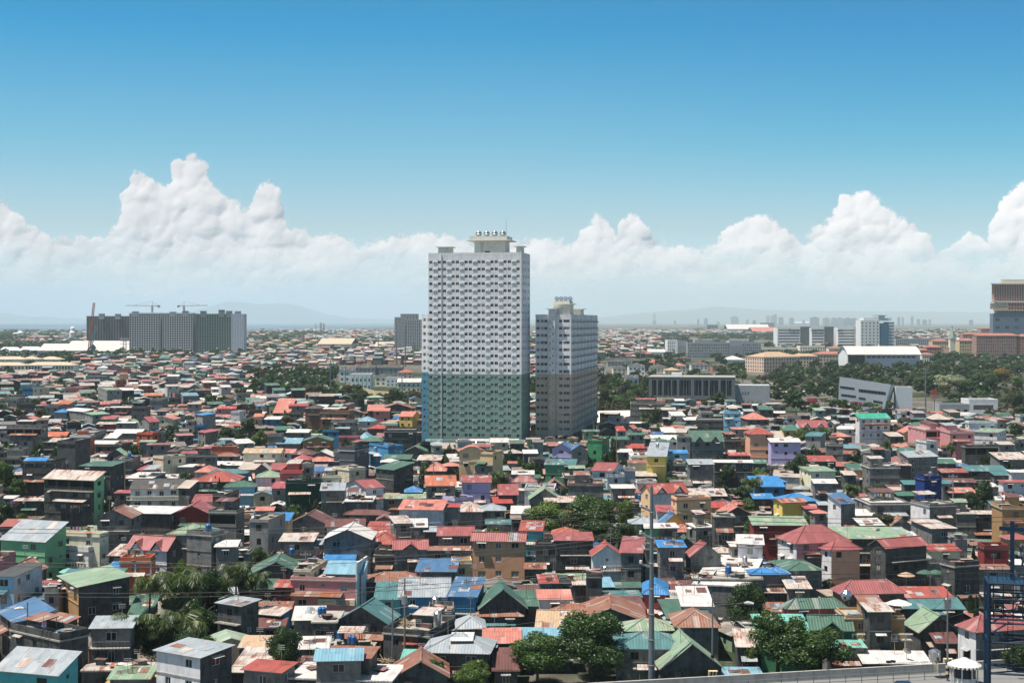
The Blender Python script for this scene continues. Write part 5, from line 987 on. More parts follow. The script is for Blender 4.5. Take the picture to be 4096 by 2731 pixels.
def palm(x, y, h, rad, label, name='palm_tree', group=None):
    NT_[0] += 1; v = NT_[0] % 3; root = empty(name, (x, y, 0), R.uniform(0, 6.28), label, 'palm tree', group); lean = R.uniform(-.06, .1) * h
    inst('crown', palm_mesh(v), root, (lean, 0, h - rad * .25), 0, (rad,) * 3); b = MB(); n = 6
    for i in range(n): f0, f1 = i / n, (i + 1) / n; b.tube((lean * f0 ** 2, 0, (h - rad * .25) * f0), (lean * f1 ** 2, 0, (h - rad * .25) * f1), .2 - .07 * f0, .2 - .07 * f1, M_BARK, 7, False)
    b.build('trunk', root)
def cypress(x, y, h, rad, label, group=None):
    root = empty('cypress_tree', (x, y, 0), R.uniform(0, 6.28), label, 'tree', group); r = np.random.RandomState(int(x * 10) % 999)
    n = 1600; z = r.rand(n) ** 1.1; rr_ = (1 - z) ** .6 * np.minimum(1, z * 6 + .45) * r.uniform(.65, 1.08, n); a = r.uniform(0, 6.28, n); P = np.stack([rr_ * np.cos(a), rr_ * np.sin(a), z], 1)
    T = np.stack([-np.sin(a), np.cos(a), a * 0], 1); U = np.stack([.25 * np.cos(a), .25 * np.sin(a), a * 0 + 1], 1); s = .13; V = np.stack([P - T * s, P + T * s, P + T * s * .3 + U * .05, P - T * s * .3 + U * .05], 1).reshape(-1, 3)
    o = np_mesh('crown', V, np.arange(n * 4).reshape(n, 4), [LM['d']], parent=root); o.scale = (rad, rad, h); b = MB(); b.tube((0, 0, 0), (0, 0, h * .4), .12, .06, M_BARK, 6); b.build('trunk', root)
# photo crowns: x centre, top row, width in px, height m, kind, label
def T(px, py, wpx, h, kind, label, name='tree', group=None, dy=0, ch=.72):
    Y = (HC - h) * F / (py - HY); X = (px - CX) / F * Y; tree(X, Y + dy, h, wpx / 2 / F * Y, kind, label, name, group, ch=ch)
def PT(px, py, wpx, h, label, group=None):
    Y = (HC - h) * F / (py - HY); palm((px - CX) / F * Y, Y, h, wpx / 2 / F * Y * 1.55, label, group=group)
T(2150, 2535, 270, 7.4, 'g', 'round glossy leaved tree at the bottom edge, shorter of the two by the tall pole'); T(2365, 2462, 300, 9.4, 'g', 'tall leafy tree at the bottom edge touching the steel pole', ch=.85)
T(3110, 2436, 215, 10.3, 'g', 'tall tree hiding the aqua roofed house'); T(3235, 2500, 300, 8.4, 'g', 'wide tree in front of the road, beside the taller one', ch=.8)
T(1740, 2636, 120, 5.0, 'g', 'small open tree before the striped tin roofs', ch=.8); T(1900, 2640, 160, 5.2, 'l', 'pale green tree at the bottom edge beside the hollow concrete box', ch=.8)
T(1128, 2504, 165, 8.6, 'd', 'dark feathery tree beside the white tin sheets', ch=.8)
T(2988, 2338, 155, 8.4, 'd', 'dense dark tree beside the street lamp and builders', ch=.85)
T(738, 2224, 105, 11, 'l', 'yellow green tree against the grey block house'); T(720, 2300, 150, 9, 'd', 'dark tree behind the coconut palms', ch=.9); T(850, 2292, 135, 9.5, 'd', 'reddish dark tree between the coconut palms', ch=.9); T(790, 2395, 180, 8, 'd', 'lowest dark tree of the palm grove', ch=.9); T(880, 2450, 110, 6, 'd', 'small dark tree at the edge of the palm grove', ch=.9); T(640, 2500, 190, 6, 'd', 'dark undergrowth tree below the front palms', ch=.9); T(770, 2520, 190, 6, 'd', 'broad dark tree behind the white panelled house', ch=.9)
for u, v, wd, hh_, lab in ((597, 2308, 110, 10, 'coconut palm in front of the orange house'), (736, 2300, 165, 10.5, 'largest coconut palm in the middle of the grove'), (945, 2262, 115, 11, 'coconut palm standing beside the grey block house'), (1010, 2300, 95, 9.5, 'yellowing coconut palm at the far edge of the grove'), (545, 2468, 150, 7.5, 'coconut palm before the grey tin roofed house'), (650, 2478, 120, 7, 'coconut palm between the two lower ones'), (738, 2468, 165, 7, 'low coconut palm over the white panelled house'), (1984, 1893, 72, 10, 'coconut palm beside the purple walled house'), (3010, 1918, 75, 9.5, 'coconut palm beside the bright blue roofs'), (2583, 1657, 50, 9, 'coconut palm behind the long tin roofs'), (1412, 1702, 48, 9, 'coconut palm beside the blue walled house'), (1478, 1762, 45, 5, 'small palm among green roofs below the long wall'), (3460, 1882, 62, 6, 'banana like palm beside the bare block house'), (3408, 1942, 66, 8, 'palm behind the house with a blue pitched roof'), (3300, 1718, 60, 8, 'palm by the arched roof house'), (795, 1502, 38, 9, 'small palm high among the far roofs'), (706, 1552, 32, 9, 'thin palm among the far roofs'), (0, 1616, 60, 8, 'palm cut by the frame edge')): PT(u, v, wd, hh_, lab)
for a in ((2200, 2012, 210, 10, 'l', 'broad light green tree, first crown of the big clump'), (2370, 1992, 220, 11, 'g', 'tallest crown of the big clump in the middle of the roofs'), (2420, 2072, 235, 9, 'd', 'darkest crown in front of the big clump'), (2520, 2110, 110, 6.5, 'o', 'brownish crown at the edge of the big clump'), (2500, 1998, 85, 9, 'l', 'small feathery pale tree beside the big clump'), (2290, 2100, 110, 7, 'd', 'lower dark crown under the big clump'),
    (2457, 1750, 48, 11, 'd', 'narrow dark tree behind the emerald house'), (2903, 1860, 78, 9, 'd', 'dark round tree beside the grey block house'), (2970, 1930, 105, 7, 'd', 'dark tree under the palm by the blue roofs'), (3010, 1985, 90, 6, 'g', 'bushy tree by the blue roofs'), (2700, 1905, 80, 6, 'g', 'low tree beside the yellow tower house'), (3190, 1806, 92, 12, 'd', 'tall dark tree beside the white and pink house'), (3225, 1880, 40, 7, 'g', 'small tree between cream and grey houses'), (3528, 1938, 122, 8, 'd', 'wide dark tree in front of the deep blue house'), (3523, 2042, 112, 8, 'o', 'olive tree before the bare block house'), (3935, 1912, 95, 11, 'd', 'big dark tree near the teal roofs at the right'), (3890, 1965, 70, 8, 'd', 'smaller dark tree beside the big one at the right'), (3228, 1708, 95, 9, 'g', 'leafy tree over the yellow walled house'), (3615, 1668, 85, 8, 'o', 'brownish tree beside the tall white house'), (4065, 1692, 80, 10, 'd', 'dark tree at the frame edge beside the white arched house'), (3540, 1756, 55, 9, 'g', 'thin tree against the tall white house'), (3765, 1738, 45, 8, 'd', 'small dark tree beside the pink house'),
    (30, 1855, 110, 11, 'g', 'leafy tree at the frame edge beside the stained block'), (70, 1905, 80, 8, 'g', 'tree in front of the stained block'), (25, 1992, 95, 9, 'd', 'dark tree over washing lines at the frame edge'), (95, 2052, 60, 6, 'l', 'yellow green bush above the mint green house'), (435, 1970, 40, 9, 'g', 'thin tree beside the green flanked house'),
    (167, 1628, 70, 9, 'o', 'round olive tree among the far roofs at left'), (145, 1592, 60, 9, 'g', 'bright tree behind the round olive one'), (88, 1612, 55, 8, 'd', 'dark tree beside the cream terrace house'), (531, 1584, 50, 9, 'd', 'round dark tree before the grey block at the back'), (680, 1700, 66, 10, 'd', 'dark tree beside the cream gabled houses'), (905, 1700, 75, 11, 'd', 'first tree of the dark row by the tin roofs'), (950, 1706, 85, 10, 'd', 'second tree of the dark row by the tin roofs'), (1000, 1672, 85, 12, 'd', 'tallest tree of the dark row by the tin roofs'), (1035, 1712, 60, 11, 'l', 'lit yellow green tree ending the dark row'), (810, 1770, 66, 9, 'l', 'bright lime tree beside the rust red wall'), (880, 1725, 50, 8, 'd', 'dark tree behind the green roof'),
    (1045, 2180, 85, 7, 'g', 'big leaved tree beside the rusty block house'), (1435, 2172, 45, 6, 'l', 'papaya like tree against the white roofed block house'), (1475, 2178, 50, 6, 'g', 'bush beside the papaya tree'), (1180, 2012, 85, 8, 'g', 'tree in front of the very dark green cube house'), (1295, 2008, 35, 6, 'g', 'small tree beside the grey tin house'), (1180, 1848, 60, 9, 'g', 'tree behind the coral red house'), (1700, 1840, 55, 8, 'g', 'tree behind the orange roofed house'), (1695, 1880, 45, 8, 'o', 'leafy tree beside the dark house'), (1840, 1858, 52, 8, 'o', 'tree with orange blossom beside the ochre block'), (1785, 1815, 45, 7, 'g', 'tree under the long wall'), (1150, 1655, 70, 9, 'o', 'mixed tree by the tall brown house'), (1060, 1705, 45, 9, 'd', 'dark tree near the white roof'), (1550, 1638, 45, 9, 'd', 'dark tree beside the pink house'), (2110, 1842, 75, 7, 'g', 'tree below the retaining wall'), (2290, 1752, 40, 9, 'l', 'yellow tree in front of the lilac gables'), (2150, 1905, 40, 5, 'g', 'small tree beside the green teal roofed house'), (2250, 1942, 36, 6, 'g', 'slim tree by the white tin roof'),
    (2960, 2285, 30, 6, 'g', 'bush at the grey wall'), (3320, 2310, 80, 5, 'o', 'flowering bush behind the green hip roof'), (1590, 2510, 62, 4, 'l', 'bright bush on the rubbish roof edge'), (1265, 2590, 60, 3.5, 'g', 'shrub between tin sheets'), (1710, 2648, 40, 3, 'g', 'little shrub before the grey roof'), (3000, 2580, 60, 4, 'l', 'light shrub in the yard behind the road'), (1260, 1990, 30, 6, 'g', 'small tree on the terrace of the cube house'), (3720, 1700, 40, 6, 'g', 'roof garden shrub near the billboard'), (3860, 1690, 90, 11, 'd', 'leafy roof garden above the white arched house'), (3990, 2080, 40, 6, 'l', 'small papaya tree near the pink awning'), (4060, 2560, 110, 6.5, 'd', 'dark bush under the blue frame'), (4080, 2500, 60, 7, 'l', 'yellow flowering bush behind the blue frame'), (2590, 1788, 60, 5, 'g', 'bush behind the orange tin roof'), (2640, 1690, 40, 7, 'g', 'tree by the small concrete house'), (2680, 1620, 50, 8, 'g', 'tree among the tin roofs below the grey hall'), (2620, 1630, 55, 11, 'd', 'dark tree beside the grey frame house'), (2870, 1560, 75, 13, 'd', 'tall dark tree in front of the grey hall'), (2830, 1590, 50, 9, 'd', 'smaller dark tree in front of the grey hall')): T(*a)
for u, v, wd, lab in ((3853, 2168, 42, 'tallest clipped cypress of four beside the dark red house'), (3894, 2184, 30, 'second clipped cypress of four'), (3922, 2196, 28, 'third clipped cypress of four'), (3952, 2180, 30, 'last clipped cypress of four, in front of the dark red house'), (3882, 2345, 34, 'dark cypress behind the blue frame'), (3905, 2385, 36, 'second dark cypress behind the blue frame'), (862, 1906, 22, 'thin cypress beside the pink tin roof'), (877, 1910, 18, 'thinner cypress next to another by the pink tin roof'), (3650, 2088, 18, 'single cypress before the bare block house')):
    h = 6.5; Y = (HC - h) * F / (v - HY); cypress((u - CX) / F * Y, Y, h, wd / 2 / F * Y, lab)
# park belts: individual trees, then the wood that reads as one mass
def belt(poly, n, hr, kinds, label, group, rr_=(2.6, 4.6), seed=1, gap=.85):
    r = random.Random(seed); us = [p[0] for p in poly]; vs = [p[1] for p in poly]; got = []; tries = 0
    while len(got) < n and tries < n * 60:
        tries += 1; v = 1 / r.uniform(1 / (max(vs) - HY), 1 / (min(vs) - HY)) + HY; u = r.uniform(min(us), max(us)); ins = False; j = len(poly) - 1
        for i in range(len(poly)):
            if (poly[i][1] > v) != (poly[j][1] > v) and u < (poly[j][0] - poly[i][0]) * (v - poly[i][1]) / (poly[j][1] - poly[i][1]) + poly[i][0]: ins = not ins
            j = i
        if not ins: continue
        x, y = gp(u, v); rad = r.uniform(*rr_)
        if inside_foot(x, y, rad * .7) or any((x - a) ** 2 + (y - b) ** 2 < ((rad + c) * gap) ** 2 for a, b, c in got): continue
        got.append((x, y, rad)); h = r.uniform(*hr); k = r.choice(kinds); kn = dict(g='leafy green', d='dark green', l='light green', o='olive', b='dry brownish', y='yellow flowering', w='white flowering', m='magenta flowering')[k]
        tree(x, y, h, rad, k, label.format(kn), 'tree', group)
PARK = [(3290, 1475), (3700, 1468), (4300, 1445), (4300, 1680), (4010, 1700), (3780, 1600), (3600, 1560), (3330, 1560), (3100, 1570), (2990, 1545), (3060, 1505)]
belt(PARK, 74, (8, 13), 'gdggdobld', '{} tree in the park belt', 'trees of the park belt', (3.5, 6.5), 2)
belt([(1040, 1520), (1250, 1505), (1360, 1560), (1500, 1590), (1700, 1600), (1700, 1640), (1400, 1635), (1150, 1610), (1030, 1590)], 34, (7, 11), 'gddob', '{} tree along the highway', 'trees along the highway', (2.8, 5), 3)
belt([(2395, 1560), (2440, 1530), (2620, 1520), (2620, 1640), (2520, 1665), (2400, 1650)], 20, (7, 11), 'ggdlb', '{} tree on the dry slope', 'trees on the slope', (2.8, 5), 4)
belt([(2640, 1505), (2900, 1498), (2980, 1508), (2980, 1535), (2700, 1530)], 14, (6, 10), 'ddgl', '{} tree in the villa row', 'trees behind the grey hall', (3.5, 6), 5)
belt([(3130, 1640), (3600, 1640), (3600, 1700), (3130, 1700)], 14, (4.5, 7), 'gddo', '{} tree under the pergolas', 'trees under the pergolas', (2, 3.4), 6)
for k, (u, v, wd, kd, lab) in enumerate(((3165, 1592, 40, 'w', 'white'), (3205, 1594, 46, 'w', 'pale'), (3252, 1590, 60, 'm', 'magenta'), (3300, 1588, 55, 'w', 'creamy'), (3330, 1600, 50, 'w', 'white'), (3372, 1602, 55, 'm', 'pink'), (3415, 1606, 70, 'm', 'deep magenta'), (3480, 1606, 60, 'g', 'green'), (3515, 1620, 40, 'w', 'pink and white'), (3560, 1646, 50, 'm', 'crimson'), (3600, 1640, 50, 'w', 'cream'), (3650, 1648, 60, 'm', 'rose red'), (3690, 1645, 50, 'w', 'blush white'), (3140, 1655, 40, 'w', 'small white'), (4000, 1470, 90, 'y', 'golden yellow'), (3760, 1500, 90, 'w', 'white starred'), (3820, 1495, 90, 'w', 'second white starred'))):
    nm = ['first', 'second', 'third', 'fourth', 'fifth', 'sixth', 'seventh', 'eighth', 'ninth', 'tenth', 'eleventh', 'twelfth', 'thirteenth', 'small', 'golden', 'park', 'further park'][k]
    T(u, v, wd, 5.0 if k < 14 else 12, kd, f'{lab} blossomed shrub, {nm} along the flower garden' if k < 14 else f'{lab} flowering tree in the park', 'flowering_shrub' if k < 14 else 'tree')
# region xl xr side eave ridge storeys type roof wall [options] [side wall] [landmark name]
TABLE = '''
A 60 380 0 262 250 4 f C g o - unfinished grey frame house
A 382 600 0 335 292 2 g O d
A 172 300 0 372 340 2.4 s W r
A 205 470 20 580 562 4 f K d - - black stained concrete block
A 525 690 28 400 392 5.4 f K d
A 405 865 92 735 662 4.6 s Z d o e house with one bright green flank
A 735 1015 10 608 583 4 s N d
A 640 828 0 342 330 3.2 f W w - o white and orange corner house
A 830 1040 0 405 372 2 s W w - u
A 880 1110 0 422 402 1.8 f C d
A 985 1145 0 508 452 2 e L d
A 1130 1260 0 615 590 2 s W g
A 1262 1420 0 640 595 2 h P g
A 1145 1400 0 722 665 2 f W d x
A 1200 1655 0 815 725 2.6 g K w v - long brown roofed house with a balustrade
A 1640 1735 75 812 738 2.8 s Z d - p
A 1055 1188 0 855 830 2 s P d
A 1780 2170 0 745 645 2 h R d - - low house under a broad red hip roof
A 2060 2340 0 795 742 2 h N l
A 1772 1946 0 935 868 1.8 s P w
A 2082 2178 0 915 862 2 s P d
A 1915 2170 75 1040 985 4 f C g o
A 1952 2070 5 882 872 3.6 f C d x
A 1045 1560 12 1045 980 3 s W d v
A 890 1195 0 1080 1005 3.4 e B g
A 1585 1938 0 1050 968 2.8 e P r v
A 1590 1915 0 1085 1055 2 s S g
A 965 1065 0 352 302 2 s W g
A 1067 1235 0 212 205 3 s W g
A 1255 1400 65 318 306 3.2 f O O x - rust orange block house
A 1280 1420 0 386 368 2.4 s L g
A 1345 1545 0 412 395 2.6 s B g v
A 1540 1612 0 476 458 2 s M g
A 1582 1835 0 475 448 1.8 f C g x
A 1665 1830 0 492 470 2.4 s P g
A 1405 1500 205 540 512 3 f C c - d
A 1712 1980 0 522 510 2.8 f C g
A 1820 1885 120 303 278 3 s P g
A 1920 2155 0 428 415 2.8 f O O x
A 2068 2180 150 400 362 2.6 e W g
A 1935 2110 0 410 368 1.8 h T d
A 2040 2225 0 325 305 1.8 s T n
A 2110 2330 0 405 362 2 s W g
A 1645 1830 0 745 720 1.6 s P c
A 1970 2175 0 515 482 2 h B g
A 1640 1768 0 615 588 2 s W g
A 1790 1950 0 660 602 1.8 h S c
A 1910 2255 0 670 632 2 h T u
A 1900 2225 0 598 565 1.4 s W g
A 2185 2345 0 640 570 1.4 s Z g
A 340 625 0 385 350 2.2 s Z d
A 665 865 0 310 282 2.8 f C g
A 870 940 0 362 312 1.8 s W g
A -20 60 0 300 292 3 f Z g
A 65 212 0 462 448 2.6 f C g
A -30 62 0 480 452 2 f C d
A 10 240 0 545 520 1.6 f C d
A 130 395 0 925 900 1.6 s Z d
A 12 120 0 905 890 1.4 s W u
A 1040 1215 0 560 520 3 f C g
E 10 412 195 270 98 3.1 s G e v - large mint green house
E 505 915 82 235 195 3 f C c v
E 427 812 185 370 352 2 f C w a - beige house with a balcony all round
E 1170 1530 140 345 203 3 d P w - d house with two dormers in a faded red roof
E 1102 1384 0 462 452 2.7 f C o a - orange and white panelled house
E 1715 1940 122 225 205 4 f C g
E 1945 2290 0 385 368 2.6 f C g a
E 1985 2165 0 318 262 3.4 s W g
E 1000 1160 0 400 300 2 s Z d
E 20 300 0 552 470 2 e B d
E -60 128 25 590 535 3.4 s K l - w
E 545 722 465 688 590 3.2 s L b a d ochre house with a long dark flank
E 408 535 0 742 735 2.6 f C b x
E 600 1100 0 572 540 3.2 s T d
E 155 528 0 692 632 2 g P d
E 155 405 0 800 742 1.8 s T d
E 0 170 315 1030 905 2.6 s U d
E 392 560 150 1040 968 2.6 s B g
E 100 548 262 1190 1100 2.4 f C d - - walled concrete roof with a laundry line
E -30 530 185 1490 1272 2.4 s G t - t teal house with a patched grey and red roof
E 840 1200 0 1065 962 2.6 s G g v
E 1190 1370 0 942 765 1.6 s N g
E 950 1098 0 555 462 2 s J u
E 1540 1900 0 205 110 3 h L g
E 2000 2215 160 862 805 3 s G d
E 1437 1838 290 1335 1225 2.8 s G w - d white panelled house with a grey metal roof
E 1010 1362 0 1530 1425 1.2 s L g v
E 750 1395 0 1462 1400 1 f Z d x
E 985 1840 0 1580 1520 .8 s Y g
E 2125 2420 0 1470 1250 1.4 s Z d
E 2210 2480 0 1240 1142 1.8 s V g
E 1820 1990 0 965 930 1 s W g
E -80 20 0 440 375 3.2 f C p
F -110 228 128 1470 1385 2 s R g - - low house with a bright red lean roof
F -60 112 36 92 78 4 f K o v
F 150 295 0 78 8 3 s J k - - hut with a bright blue sheet roof
F 312 632 0 100 22 2.4 e M g
F 650 990 0 130 62 2.4 g M w
F 998 1228 0 195 92 2 s R d
F 1285 1425 -52 105 38 3.2 s Z g
F 1427 1562 0 138 64 2.9 s W g
F 1550 1668 0 182 133 2.6 s G d
F 1675 1990 0 213 132 2.6 g P g
F 1988 2466 14 258 135 3.1 g P a w a tan orange apartment house with a red ribbed roof
F 225 518 0 268 195 2.8 s Z g w
F 490 592 0 300 248 2.4 s G g
F 627 1050 0 248 160 2.9 e W g w - long block house with a white curved roof
F 1038 1290 0 290 188 2 h R d
F 1272 1568 0 335 255 3.3 d P g
F 1090 1300 0 400 392 2.5 f C d
F 628 888 0 472 368 1.5 s J u
F 1480 1826 0 545 432 2.3 s U g - - house with a ribbed royal blue roof
F 1570 1985 0 400 352 1.8 s W d
F 1568 1955 0 352 320 2.2 s B g
F 1800 1982 0 482 468 2.4 f C k
F 130 590 0 440 425 2.2 f C d v
F -60 430 0 575 458 1.9 e N d
F 405 612 0 505 445 2.1 e R r
F 318 915 96 640 600 2.3 f C p v w pink building with a party wall
F 640 965 42 565 462 2.7 s H g - w
F 345 505 28 548 530 2.8 f V c x
F 175 318 0 688 625 1.9 s R r
F 1010 1525 0 635 548 1.9 h B d
F 1100 1320 0 800 642 2 s T t v
F 1320 1768 0 775 607 2.1 g G u v - blue workshop with a ribbed blue and grey roof
F 1770 2016 76 775 607 2.2 s U u w
F 2060 2478 0 880 668 1.7 e N d v - green gabled shed beside the tan orange apartment house
F 2035 2440 0 950 880 1.3 h B d v
F 740 1200 105 1015 865 2 e T d - - dark block house with a teal gable roof
F 515 740 0 1018 905 2 f C d x
F 350 600 0 990 872 1.8 s W g
F 0 215 95 948 885 1.6 s Z d - u
F 1170 1590 240 1150 1005 1.6 f C d - - rubbish strewn concrete roof
F 1590 1820 0 960 870 1.7 f C g
F 1855 2095 0 1060 955 1.8 h G g v
F 1537 2130 62 1290 1120 1.8 h G d - - house with a pale grey hip roof
F 1760 2085 0 1350 1270 1.4 f C d
F 1365 1555 0 1215 1150 1.2 s R g
F 1340 1552 0 1382 1270 1 s A g
F 300 1240 125 1560 1345 1.5 f W d x - bright bare concrete deck
F 555 960 0 1365 1265 2.5 s H g v
F 365 560 0 1450 1330 1 s M d
F 410 655 0 1255 1150 1.2 s W g
F 640 1060 0 1260 1190 1 f C d x
F 1270 1755 0 1510 1368 1.3 e B d v
F 2100 2420 0 1200 1072 1.7 s S d
F 2190 2400 0 1450 1255 1 s M d
F 0 172 0 705 620 1.6 s N d
F 0 310 0 880 835 1.4 s B d
F 0 250 0 1060 980 1.2 s M g
G 78 268 20 170 85 3 s R t w
G 372 590 0 200 140 3 h O d
G 400 735 0 258 188 3.5 s P d
G 215 735 0 318 300 3 f K d - - blackened house with a planted roof terrace
G 745 1000 0 395 305 3 e R w
G 1000 1185 24 375 322 3.3 s P g
G 1225 1588 0 345 330 3.5 f C g
G 1360 1586 0 322 262 3.9 s J g v
G 1640 1918 -50 405 290 3 e P g - - cross gabled house under a faded red roof
G 2075 2300 40 300 238 3.2 s W w
G 2020 2120 0 318 290 3 s W g
G 1862 2045 0 45 18 4.5 f C d x
G 1690 1870 -88 148 85 3.3 f W g x - unfinished block house with timber on its roof
G 1350 1520 0 145 105 3.3 s W g
G 1225 1350 0 150 110 3.3 s W n
G 1085 1345 0 105 42 2.6 h G g
G 1395 1588 0 100 14 2.8 e U y
G 1500 1670 0 175 115 2.4 h S g
G 1840 2035 0 368 318 2.4 h Z d
G 1520 1680 0 300 225 2 e N d
G 1070 1170 0 290 225 3 s W w
G 1212 1420 10 745 632 1.9 h J R a - small vermilion tower house with a bright blue roof
G 1660 2180 125 690 602 2.2 f W g x - concrete deck with two builders
G 1660 2300 0 620 610 2.4 f C g x
G 2200 2460 0 565 512 2.6 h J g
G 1305 1650 0 702 624 1.6 s M d
G 832 928 0 690 600 1.8 s H d
G 925 1197 0 695 650 1.7 s N g
G 832 1182 0 785 728 1.5 s T d
G 778 1212 0 892 786 1.5 s M g
G 575 742 0 665 628 2.2 g Z d
G 682 828 0 600 575 2.8 f C d
G 265 412 0 652 580 2.4 s R g
G 415 570 0 650 640 2.2 f C g
G 252 535 0 800 718 2 s S w
G 300 680 0 615 568 1.8 s L g
G 230 525 0 1080 905 1.5 g V d - - low house with a straw coloured patched roof
G 360 760 0 925 845 1.5 h B d
G 590 1215 0 1000 882 1.5 e B d - - wide rusty gabled roof in many patches
G 1445 1815 0 975 808 1.6 s N d
G 1572 1835 0 862 688 2 s W w
G 1430 1600 0 800 722 1.6 s Z d
G 1515 1895 0 1045 892 1.9 h B g w - block house under a rusty red hip roof
G 1058 1515 0 1085 982 1.6 h L d
G 960 1600 0 1250 1102 1.9 h T g - - long block house with a blue green roof
G 1380 1925 0 1430 1210 1.3 e L d - - shed with a green and rust striped gable roof
G 20 560 0 1175 1068 1.7 s H d
G 2075 2250 0 1235 1082 1.4 s Z d
G 1790 2290 0 1505 1455 .7 s H d
G 0 245 0 860 725 1.5 s N d
G 60 245 0 735 675 1.4 s M g
G 540 740 0 870 805 1 f C d x
G 130 300 0 520 470 1.8 s B d
G 0 75 0 68 35 2.8 s A d
H -130 358 0 120 42 3.2 s L r
H 262 745 -172 280 128 3.2 h P p - w broad pyramid roofed pink house
H 582 842 -100 345 268 2.9 h P q w w peach house with white framed windows
H 325 565 0 385 318 2.4 s O d v
H 640 1300 0 245 142 2.9 s L d
H 1000 1400 0 262 185 2.6 s W d
H 1080 1455 -140 325 250 3.1 g P d w - dark house under a long faded red roof
H 1500 1760 0 355 298 2.4 s R c
H 1460 1585 0 470 460 1.6 f C m
H 1505 1720 -32 152 108 3.3 s Z g
H 1720 1830 0 250 230 3 f C b
H 1985 2210 0 345 335 3 f K r
H 1715 1940 -125 510 455 3 f C d w - charcoal flat roofed house behind the tall blue frame
H -20 190 0 562 505 2.6 h J g
H 190 495 -40 535 458 2.5 h N g
H 185 705 -52 875 658 2.3 h N R - - vermilion house under a large green hip roof
H 680 1250 -85 740 530 2.4 h P B v - house with a glazed red tile roof
H 1175 1690 0 785 692 1.9 s R d
H 1255 1795 0 888 790 1.6 s T d
H 1440 1640 0 940 905 1.4 s T g
H 1400 1740 0 1090 950 1.5 e L d
H 1560 1742 0 1200 1100 1.2 s M d
H 1910 2420 -165 1085 918 2.6 h P g - w house with a faded red roof behind the blue frame
H -60 390 0 1110 945 2 s A n
H 400 770 0 1075 952 2.2 d N N
H 715 1252 0 985 905 2.6 f C b v - ochre house with a laundry balcony
H 935 1132 0 912 838 3.3 s Z d v
H 890 1480 0 1390 1285 1.1 s W d
H 545 885 0 1242 1208 1.6 s A g
H -10 185 0 740 680 1.6 s Z d
H -10 175 0 915 835 1.4 s B r
H 190 385 0 700 595 2 s Z g
H 2205 2400 0 245 200 3 h P b
H 1900 2240 0 525 488 2.4 s B g
H 2270 2400 0 485 440 2.2 s W r
H 860 1060 0 120 60 2.4 s W d
H 1140 1320 0 120 55 2 e B g
H 1215 1415 0 245 190 2 e Z d
H 1330 1500 0 130 90 1.6 s Z d
H 1830 2190 0 20 -10 2.4 s Z d
H 1920 2190 0 70 22 1.9 s N g
H 1925 2190 0 108 72 1.4 s P d
H 430 555 0 10 -20 2 h S g
D 840 1120 -36 168 128 4.4 s Q w - - tall white house with a turquoise roof
D 295 550 0 248 184 2.4 d P w
D 548 605 35 215 165 3 e W v
D 145 285 0 282 230 2.4 s N y
D 28 300 0 386 352 3.3 s W v w
D 345 480 50 335 320 3.5 a T b w
D 535 690 115 422 375 3.4 f C g
D 360 622 0 562 512 2.5 s R d
D 872 1002 128 490 478 3 f C q
D 970 1075 0 455 432 3.6 s B d v
D 395 620 -25 655 618 2.9 s L c
D 630 842 0 735 725 1.9 f T t
D 430 630 0 765 728 3.5 s W g v
D 670 800 -120 950 860 3.7 s U g - w house with a blue pitched roof and white flank
D 132 345 -82 940 908 2.5 g S y - - bright yellow house with a salmon roof
D 130 450 0 925 858 2.2 h J g
D -60 95 0 808 770 2.2 s J d
D -40 162 0 748 702 2.6 h J d
D 345 472 0 1000 958 2 s P g
D 472 552 0 965 948 2.5 s G d
D 800 1000 0 1060 1005 2 s W d
D 765 920 0 642 586 2.5 s N q
D 935 1212 0 628 597 3 f W g
D 1290 1555 -75 525 475 3.8 s G g - - tall block house with a pale metal roof
D 1140 1310 0 600 575 3 s Z d v
D 1455 1560 -98 395 365 3.5 f C w
D 1448 1665 0 282 208 3.7 f C p o
D 1672 1890 0 308 198 3.7 f C p v - pink terraced house
D 1845 2105 0 215 208 4.2 f C w
D 1897 2103 85 300 266 3.4 s L w
D 1812 2115 0 435 425 3.5 f C d o
D 2130 2400 0 545 482 2.9 s Z g
D 2125 2260 0 410 380 3 s Z g
D 2262 2400 0 388 380 3.2 f C g
D 1830 2205 0 652 602 2 s T d
D 1605 1830 0 665 632 1.9 s R d
D 1437 1595 -85 735 705 3.3 f K U a - deep blue house
D 1485 1727 -175 985 895 3.6 f C g w w bare block house with a flat grey roof
D 940 1306 0 962 905 2.8 f W g
D 1730 1910 0 1050 1010 2.4 f C g x
D 2150 2400 0 1005 965 3.8 f C b
D 1565 1730 0 585 540 2.3 s N d
D 1625 1905 0 755 722 1.9 s M d
D 2160 2400 0 755 735 2.5 s R w
D 2090 2360 0 690 660 2.2 s T d
D 1255 1378 0 778 738 2.4 s T d
D 1600 1680 0 770 735 2.4 s T t
D 1510 1672 0 178 124 2.6 h Z d
D 1250 1445 0 298 248 2.5 e S k
D 1325 1448 0 240 210 2.6 s N k
D 1210 1350 0 465 440 2.2 s N k
D 1200 1350 0 880 842 2 s N d
D 1670 1910 0 850 806 1.6 s S d
D 2050 2400 0 925 862 1.7 f W d x
D 2090 2200 0 985 925 2 s N d
D 1150 1255 0 830 800 1.6 s Z d
D 580 770 0 335 295 2 h S d
D 640 790 0 268 238 2.2 s W w
D 1120 1245 0 335 295 2 s Z d
D 55 145 0 350 285 2.4 s Z g
D 705 805 0 690 650 2.6 s Z d
D 355 465 0 610 580 2 s Z d
D 2235 2400 0 665 645 2.6 s W w
C 368 540 40 450 398 2.9 e U v - - lilac house with two gables
C 545 693 0 462 415 2.8 e U v
C 695 825 68 375 352 3.8 f R n x - tall emerald house with a railed roof
C 305 575 28 595 542 2.6 g T n - - green house with a teal roof
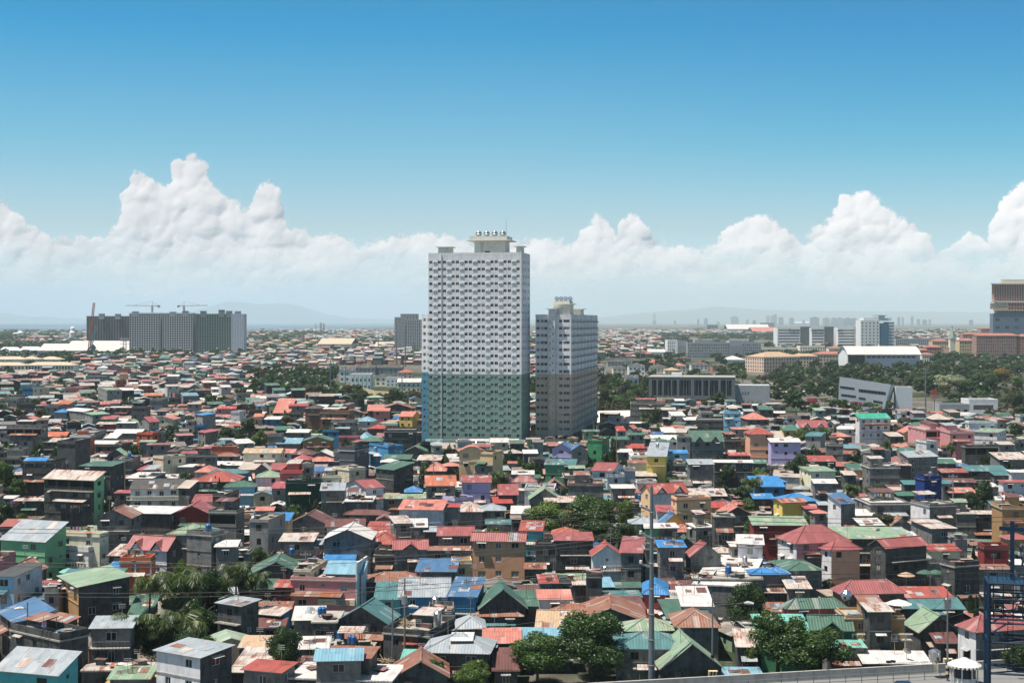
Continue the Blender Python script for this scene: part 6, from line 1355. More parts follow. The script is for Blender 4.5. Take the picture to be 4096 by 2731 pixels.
C 735 920 100 650 577 3.2 g P w
C 1005 1133 0 650 638 2.6 f S w x
C 875 1035 0 705 698 2.6 f C w
C 1240 1410 26 520 492 3.6 s G y w - yellow tower house
C 1290 1612 -105 855 770 3.1 d R w - k white house with a red dormered roof
C 1512 1828 -50 925 892 3.2 f P k - - plain tan block house
C 515 840 0 788 750 3 f B g - - house being built of grey blocks
C 928 1125 0 810 778 3 s W g
C 1650 1940 0 378 278 3.3 d N g - - green roofed house with a wide dormer
C 1518 1638 0 342 335 3.8 f C m
C 1285 1540 0 368 320 2.3 d W w
C 1632 1850 0 590 545 3.8 s G g
C 1860 2210 0 575 552 3.4 s W d
C 1640 1968 0 880 815 1.9 s Z d
C 1950 2100 22 125 102 3.5 f C l - - sky blue house
C 1090 1400 0 38 25 3.7 f C g
C 1690 1935 20 190 182 3 f C d
C 1740 1850 0 125 110 3.6 f W g
C 2165 2360 0 178 115 2.3 h S d
C 2025 2180 0 270 250 3.3 s S k v
C 1955 2180 0 375 355 2.8 f C d
C 2185 2400 0 310 248 4 h R q v - peach house with a bright red pyramid roof
C 2000 2190 0 512 482 1.8 s R d
C 1075 1220 0 322 300 3 s N g
C 1072 1235 0 440 398 2 h R d
C 1100 1270 0 525 468 2.5 f W w
C 1420 1612 0 488 460 2.8 s J l
C 1255 1425 0 465 428 3 g P c
C 1335 1470 0 1030 966 2.3 s P w
C 1845 2045 0 960 912 2 h M d
C 1945 2200 0 1050 978 2 e S d
C 115 392 0 835 790 2.5 f C w v
C 165 440 0 908 815 2.1 e L g
C 310 595 0 938 885 2 s Z d
C 0 210 10 745 685 2.8 h P w
C 480 735 0 715 675 2.5 f C d
C 300 480 0 800 735 1.9 e B d
C 0 155 0 1042 975 1.8 s W g
C -120 48 0 870 775 2.2 s P d
C 1830 1965 0 990 940 2 s R y
C 2228 2500 0 795 700 2.5 s J u v
C 2225 2400 0 905 860 2.1 s J d
C 2030 2190 0 705 642 1.7 s Z d
C 2215 2340 0 585 545 2.7 s N d
C 1435 1595 0 600 560 2 f C g x
C 1070 1235 0 580 552 2.2 s B w
C 925 1080 0 365 335 2.4 s N g
C 1380 1500 0 92 68 2.9 s Z d
C 1470 1590 0 145 105 2.4 s W w
C 970 1105 0 480 448 2.4 s W g
C 970 1040 0 285 240 2.4 s R R
C 1035 1110 40 262 232 2.4 e S t
C 800 970 0 232 205 2.2 e Z d
C 810 940 0 298 262 2 e Z d
C 1290 1400 0 255 240 1.8 s Y g
C 1385 1500 0 300 250 2 s W d
C 1490 1640 0 300 262 2 s Z d
C 1045 1240 0 215 200 1.8 s W g
C 2135 2220 0 105 82 3 s G d
C 2275 2400 0 90 58 2.6 s N d
C 1590 1720 0 185 155 1.8 s W g
C 1075 1340 0 950 935 1.8 f C g x
C 1120 1320 0 700 655 1.6 s Z d
C 1150 1330 0 760 742 1.8 f W w x
B 452 585 10 75 44 4.6 h K B - - tall brown house under a grey pyramid roof
B 585 855 5 125 118 4 f C B
B 1080 1222 0 102 74 3.4 s S p
B 1315 1435 68 150 105 2.8 g S y - g yellow house with a salmon gable roof
B 610 760 20 288 276 3 f C u
B 690 915 20 205 170 4.2 f C g
B 430 690 0 375 337 2.4 e N b v
B 1178 1475 0 295 270 3.6 f C d - - big stained concrete hall beside the tower
B 1040 1215 140 440 428 2.7 f U u - - vivid blue low block
B 765 905 130 470 440 4.4 f W s - s slate coloured modern house with glass balconies
B 715 880 0 565 512 3.2 f W s
B -115 222 0 485 443 3 g V c
B 425 525 0 612 604 3.6 f K R
B 220 425 0 680 610 3 f K R - - coral red house
B 702 855 152 645 624 3.3 f W c
B 610 840 0 718 700 2.4 f C c - - cream stepped flat roofed house
B 1010 1170 -182 808 735 3.2 g P w - w white house with a red roof beside the cream one
B 270 597 0 765 748 3.4 f K N - - very dark green cube shaped house
B 600 805 0 830 762 3.3 s G g
B 1100 1265 180 640 575 3.6 s N d v - dark house with a deep green roof
B 1565 1830 0 785 692 3.2 g O g v
B 1600 1825 175 930 905 2 f C v
B 1890 2150 0 755 695 3.3 s P v
B 1945 2175 92 500 480 4.2 f C k w - big ochre apartment block by the long wall
B 1865 2100 0 478 408 4.4 a S k
B 2010 2160 30 605 560 3 s N g
B 1315 1705 0 1008 920 3.5 s S w v - house with a salmon patched sheet roof
B 1707 1855 0 985 955 3.5 s R g
B 1850 2080 0 1018 936 2.5 h Z g
B 2035 2285 0 1010 952 2.5 h G g
B 810 1070 0 935 885 2.5 f W d x
B 1370 1520 0 845 792 2 h J d
B 815 1200 0 1050 1008 2.2 h M d
B 0 150 0 1018 985 3.8 s S o
B 0 218 0 705 645 2.3 h L w
B 145 270 0 812 750 2.6 s P R
B 120 288 0 640 580 2.2 s P d
B 495 700 0 515 470 2.2 e W g
B 338 495 0 548 500 2.2 h P O
B 470 720 0 560 520 2 h S d
B 1165 1412 0 542 502 2 s N d
B 1150 1305 0 568 538 1.9 h W d
B 1562 1740 0 645 572 2 h S d
B 1700 1862 0 605 570 2.2 h S d
B 1485 1690 0 552 508 2 s Z d
B 1170 1600 0 905 868 1.9 s L g
B 285 470 0 300 268 2.4 s W g
B 78 235 0 178 150 2.4 s W u
B 175 310 0 276 240 2 s N d
B 300 470 0 55 36 2.8 s R g
B 930 1070 0 195 150 2.4 h H w
B 1030 1190 0 262 222 2 h R d
B 935 1042 0 352 295 2 h H d
B 955 1152 0 378 336 1.9 h N d
B 1025 1165 0 100 44 3 s S d
B 1170 1420 0 70 33 3 e B d
B 760 942 0 345 338 2.5 f R p
B 105 235 0 330 318 3 f C g
B 280 475 0 300 270 2.6 s W g
B 190 400 0 400 350 2 s H g
B 275 425 0 388 370 2 s S d
B 200 350 0 485 448 2 g S w
B 325 510 0 498 445 2 h M d
B 710 800 0 478 438 2.6 f C k
B 1370 1550 0 468 425 2.2 e N d
B 530 712 0 655 612 2 s U w
B 525 640 0 640 592 2 s A d
B -10 120 0 640 575 2.3 e Z g
B 1855 1990 0 1085 1050 1.8 s W d
B 2120 2351 0 1140 1100 2 s T g
B 1555 1670 0 1200 1165 2.4 s G d
B 2240 2351 0 800 775 2 s P p
B 2190 2351 0 950 890 1.6 s R d
B 1175 1290 0 885 856 1.6 s S d
B 2260 2351 0 740 700 2.4 e M v
B 1110 1240 0 1100 1065 2 e B g
B 160 310 0 120 -15 1.6 s S d
Z 793 972 0 705 700 3.2 f K N - - dark green box shaped house far back
Z 985 1120 -85 835 825 4 f L L - - pale green stepped block
Z 870 990 0 848 810 2.4 g S y
Z 838 955 0 652 645 3 f C w
Z 48 220 0 785 756 2.2 s R B
Z 205 325 0 815 766 3.2 f U u - - cobalt blue block
Z 605 755 0 812 800 2.6 f V p
Z 965 1205 0 988 980 3.4 s W d w
Z 1207 1352 0 990 984 4 f C d
Z 1787 1862 118 1060 1042 4 s J l - n house with one blue and one green wall
Z 1795 1872 0 1162 1155 2.6 f U u
Z 1708 1785 0 1115 1100 3 f C l
Z 1820 2005 0 1225 1195 2.4 s M g
Z 1275 1370 90 1118 1072 2.8 e P k
Z 1400 1590 0 1096 1066 2.4 e S c
Z 1045 1290 0 1222 1186 2.2 g W g
Z 775 850 160 1055 1045 3.2 s L t
Z 925 1050 0 1095 1058 2.6 s P n
Z 600 770 90 1028 1002 3.2 s W g
Z 150 345 0 1108 1076 2.6 e S d
Z 888 1150 0 1140 1122 2.8 s Z r
Z 1125 1265 0 1130 1102 2.4 e L w
Z 0 165 0 918 905 3.2 f C k
Z 410 540 0 985 912 3 f C g
Z 520 630 0 958 922 3 s O U
Z 500 605 0 1030 1000 3 h J v
Z 1375 1490 0 925 890 3.4 f C g
Z 1550 1640 0 905 900 3 f C d
Z 1720 1835 0 955 942 3.2 s Z v
Z 1990 2160 0 1000 975 2.8 s R p
Z 2120 2200 60 1035 1010 3 f C w
Z 1712 1860 0 820 775 2.8 e N g
Z 2135 2230 0 775 752 2.8 e S g
'''
def load_table():
    for ln in TABLE.strip().splitlines():
        q = ln.split()
        reg, xl, xr, s, ye, yr, n, typ, rc, wc = q[:10]
        opt = q[10] if len(q) > 10 and q[10] != '-' else ''; sw = None; lm = None
        if len(q) > 11: sw = None if q[11] == '-' else q[11]
        if len(q) > 12: lm = ' '.join(q[12:]).lstrip('- ')
        if len(q) > 11 and len(q[11]) > 1 or (sw and sw not in WALL): lm = ' '.join(q[11:]).lstrip('- '); sw = None
        house(reg, *map(float, (xl, xr, s, ye, yr, n)), typ, rc, wc if wc in WALL else 'g', opt, sw, lm)
# ---------------------------------------------------------------- build the 300 houses that show largest; the rest join the packed housing
load_table()
def vis(H): 
    return H['wpx'] * (max(0, H['py'] - H['yr']) * 1.0 + min(60, H['n'] * 2.7 / H['y'] * F * .6)) * (1 + .3 * bool(H['lm']))
HOUSES.sort(key=vis, reverse=True)
BIG, REST = HOUSES[:298], HOUSES[298:]
for H in BIG: build_house(H)
# labels: what it is, then where it stands among named neighbours
SN = lambda n: 'low' if n < 1.7 else 'single storey' if n < 2 else 'two storey' if n < 2.9 else 'three storey' if n < 3.7 else 'tall'
TN = dict(g='gable roof', e='gable roof', h='hip roof', s='lean roof', f='flat roof', d='dormered roof', a='arched roof')
wn_ = {k: v[1] for k, v in WALL.items()}; rn2 = {k: v[1] for k, v in ROOF.items()}
wn_['d'] = 'dark concrete'; wn_['g'] = 'grey block'
LMK = [(H['px'], H['py'], 'the ' + H['lm'], H) for H in BIG if H['lm']]
LMK += [(1900, 1700, 'the sage green tower', None), (2300, 1700, 'the taupe tower', None), (2604, 2150, 'the big steel pole', None), (3980, 2500, 'the blue steel frame', None), (2330, 2100, 'the big tree clump', None), (780, 2400, 'the palm grove', None), (2780, 1560, 'the long grey hall', None), (3480, 1600, 'the leaning silver building', None)]
import re
SHORT = lambda s: s if len(s.split()) <= 8 else re.split(r' (?:with|under|over|beside|in a|being) ', s)[0]
used = {}
def phrase(H, q):
    dx, dy = H['px'] - q[0], H['py'] - q[1]; a = abs(dx), abs(dy); near = max(a) < 110
    if a[0] > 2.2 * a[1]: w = ('right of' if dx > 0 else 'left of')
    elif a[1] > 2.2 * a[0]: w = ('in front of' if dy > 0 else 'behind')
    else: w = ('in front and right of' if dx > 0 else 'in front and left of') if dy > 0 else ('behind and right of' if dx > 0 else 'behind and left of')
    return ('just ' if near else '') + w + ' ' + q[2]
for H in BIG:
    r = H['root']; r['category'] = 'house'; r['group'] = 'houses packed across the town'
    desc = f"{SN(H['n'])} {wn_[H['wc']]} house, {rn2[H['rc']]} {TN[H['typ']]}"
    if H['lm']: lab = H['lm']; lab = lab if 'roof' in lab or len(lab.split()) > 8 else lab + f", {rn2[H['rc']]} {TN[H['typ']]}"; used[lab] = 1; r['label'] = lab; continue
    for q in sorted(LMK, key=lambda q: (H['px'] - q[0]) ** 2 + 1.7 * (H['py'] - q[1]) ** 2):
        ph = phrase(H, q); lab = desc + ', ' + ph
        if len(lab.replace(',', '').split()) > 16: lab = desc.replace(' house', '', 1) + ', ' + ph
        if len(lab.split()) > 16: continue
        if lab not in used: break
    used[lab] = 1; r['label'] = lab
belt([(-300, 1560), (1000, 1620), (1660, 1800), (2400, 1720), (3100, 1690), (4300, 1720), (4300, 2480), (3300, 2480), (2500, 2400), (-300, 2400)], 85, (4.5, 8), 'gddglo', '{} tree between packed houses', 'trees between the houses', (1.4, 3.0), 9)
# ---------------------------------------------------------------- packed housing: everything past the 300 that show largest
WALLA = wallmat('packed_wall', (.5, .5, .5), .6, attr='tint'); ROOFA = roofmat('packed_roof', (.5, .5, .5), .28, attr='tint')
class City:
    def __init__(s): s.v = []; s.f = []; s.m = []; s.c = []; s.uv = []
    def q(s, pts, m, c):
        b = len(s.v); s.v.extend(pts); s.f.append(tuple(range(b, b + len(pts)))); s.m.append(m); s.c.extend([(*c, 1)] * len(pts))
        p = pts; L = sqrt((p[1][0] - p[0][0]) ** 2 + (p[1][1] - p[0][1]) ** 2 + (p[1][2] - p[0][2]) ** 2); M_ = sqrt((p[-1][0] - p[0][0]) ** 2 + (p[-1][1] - p[0][1]) ** 2 + (p[-1][2] - p[0][2]) ** 2); o = (p[0][0] * .37) % 40
        s.uv.extend([(o, 0), (o + L, 0), (o + L, M_), (o, M_)] if len(pts) == 4 else [(o, 0), (o + L, 0), (o + L / 2, M_)])
    def house(s, x, y, th, w, d, h, typ, rise, rc, wc, win, z0=0.0, rd=R):
        c, sn = cos(th), sin(th); P = lambda a, b, z: (x + a * c - b * sn, y + a * sn + b * c, z0 + z); X, Y = w / 2, d / 2
        cor = [(-X, -Y), (X, -Y), (X, Y), (-X, Y)]
        for i in range(4):
            a, b = cor[i], cor[(i + 1) % 4]; s.q([P(*a, 0), P(*b, 0), P(*b, h), P(*a, h)], 0, wc)
        if typ == 'f':
            s.q([P(-X - .2, -Y - .2, h + .02), P(X + .2, -Y - .2, h + .02), P(X + .2, Y + .2, h + .02), P(-X - .2, Y + .2, h + .02)], 1, rc)
            if win:
                pz = rd.uniform(.4, .9)
                for i in range(4):
                    a, b = cor[i], cor[(i + 1) % 4]; a2 = (a[0] * .96, a[1] * .96); b2 = (b[0] * .96, b[1] * .96); s.q([P(*a, h + .03), P(*b, h + .03), P(*b, h + pz), P(*a, h + pz)], 0, wc); s.q([P(*b2, h + .03), P(*a2, h + .03), P(*a2, h + pz), P(*b2, h + pz)], 0, wc); s.q([P(*a, h + pz), P(*b, h + pz), P(*b2, h + pz), P(*a2, h + pz)], 0, wc)
        else:
            o = .35
            if typ == 's':
                s.q([P(-X - o, -Y - o, h + .1), P(X + o, -Y - o, h + .1), P(X + o, Y + o, h + .1 + rise), P(-X - o, Y + o, h + .1 + rise)], 1, rc)
                s.q([P(X, -Y, h), P(X, Y, h), P(X, Y, h + rise)], 0, wc); s.q([P(-X, Y, h), P(-X, -Y, h), P(-X, Y, h + rise)], 0, wc)
            elif typ in 'gd':
                k = rise / Y * o; s.q([P(-X - o, -Y - o, h + .1 - k), P(X + o, -Y - o, h + .1 - k), P(X + o, 0, h + .1 + rise), P(-X - o, 0, h + .1 + rise)], 1, rc); s.q([P(X + o, Y + o, h + .1 - k), P(-X - o, Y + o, h + .1 - k), P(-X - o, 0, h + .1 + rise), P(X + o, 0, h + .1 + rise)], 1, rc)
                s.q([P(X, -Y, h), P(X, Y, h), P(X, 0, h + rise)], 0, wc); s.q([P(-X, Y, h), P(-X, -Y, h), P(-X, 0, h + rise)], 0, wc)
            elif typ == 'e':
                k = rise / X * o; s.q([P(-X - o, Y + o, h + .1 - k), P(-X - o, -Y - o, h + .1 - k), P(0, -Y - o, h + .1 + rise), P(0, Y + o, h + .1 + rise)], 1, rc); s.q([P(X + o, -Y - o, h + .1 - k), P(X + o, Y + o, h + .1 - k), P(0, Y + o, h + .1 + rise), P(0, -Y - o, h + .1 + rise)], 1, rc)
                s.q([P(-X, -Y, h), P(X, -Y, h), P(0, -Y, h + rise)], 0, wc)
            else:
                m_ = min(X, Y); a = max(.02, X - m_); bq = max(.02, Y - m_); z = h + .1
                A, B = (P(-a, 0, z + rise), P(a, 0, z + rise)) if X >= Y else (P(0, -bq, z + rise), P(0, bq, z + rise))
                c4 = [P(-X - o, -Y - o, z - .1), P(X + o, -Y - o, z - .1), P(X + o, Y + o, z - .1), P(-X - o, Y + o, z - .1)]
                if X >= Y: s.q([c4[0], c4[1], B, A], 1, rc); s.q([c4[2], c4[3], A, B], 1, rc); s.q([c4[1], c4[2], B], 1, rc); s.q([c4[3], c4[0], A], 1, rc)
                else: s.q([c4[3], c4[0], A, B], 1, rc); s.q([c4[1], c4[2], B, A], 1, rc); s.q([c4[0], c4[1], A], 1, rc); s.q([c4[2], c4[3], B], 1, rc)
        if win:
            nf = max(1, int(h / 2.6)); side = ((-1, 0) if th > 0 else (1, 0))
            for f in range(nf):
                z = h - f * 2.7 - 1.6
                if z < .4: continue
                for k in range(max(1, int(w / 2.8))):
                    if rd.random() < .3: continue
                    a = -X + (k + .5) * w / max(1, int(w / 2.8)); ww = rd.uniform(.35, .62); s.q([P(a - ww, -Y - .03, z), P(a + ww, -Y - .03, z), P(a + ww, -Y - .03, z + 1.1), P(a - ww, -Y - .03, z + 1.1)], 2, (.03, .03, .03))
                    if win > 1: s.q([P(a - ww - .1, -Y - .05, z - .1), P(a + ww + .1, -Y - .05, z - .1), P(a + ww + .1, -Y - .05, z), P(a - ww - .1, -Y - .05, z)], 0, (.5, .5, .48))
                for k in range(max(1, int(d / 3.4))):
                    if rd.random() < .45: continue
                    a = -Y + (k + .5) * d / max(1, int(d / 3.4)); sx = X + .03 if side[0] > 0 else -X - .03; ww = .45; pts = [P(sx, a - ww, z), P(sx, a + ww, z), P(sx, a + ww, z + 1.1), P(sx, a - ww, z + 1.1)]; s.q(pts if sx > 0 else pts[::-1], 2, (.03, .03, .03))
    def build(s, name, label):
        me = bpy.data.meshes.new(name); me.from_pydata(s.v, [], s.f); [me.materials.append(m) for m in (WALLA, ROOFA, M_DARK)]; me.polygons.foreach_set('material_index', s.m)
        l = me.uv_layers.new(name='UVMap'); l.data.foreach_set('uv', np.array(s.uv, np.float32).ravel()); a = me.attributes.new('tint', 'FLOAT_COLOR', 'CORNER'); a.data.foreach_set('color', np.array(s.c, np.float32).ravel())
        o = bpy.data.objects.new(name, me); COL.objects.link(o); tag(o, label, kind='stuff')
def pick(rd, tab):
    r = rd.random() * sum(w for _, w in tab)
    for v, w in tab:
        r -= w
        if r <= 0: return v
    return tab[-1][0]
RP = [((200, 112, 98), 5), ((190, 122, 114), 6), ((160, 122, 108), 7), ((204, 190, 178), 10), ((236, 232, 226), 10), ((178, 186, 190), 12), ((150, 140, 130), 12), ((196, 172, 150), 8), ((110, 150, 136), 6), ((92, 130, 112), 4), ((120, 170, 190), 3), ((70, 120, 180), 1.6), ((220, 130, 90), 3), ((140, 100, 84), 6), ((170, 200, 170), 3), ((216, 160, 140), 5)]
WP = [((98, 99, 98), 26), ((64, 68, 68), 22), ((140, 138, 134), 11), ((200, 198, 192), 9), ((206, 190, 160), 5), ((180, 130, 120), 4), ((130, 160, 150), 3), ((100, 140, 170), 3), ((200, 160, 120), 3), ((170, 100, 80), 3), ((140, 170, 130), 2), ((150, 140, 170), 1)]
RPL = [(scal(c, RK), w) for c, w in RP]; WPL = [(scal(c, WK), w) for c, w in WP]
flatc = scal((172, 166, 156), RK)
near = City()
for H in REST:
    near.house(H['x'], H['y'], H['th'], H['w'], H['d'], H['ze'], H['typ'] if H['typ'] in 'fsgehd' else 'g', max(.3, H['rise']), scal(dict(R=(208, 72, 58), P=(196, 92, 96), M=(132, 84, 78), B=(168, 112, 90), W=(240, 234, 228), G=(176, 190, 200), T=(78, 146, 150), N=(76, 132, 108), L=(150, 190, 150), U=(66, 128, 190), O=(226, 112, 60), C=(190, 182, 168), S=(228, 134, 112), J=(40, 150, 225), H=(130, 190, 215), Z=(214, 196, 180)).get(H['rc'], (170, 150, 130)), RK), scal(dict(g=(134, 134, 130), d=(92, 95, 94), w=(216, 216, 216), c=(226, 212, 180), u=(36, 128, 176), n=(66, 170, 108), y=(236, 196, 80), p=(204, 132, 134), O=(204, 92, 62)).get(H['wc'], (150, 150, 146)), WK), 1, rd=random.Random(H['seed']))
# no-build areas in photo pixels (foot points)
NOB = [[(1000, 1500), (1250, 1495), (1360, 1545), (1500, 1575), (1720, 1580), (1720, 1650), (1400, 1640), (1150, 1615), (1000, 1600)], [(1340, 1460), (1720, 1460), (1720, 1600), (1340, 1600)], [(2380, 1432), (3120, 1432), (3120, 1660), (2620, 1650), (2380, 1720)], [(3120, 1400), (4500, 1400), (4500, 1690), (3950, 1702), (3700, 1690), (3120, 1705)], [(-200, 1385), (530, 1385), (530, 1428), (300, 1428), (300, 1512), (-200, 1512)], [(480, 1395), (1000, 1395), (1000, 1432), (480, 1432)], [(1010, 1366), (1420, 1366), (1420, 1412), (1010, 1412)], [(2650, 1350), (3120, 1350), (3120, 1440), (2650, 1440)], [(980, 1345), (1200, 1345), (1200, 1368), (980, 1368)], [(-2000, 1250), (480, 1250), (480, 1338), (-2000, 1338)], [(-2000, 1338), (60, 1338), (60, 1380), (-2000, 1380)]]
def inpoly(u, v, poly):
    ins = False; j = len(poly) - 1
    for i in range(len(poly)):
        if (poly[i][1] > v) != (poly[j][1] > v) and u < (poly[j][0] - poly[i][0]) * (v - poly[i][1]) / (poly[j][1] - poly[i][1]) + poly[i][0]: ins = not ins
        j = i
    return ins
def nob(x, y):
    u, v = proj(x, y, 0); return any(inpoly(u, v, p) for p in NOB) or v > 2690 or (u < 2300 and (v < 1336 if u < 900 else v < 1329 - .016 * (u - 900))) 
# screen spans of the specified houses: a filler must not climb over what the photo shows
SPAN = [(H['pw'][0], H['pw'][1], H['y'], H['py'], H['py'] + .55 * H['ze'] / H['y'] * F) for H in HOUSES]
GRID = {}
for H in HOUSES:
    for i in range(int(H['pw'][0] // 60), int(H['pw'][1] // 60) + 1): GRID.setdefault(i, []).append(H)
def blocks_view(u0, u1, y, vt):
    for i in range(int(u0 // 60), int(u1 // 60) + 1):
        for H in GRID.get(i, ()):
            if H['y'] > y + 2 and min(u1, H['pw'][1]) - max(u0, H['pw'][0]) > 4 and vt < H['py'] + (.85 if H['lm'] or H['wpx'] > 110 else .35) * H['ze'] / H['y'] * F: return True
    return False
GCELL = {}
for f in FOOT:
    rad = (f[3] + f[4]) / 2
    for i in range(int((f[0] - rad) // 25), int((f[0] + rad) // 25) + 1):
        for j in range(int((f[1] - rad) // 25), int((f[1] + rad) // 25) + 1): GCELL.setdefault((i, j), []).append(f)
def hit(x, y, w, d, th, pad=.3):
    c, sn = cos(th), sin(th); pts = [(x + a * w * c - b * d * sn, y + a * w * sn + b * d * c) for a in (-.5, 0, .5) for b in (-.5, 0, .5)]
    for px_, py_ in pts:
        for fx, fy, ft, fw, fd, _ in GCELL.get((int(px_ // 25), int(py_ // 25)), ()):
            dx, dy = px_ - fx, py_ - fy; a = dx * cos(ft) + dy * sin(ft); b = -dx * sin(ft) + dy * cos(ft)
            if abs(a) < fw / 2 + pad and abs(b) < fd / 2 + pad: return True
    return False
def addfoot(x, y, th, w, d, h):
    rad = (w + d) / 2
    for i in range(int((x - rad) // 25), int((x + rad) // 25) + 1):
        for j in range(int((y - rad) // 25), int((y + rad) // 25) + 1): GCELL.setdefault((i, j), []).append((x, y, th, w, d, h))
rd = random.Random(77); base_th = lambda x, y: radians(14 * sin(x * .013 + y * .007) + 10 * sin(y * .017 - 1))
y = 190.0; nfill = 0
while y < 760:
    step = 5.6 if y < 450 else 6.8
    half = y * .40 + 25; x = -half + rd.uniform(0, step)
    while x < half:
        xx, yy = x + rd.uniform(-2, 2), y + rd.uniform(-2.4, 2.4); x += step
        if nob(xx, yy): continue
        w, d = rd.uniform(3, 7.5), rd.uniform(3, 7.5); th = base_th(xx, yy) + radians(rd.uniform(-7, 7)); n = pick(rd, [(1, 5), (1.7, 4), (2.3, 3)] if yy < 480 else [(1, 3), (2, 5), (3, 2.2)]); ok = False
        for tr in range(4):
            h = n * 2.55; u, v = proj(xx, yy, 0); u0, u1 = u - w / 2 / yy * F, u + w / 2 / yy * F; vt = HY + (HC - h - .8) / yy * F
            if hit(xx, yy, w, d, th) : w *= .72; d *= .72; continue
            if blocks_view(u0, u1, yy, vt): n *= .66; continue
            ok = True; break
        if not ok or w < 2.2 or n < .6: continue
        typ = pick(rd, [('s', 6), ('g', 3), ('e', 2), ('f', 3.2), ('h', 1.6)]); rc = pick(rd, RPL) if typ != 'f' else tuple(q * rd.uniform(.6, 1.1) for q in flatc); k = rd.uniform(.8, 1.12); rc = tuple(min(.8, q * k) for q in rc)
        near.house(xx, yy, th, w, d, h, typ, {'s': .12 * d, 'g': .16 * d, 'e': .16 * w, 'h': .17 * min(w, d), 'f': 0}[typ], rc, pick(rd, WPL), 2 if yy < 420 else 1, rd=rd); addfoot(xx, yy, th, w, d, h); nfill += 1
        # clutter on the roofs: loose sheets, crates, tanks
        if yy < 430 and rd.random() < .6:
            for _ in range(rd.randint(1, 4)): a = rd.uniform(-w / 3, w / 3); near.house(xx + a, yy + rd.uniform(-d / 3, d / 3), rd.uniform(-.6, .6), rd.uniform(.4, 2.0), rd.uniform(.4, 1.4), rd.uniform(.15, .7), 'f', 0, pick(rd, RPL), pick(rd, WPL), 0, h + .2 if typ == 'f' else h * .98 + .25, rd)
    y += step * (.98 if y < 420 else 1.05)
# loose sheets and lean-tos on the specified flat and low roofs
for H in HOUSES:
    if H['typ'] == 'f' and H['y'] < 520:
        q = random.Random(H['seed'] + 5)
        for _ in range(q.randint(2, 6)):
            a, b_ = q.uniform(-.36, .36) * H['w'], q.uniform(-.36, .36) * H['d']; c, sn = cos(H['th']), sin(H['th'])
            near.house(H['x'] + a * c - b_ * sn, H['y'] + a * sn + b_ * c, H['th'] + q.uniform(-.7, .7), q.uniform(.4, 2.2), q.uniform(.4, 1.6), q.uniform(.12, .8), 'f', 0, pick(q, RPL), pick(q, WPL), 0, H['ze'] + .21, q)
near.build('packed_housing', 'packed small tin roofed houses filling the gaps between the larger ones')
print('fill', nfill)
far = City(); y = 765.0; nf2 = 0
while y < 7200:
    s_ = 9.5 if y < 1200 else 11.5 if y < 2000 else 15 if y < 3500 else 25
    half = y * .385 + 30; x = -half + rd.uniform(0, s_)
    dens = .9 if y < 1300 else .74 if y < 2600 else .6
    while x < half:
        xx, yy = x + rd.uniform(-.25, .25) * s_, y + rd.uniform(-.25, .25) * s_; x += s_
        pat = sin(xx * .0041 + 2) * sin(yy * .0023 + xx * .0011) + .5 * sin(xx * .013) * sin(yy * .009)
        if rd.random() > dens or nob(xx, yy) or (yy > 900 and pat > .44 and not (xx / yy < -.17 and yy < 1900)): continue
        k = s_ / 9.8 if y < 2000 else s_ / 12; w, d = rd.uniform(5.5, 9.5) * k, rd.uniform(5.5, 9) * k; h = pick(rd, [(2.8, 3), (5.4, 4), (8, 1.4), (10.5, .35)]) ; th = base_th(xx * .6, yy * .6) + radians(rd.uniform(-8, 8))
        if hit(xx, yy, w, d, th): continue
        typ = pick(rd, [('s', 5), ('g', 4), ('e', 2), ('f', 3), ('h', 2.4)]); rc = pick(rd, RPL) if typ != 'f' else flatc
        far.house(xx, yy, th, w, d, h, typ, .17 * min(w, d), rc, pick(rd, WPL), 1 if y < 1250 else 0, rd=rd); nf2 += 1
    y += s_ * 1.04
far.build('distant_housing', 'endless small houses with mixed roofs fading toward the horizon'); print('far', nf2)
# distant tree clumps as one mass
def wood(name, label, spots, n_each, leaf, kinds='d'):
    VV = []; QQ = []; b = 0
    base = [crown_np(900 + k, n_each, leaf, 1.0, 8)[0] for k in range(4)]
    for x, y, r, h in spots:
        V = base[R.randrange(4)] * np.array([r, r, h * .55]) + np.array([x, y, h * .5]); VV.append(V); QQ.append(np.arange(len(V)).reshape(-1, 4) + b); b += len(V)
    o = np_mesh(name, np.concatenate(VV), np.concatenate(QQ), [LM[kinds]]); tag(o, label, kind='stuff')
sp = []; r = random.Random(8)
y = 780.0
while y < 7000:
    s_ = 26 if y < 1600 else 40 if y < 3000 else 75; half = y * .39; x = -half
    while x < half:
        xx, yy = x + r.uniform(-s_, s_) * .5, y + r.uniform(-s_, s_) * .5; x += s_
        pat = sin(xx * .0041 + 2) * sin(yy * .0023 + xx * .0011) + .5 * sin(xx * .013) * sin(yy * .009); u, v = proj(xx, yy, 0); nb = nob(xx, yy); left = u < 560 and 1336 < v < 1400
        if (u < 2350 and v < 1326) or inpoly(u, v, NOB[5]) or inpoly(u, v, NOB[1]): continue
        if xx / yy < -.17 and yy < 1900 and not nb: pat = 0
        if (pat > .40 and yy > 880) or r.random() < .17 or left or (nb and r.random() < (.1 if inpoly(u, v, NOB[2]) else .35)):
            if hit(xx, yy, 4, 4, 0): continue
            k = s_ / 26; sp.append((xx, yy, r.uniform(5, 9) * k ** .8, r.uniform(6, 11) * (1 + .15 * k)))
    y += s_
for k in range(2600):
    yy = r.uniform(430, 1500); x = r.uniform(-.4, .4) * yy
    if proj(x, yy, 0)[1] < 2300 and not nob(x, yy) and not hit(x, yy, 1.2, 1.2, 0): sp.append((x, yy, r.uniform(1.3, 3.0), r.uniform(3.5, 8)))
for k in range(70):
    u = r.uniform(470, 1010); x, yy = gp(u, 1432 + r.uniform(-3, 5)); sp.append((x, yy, r.uniform(6, 10), r.uniform(9, 15)))
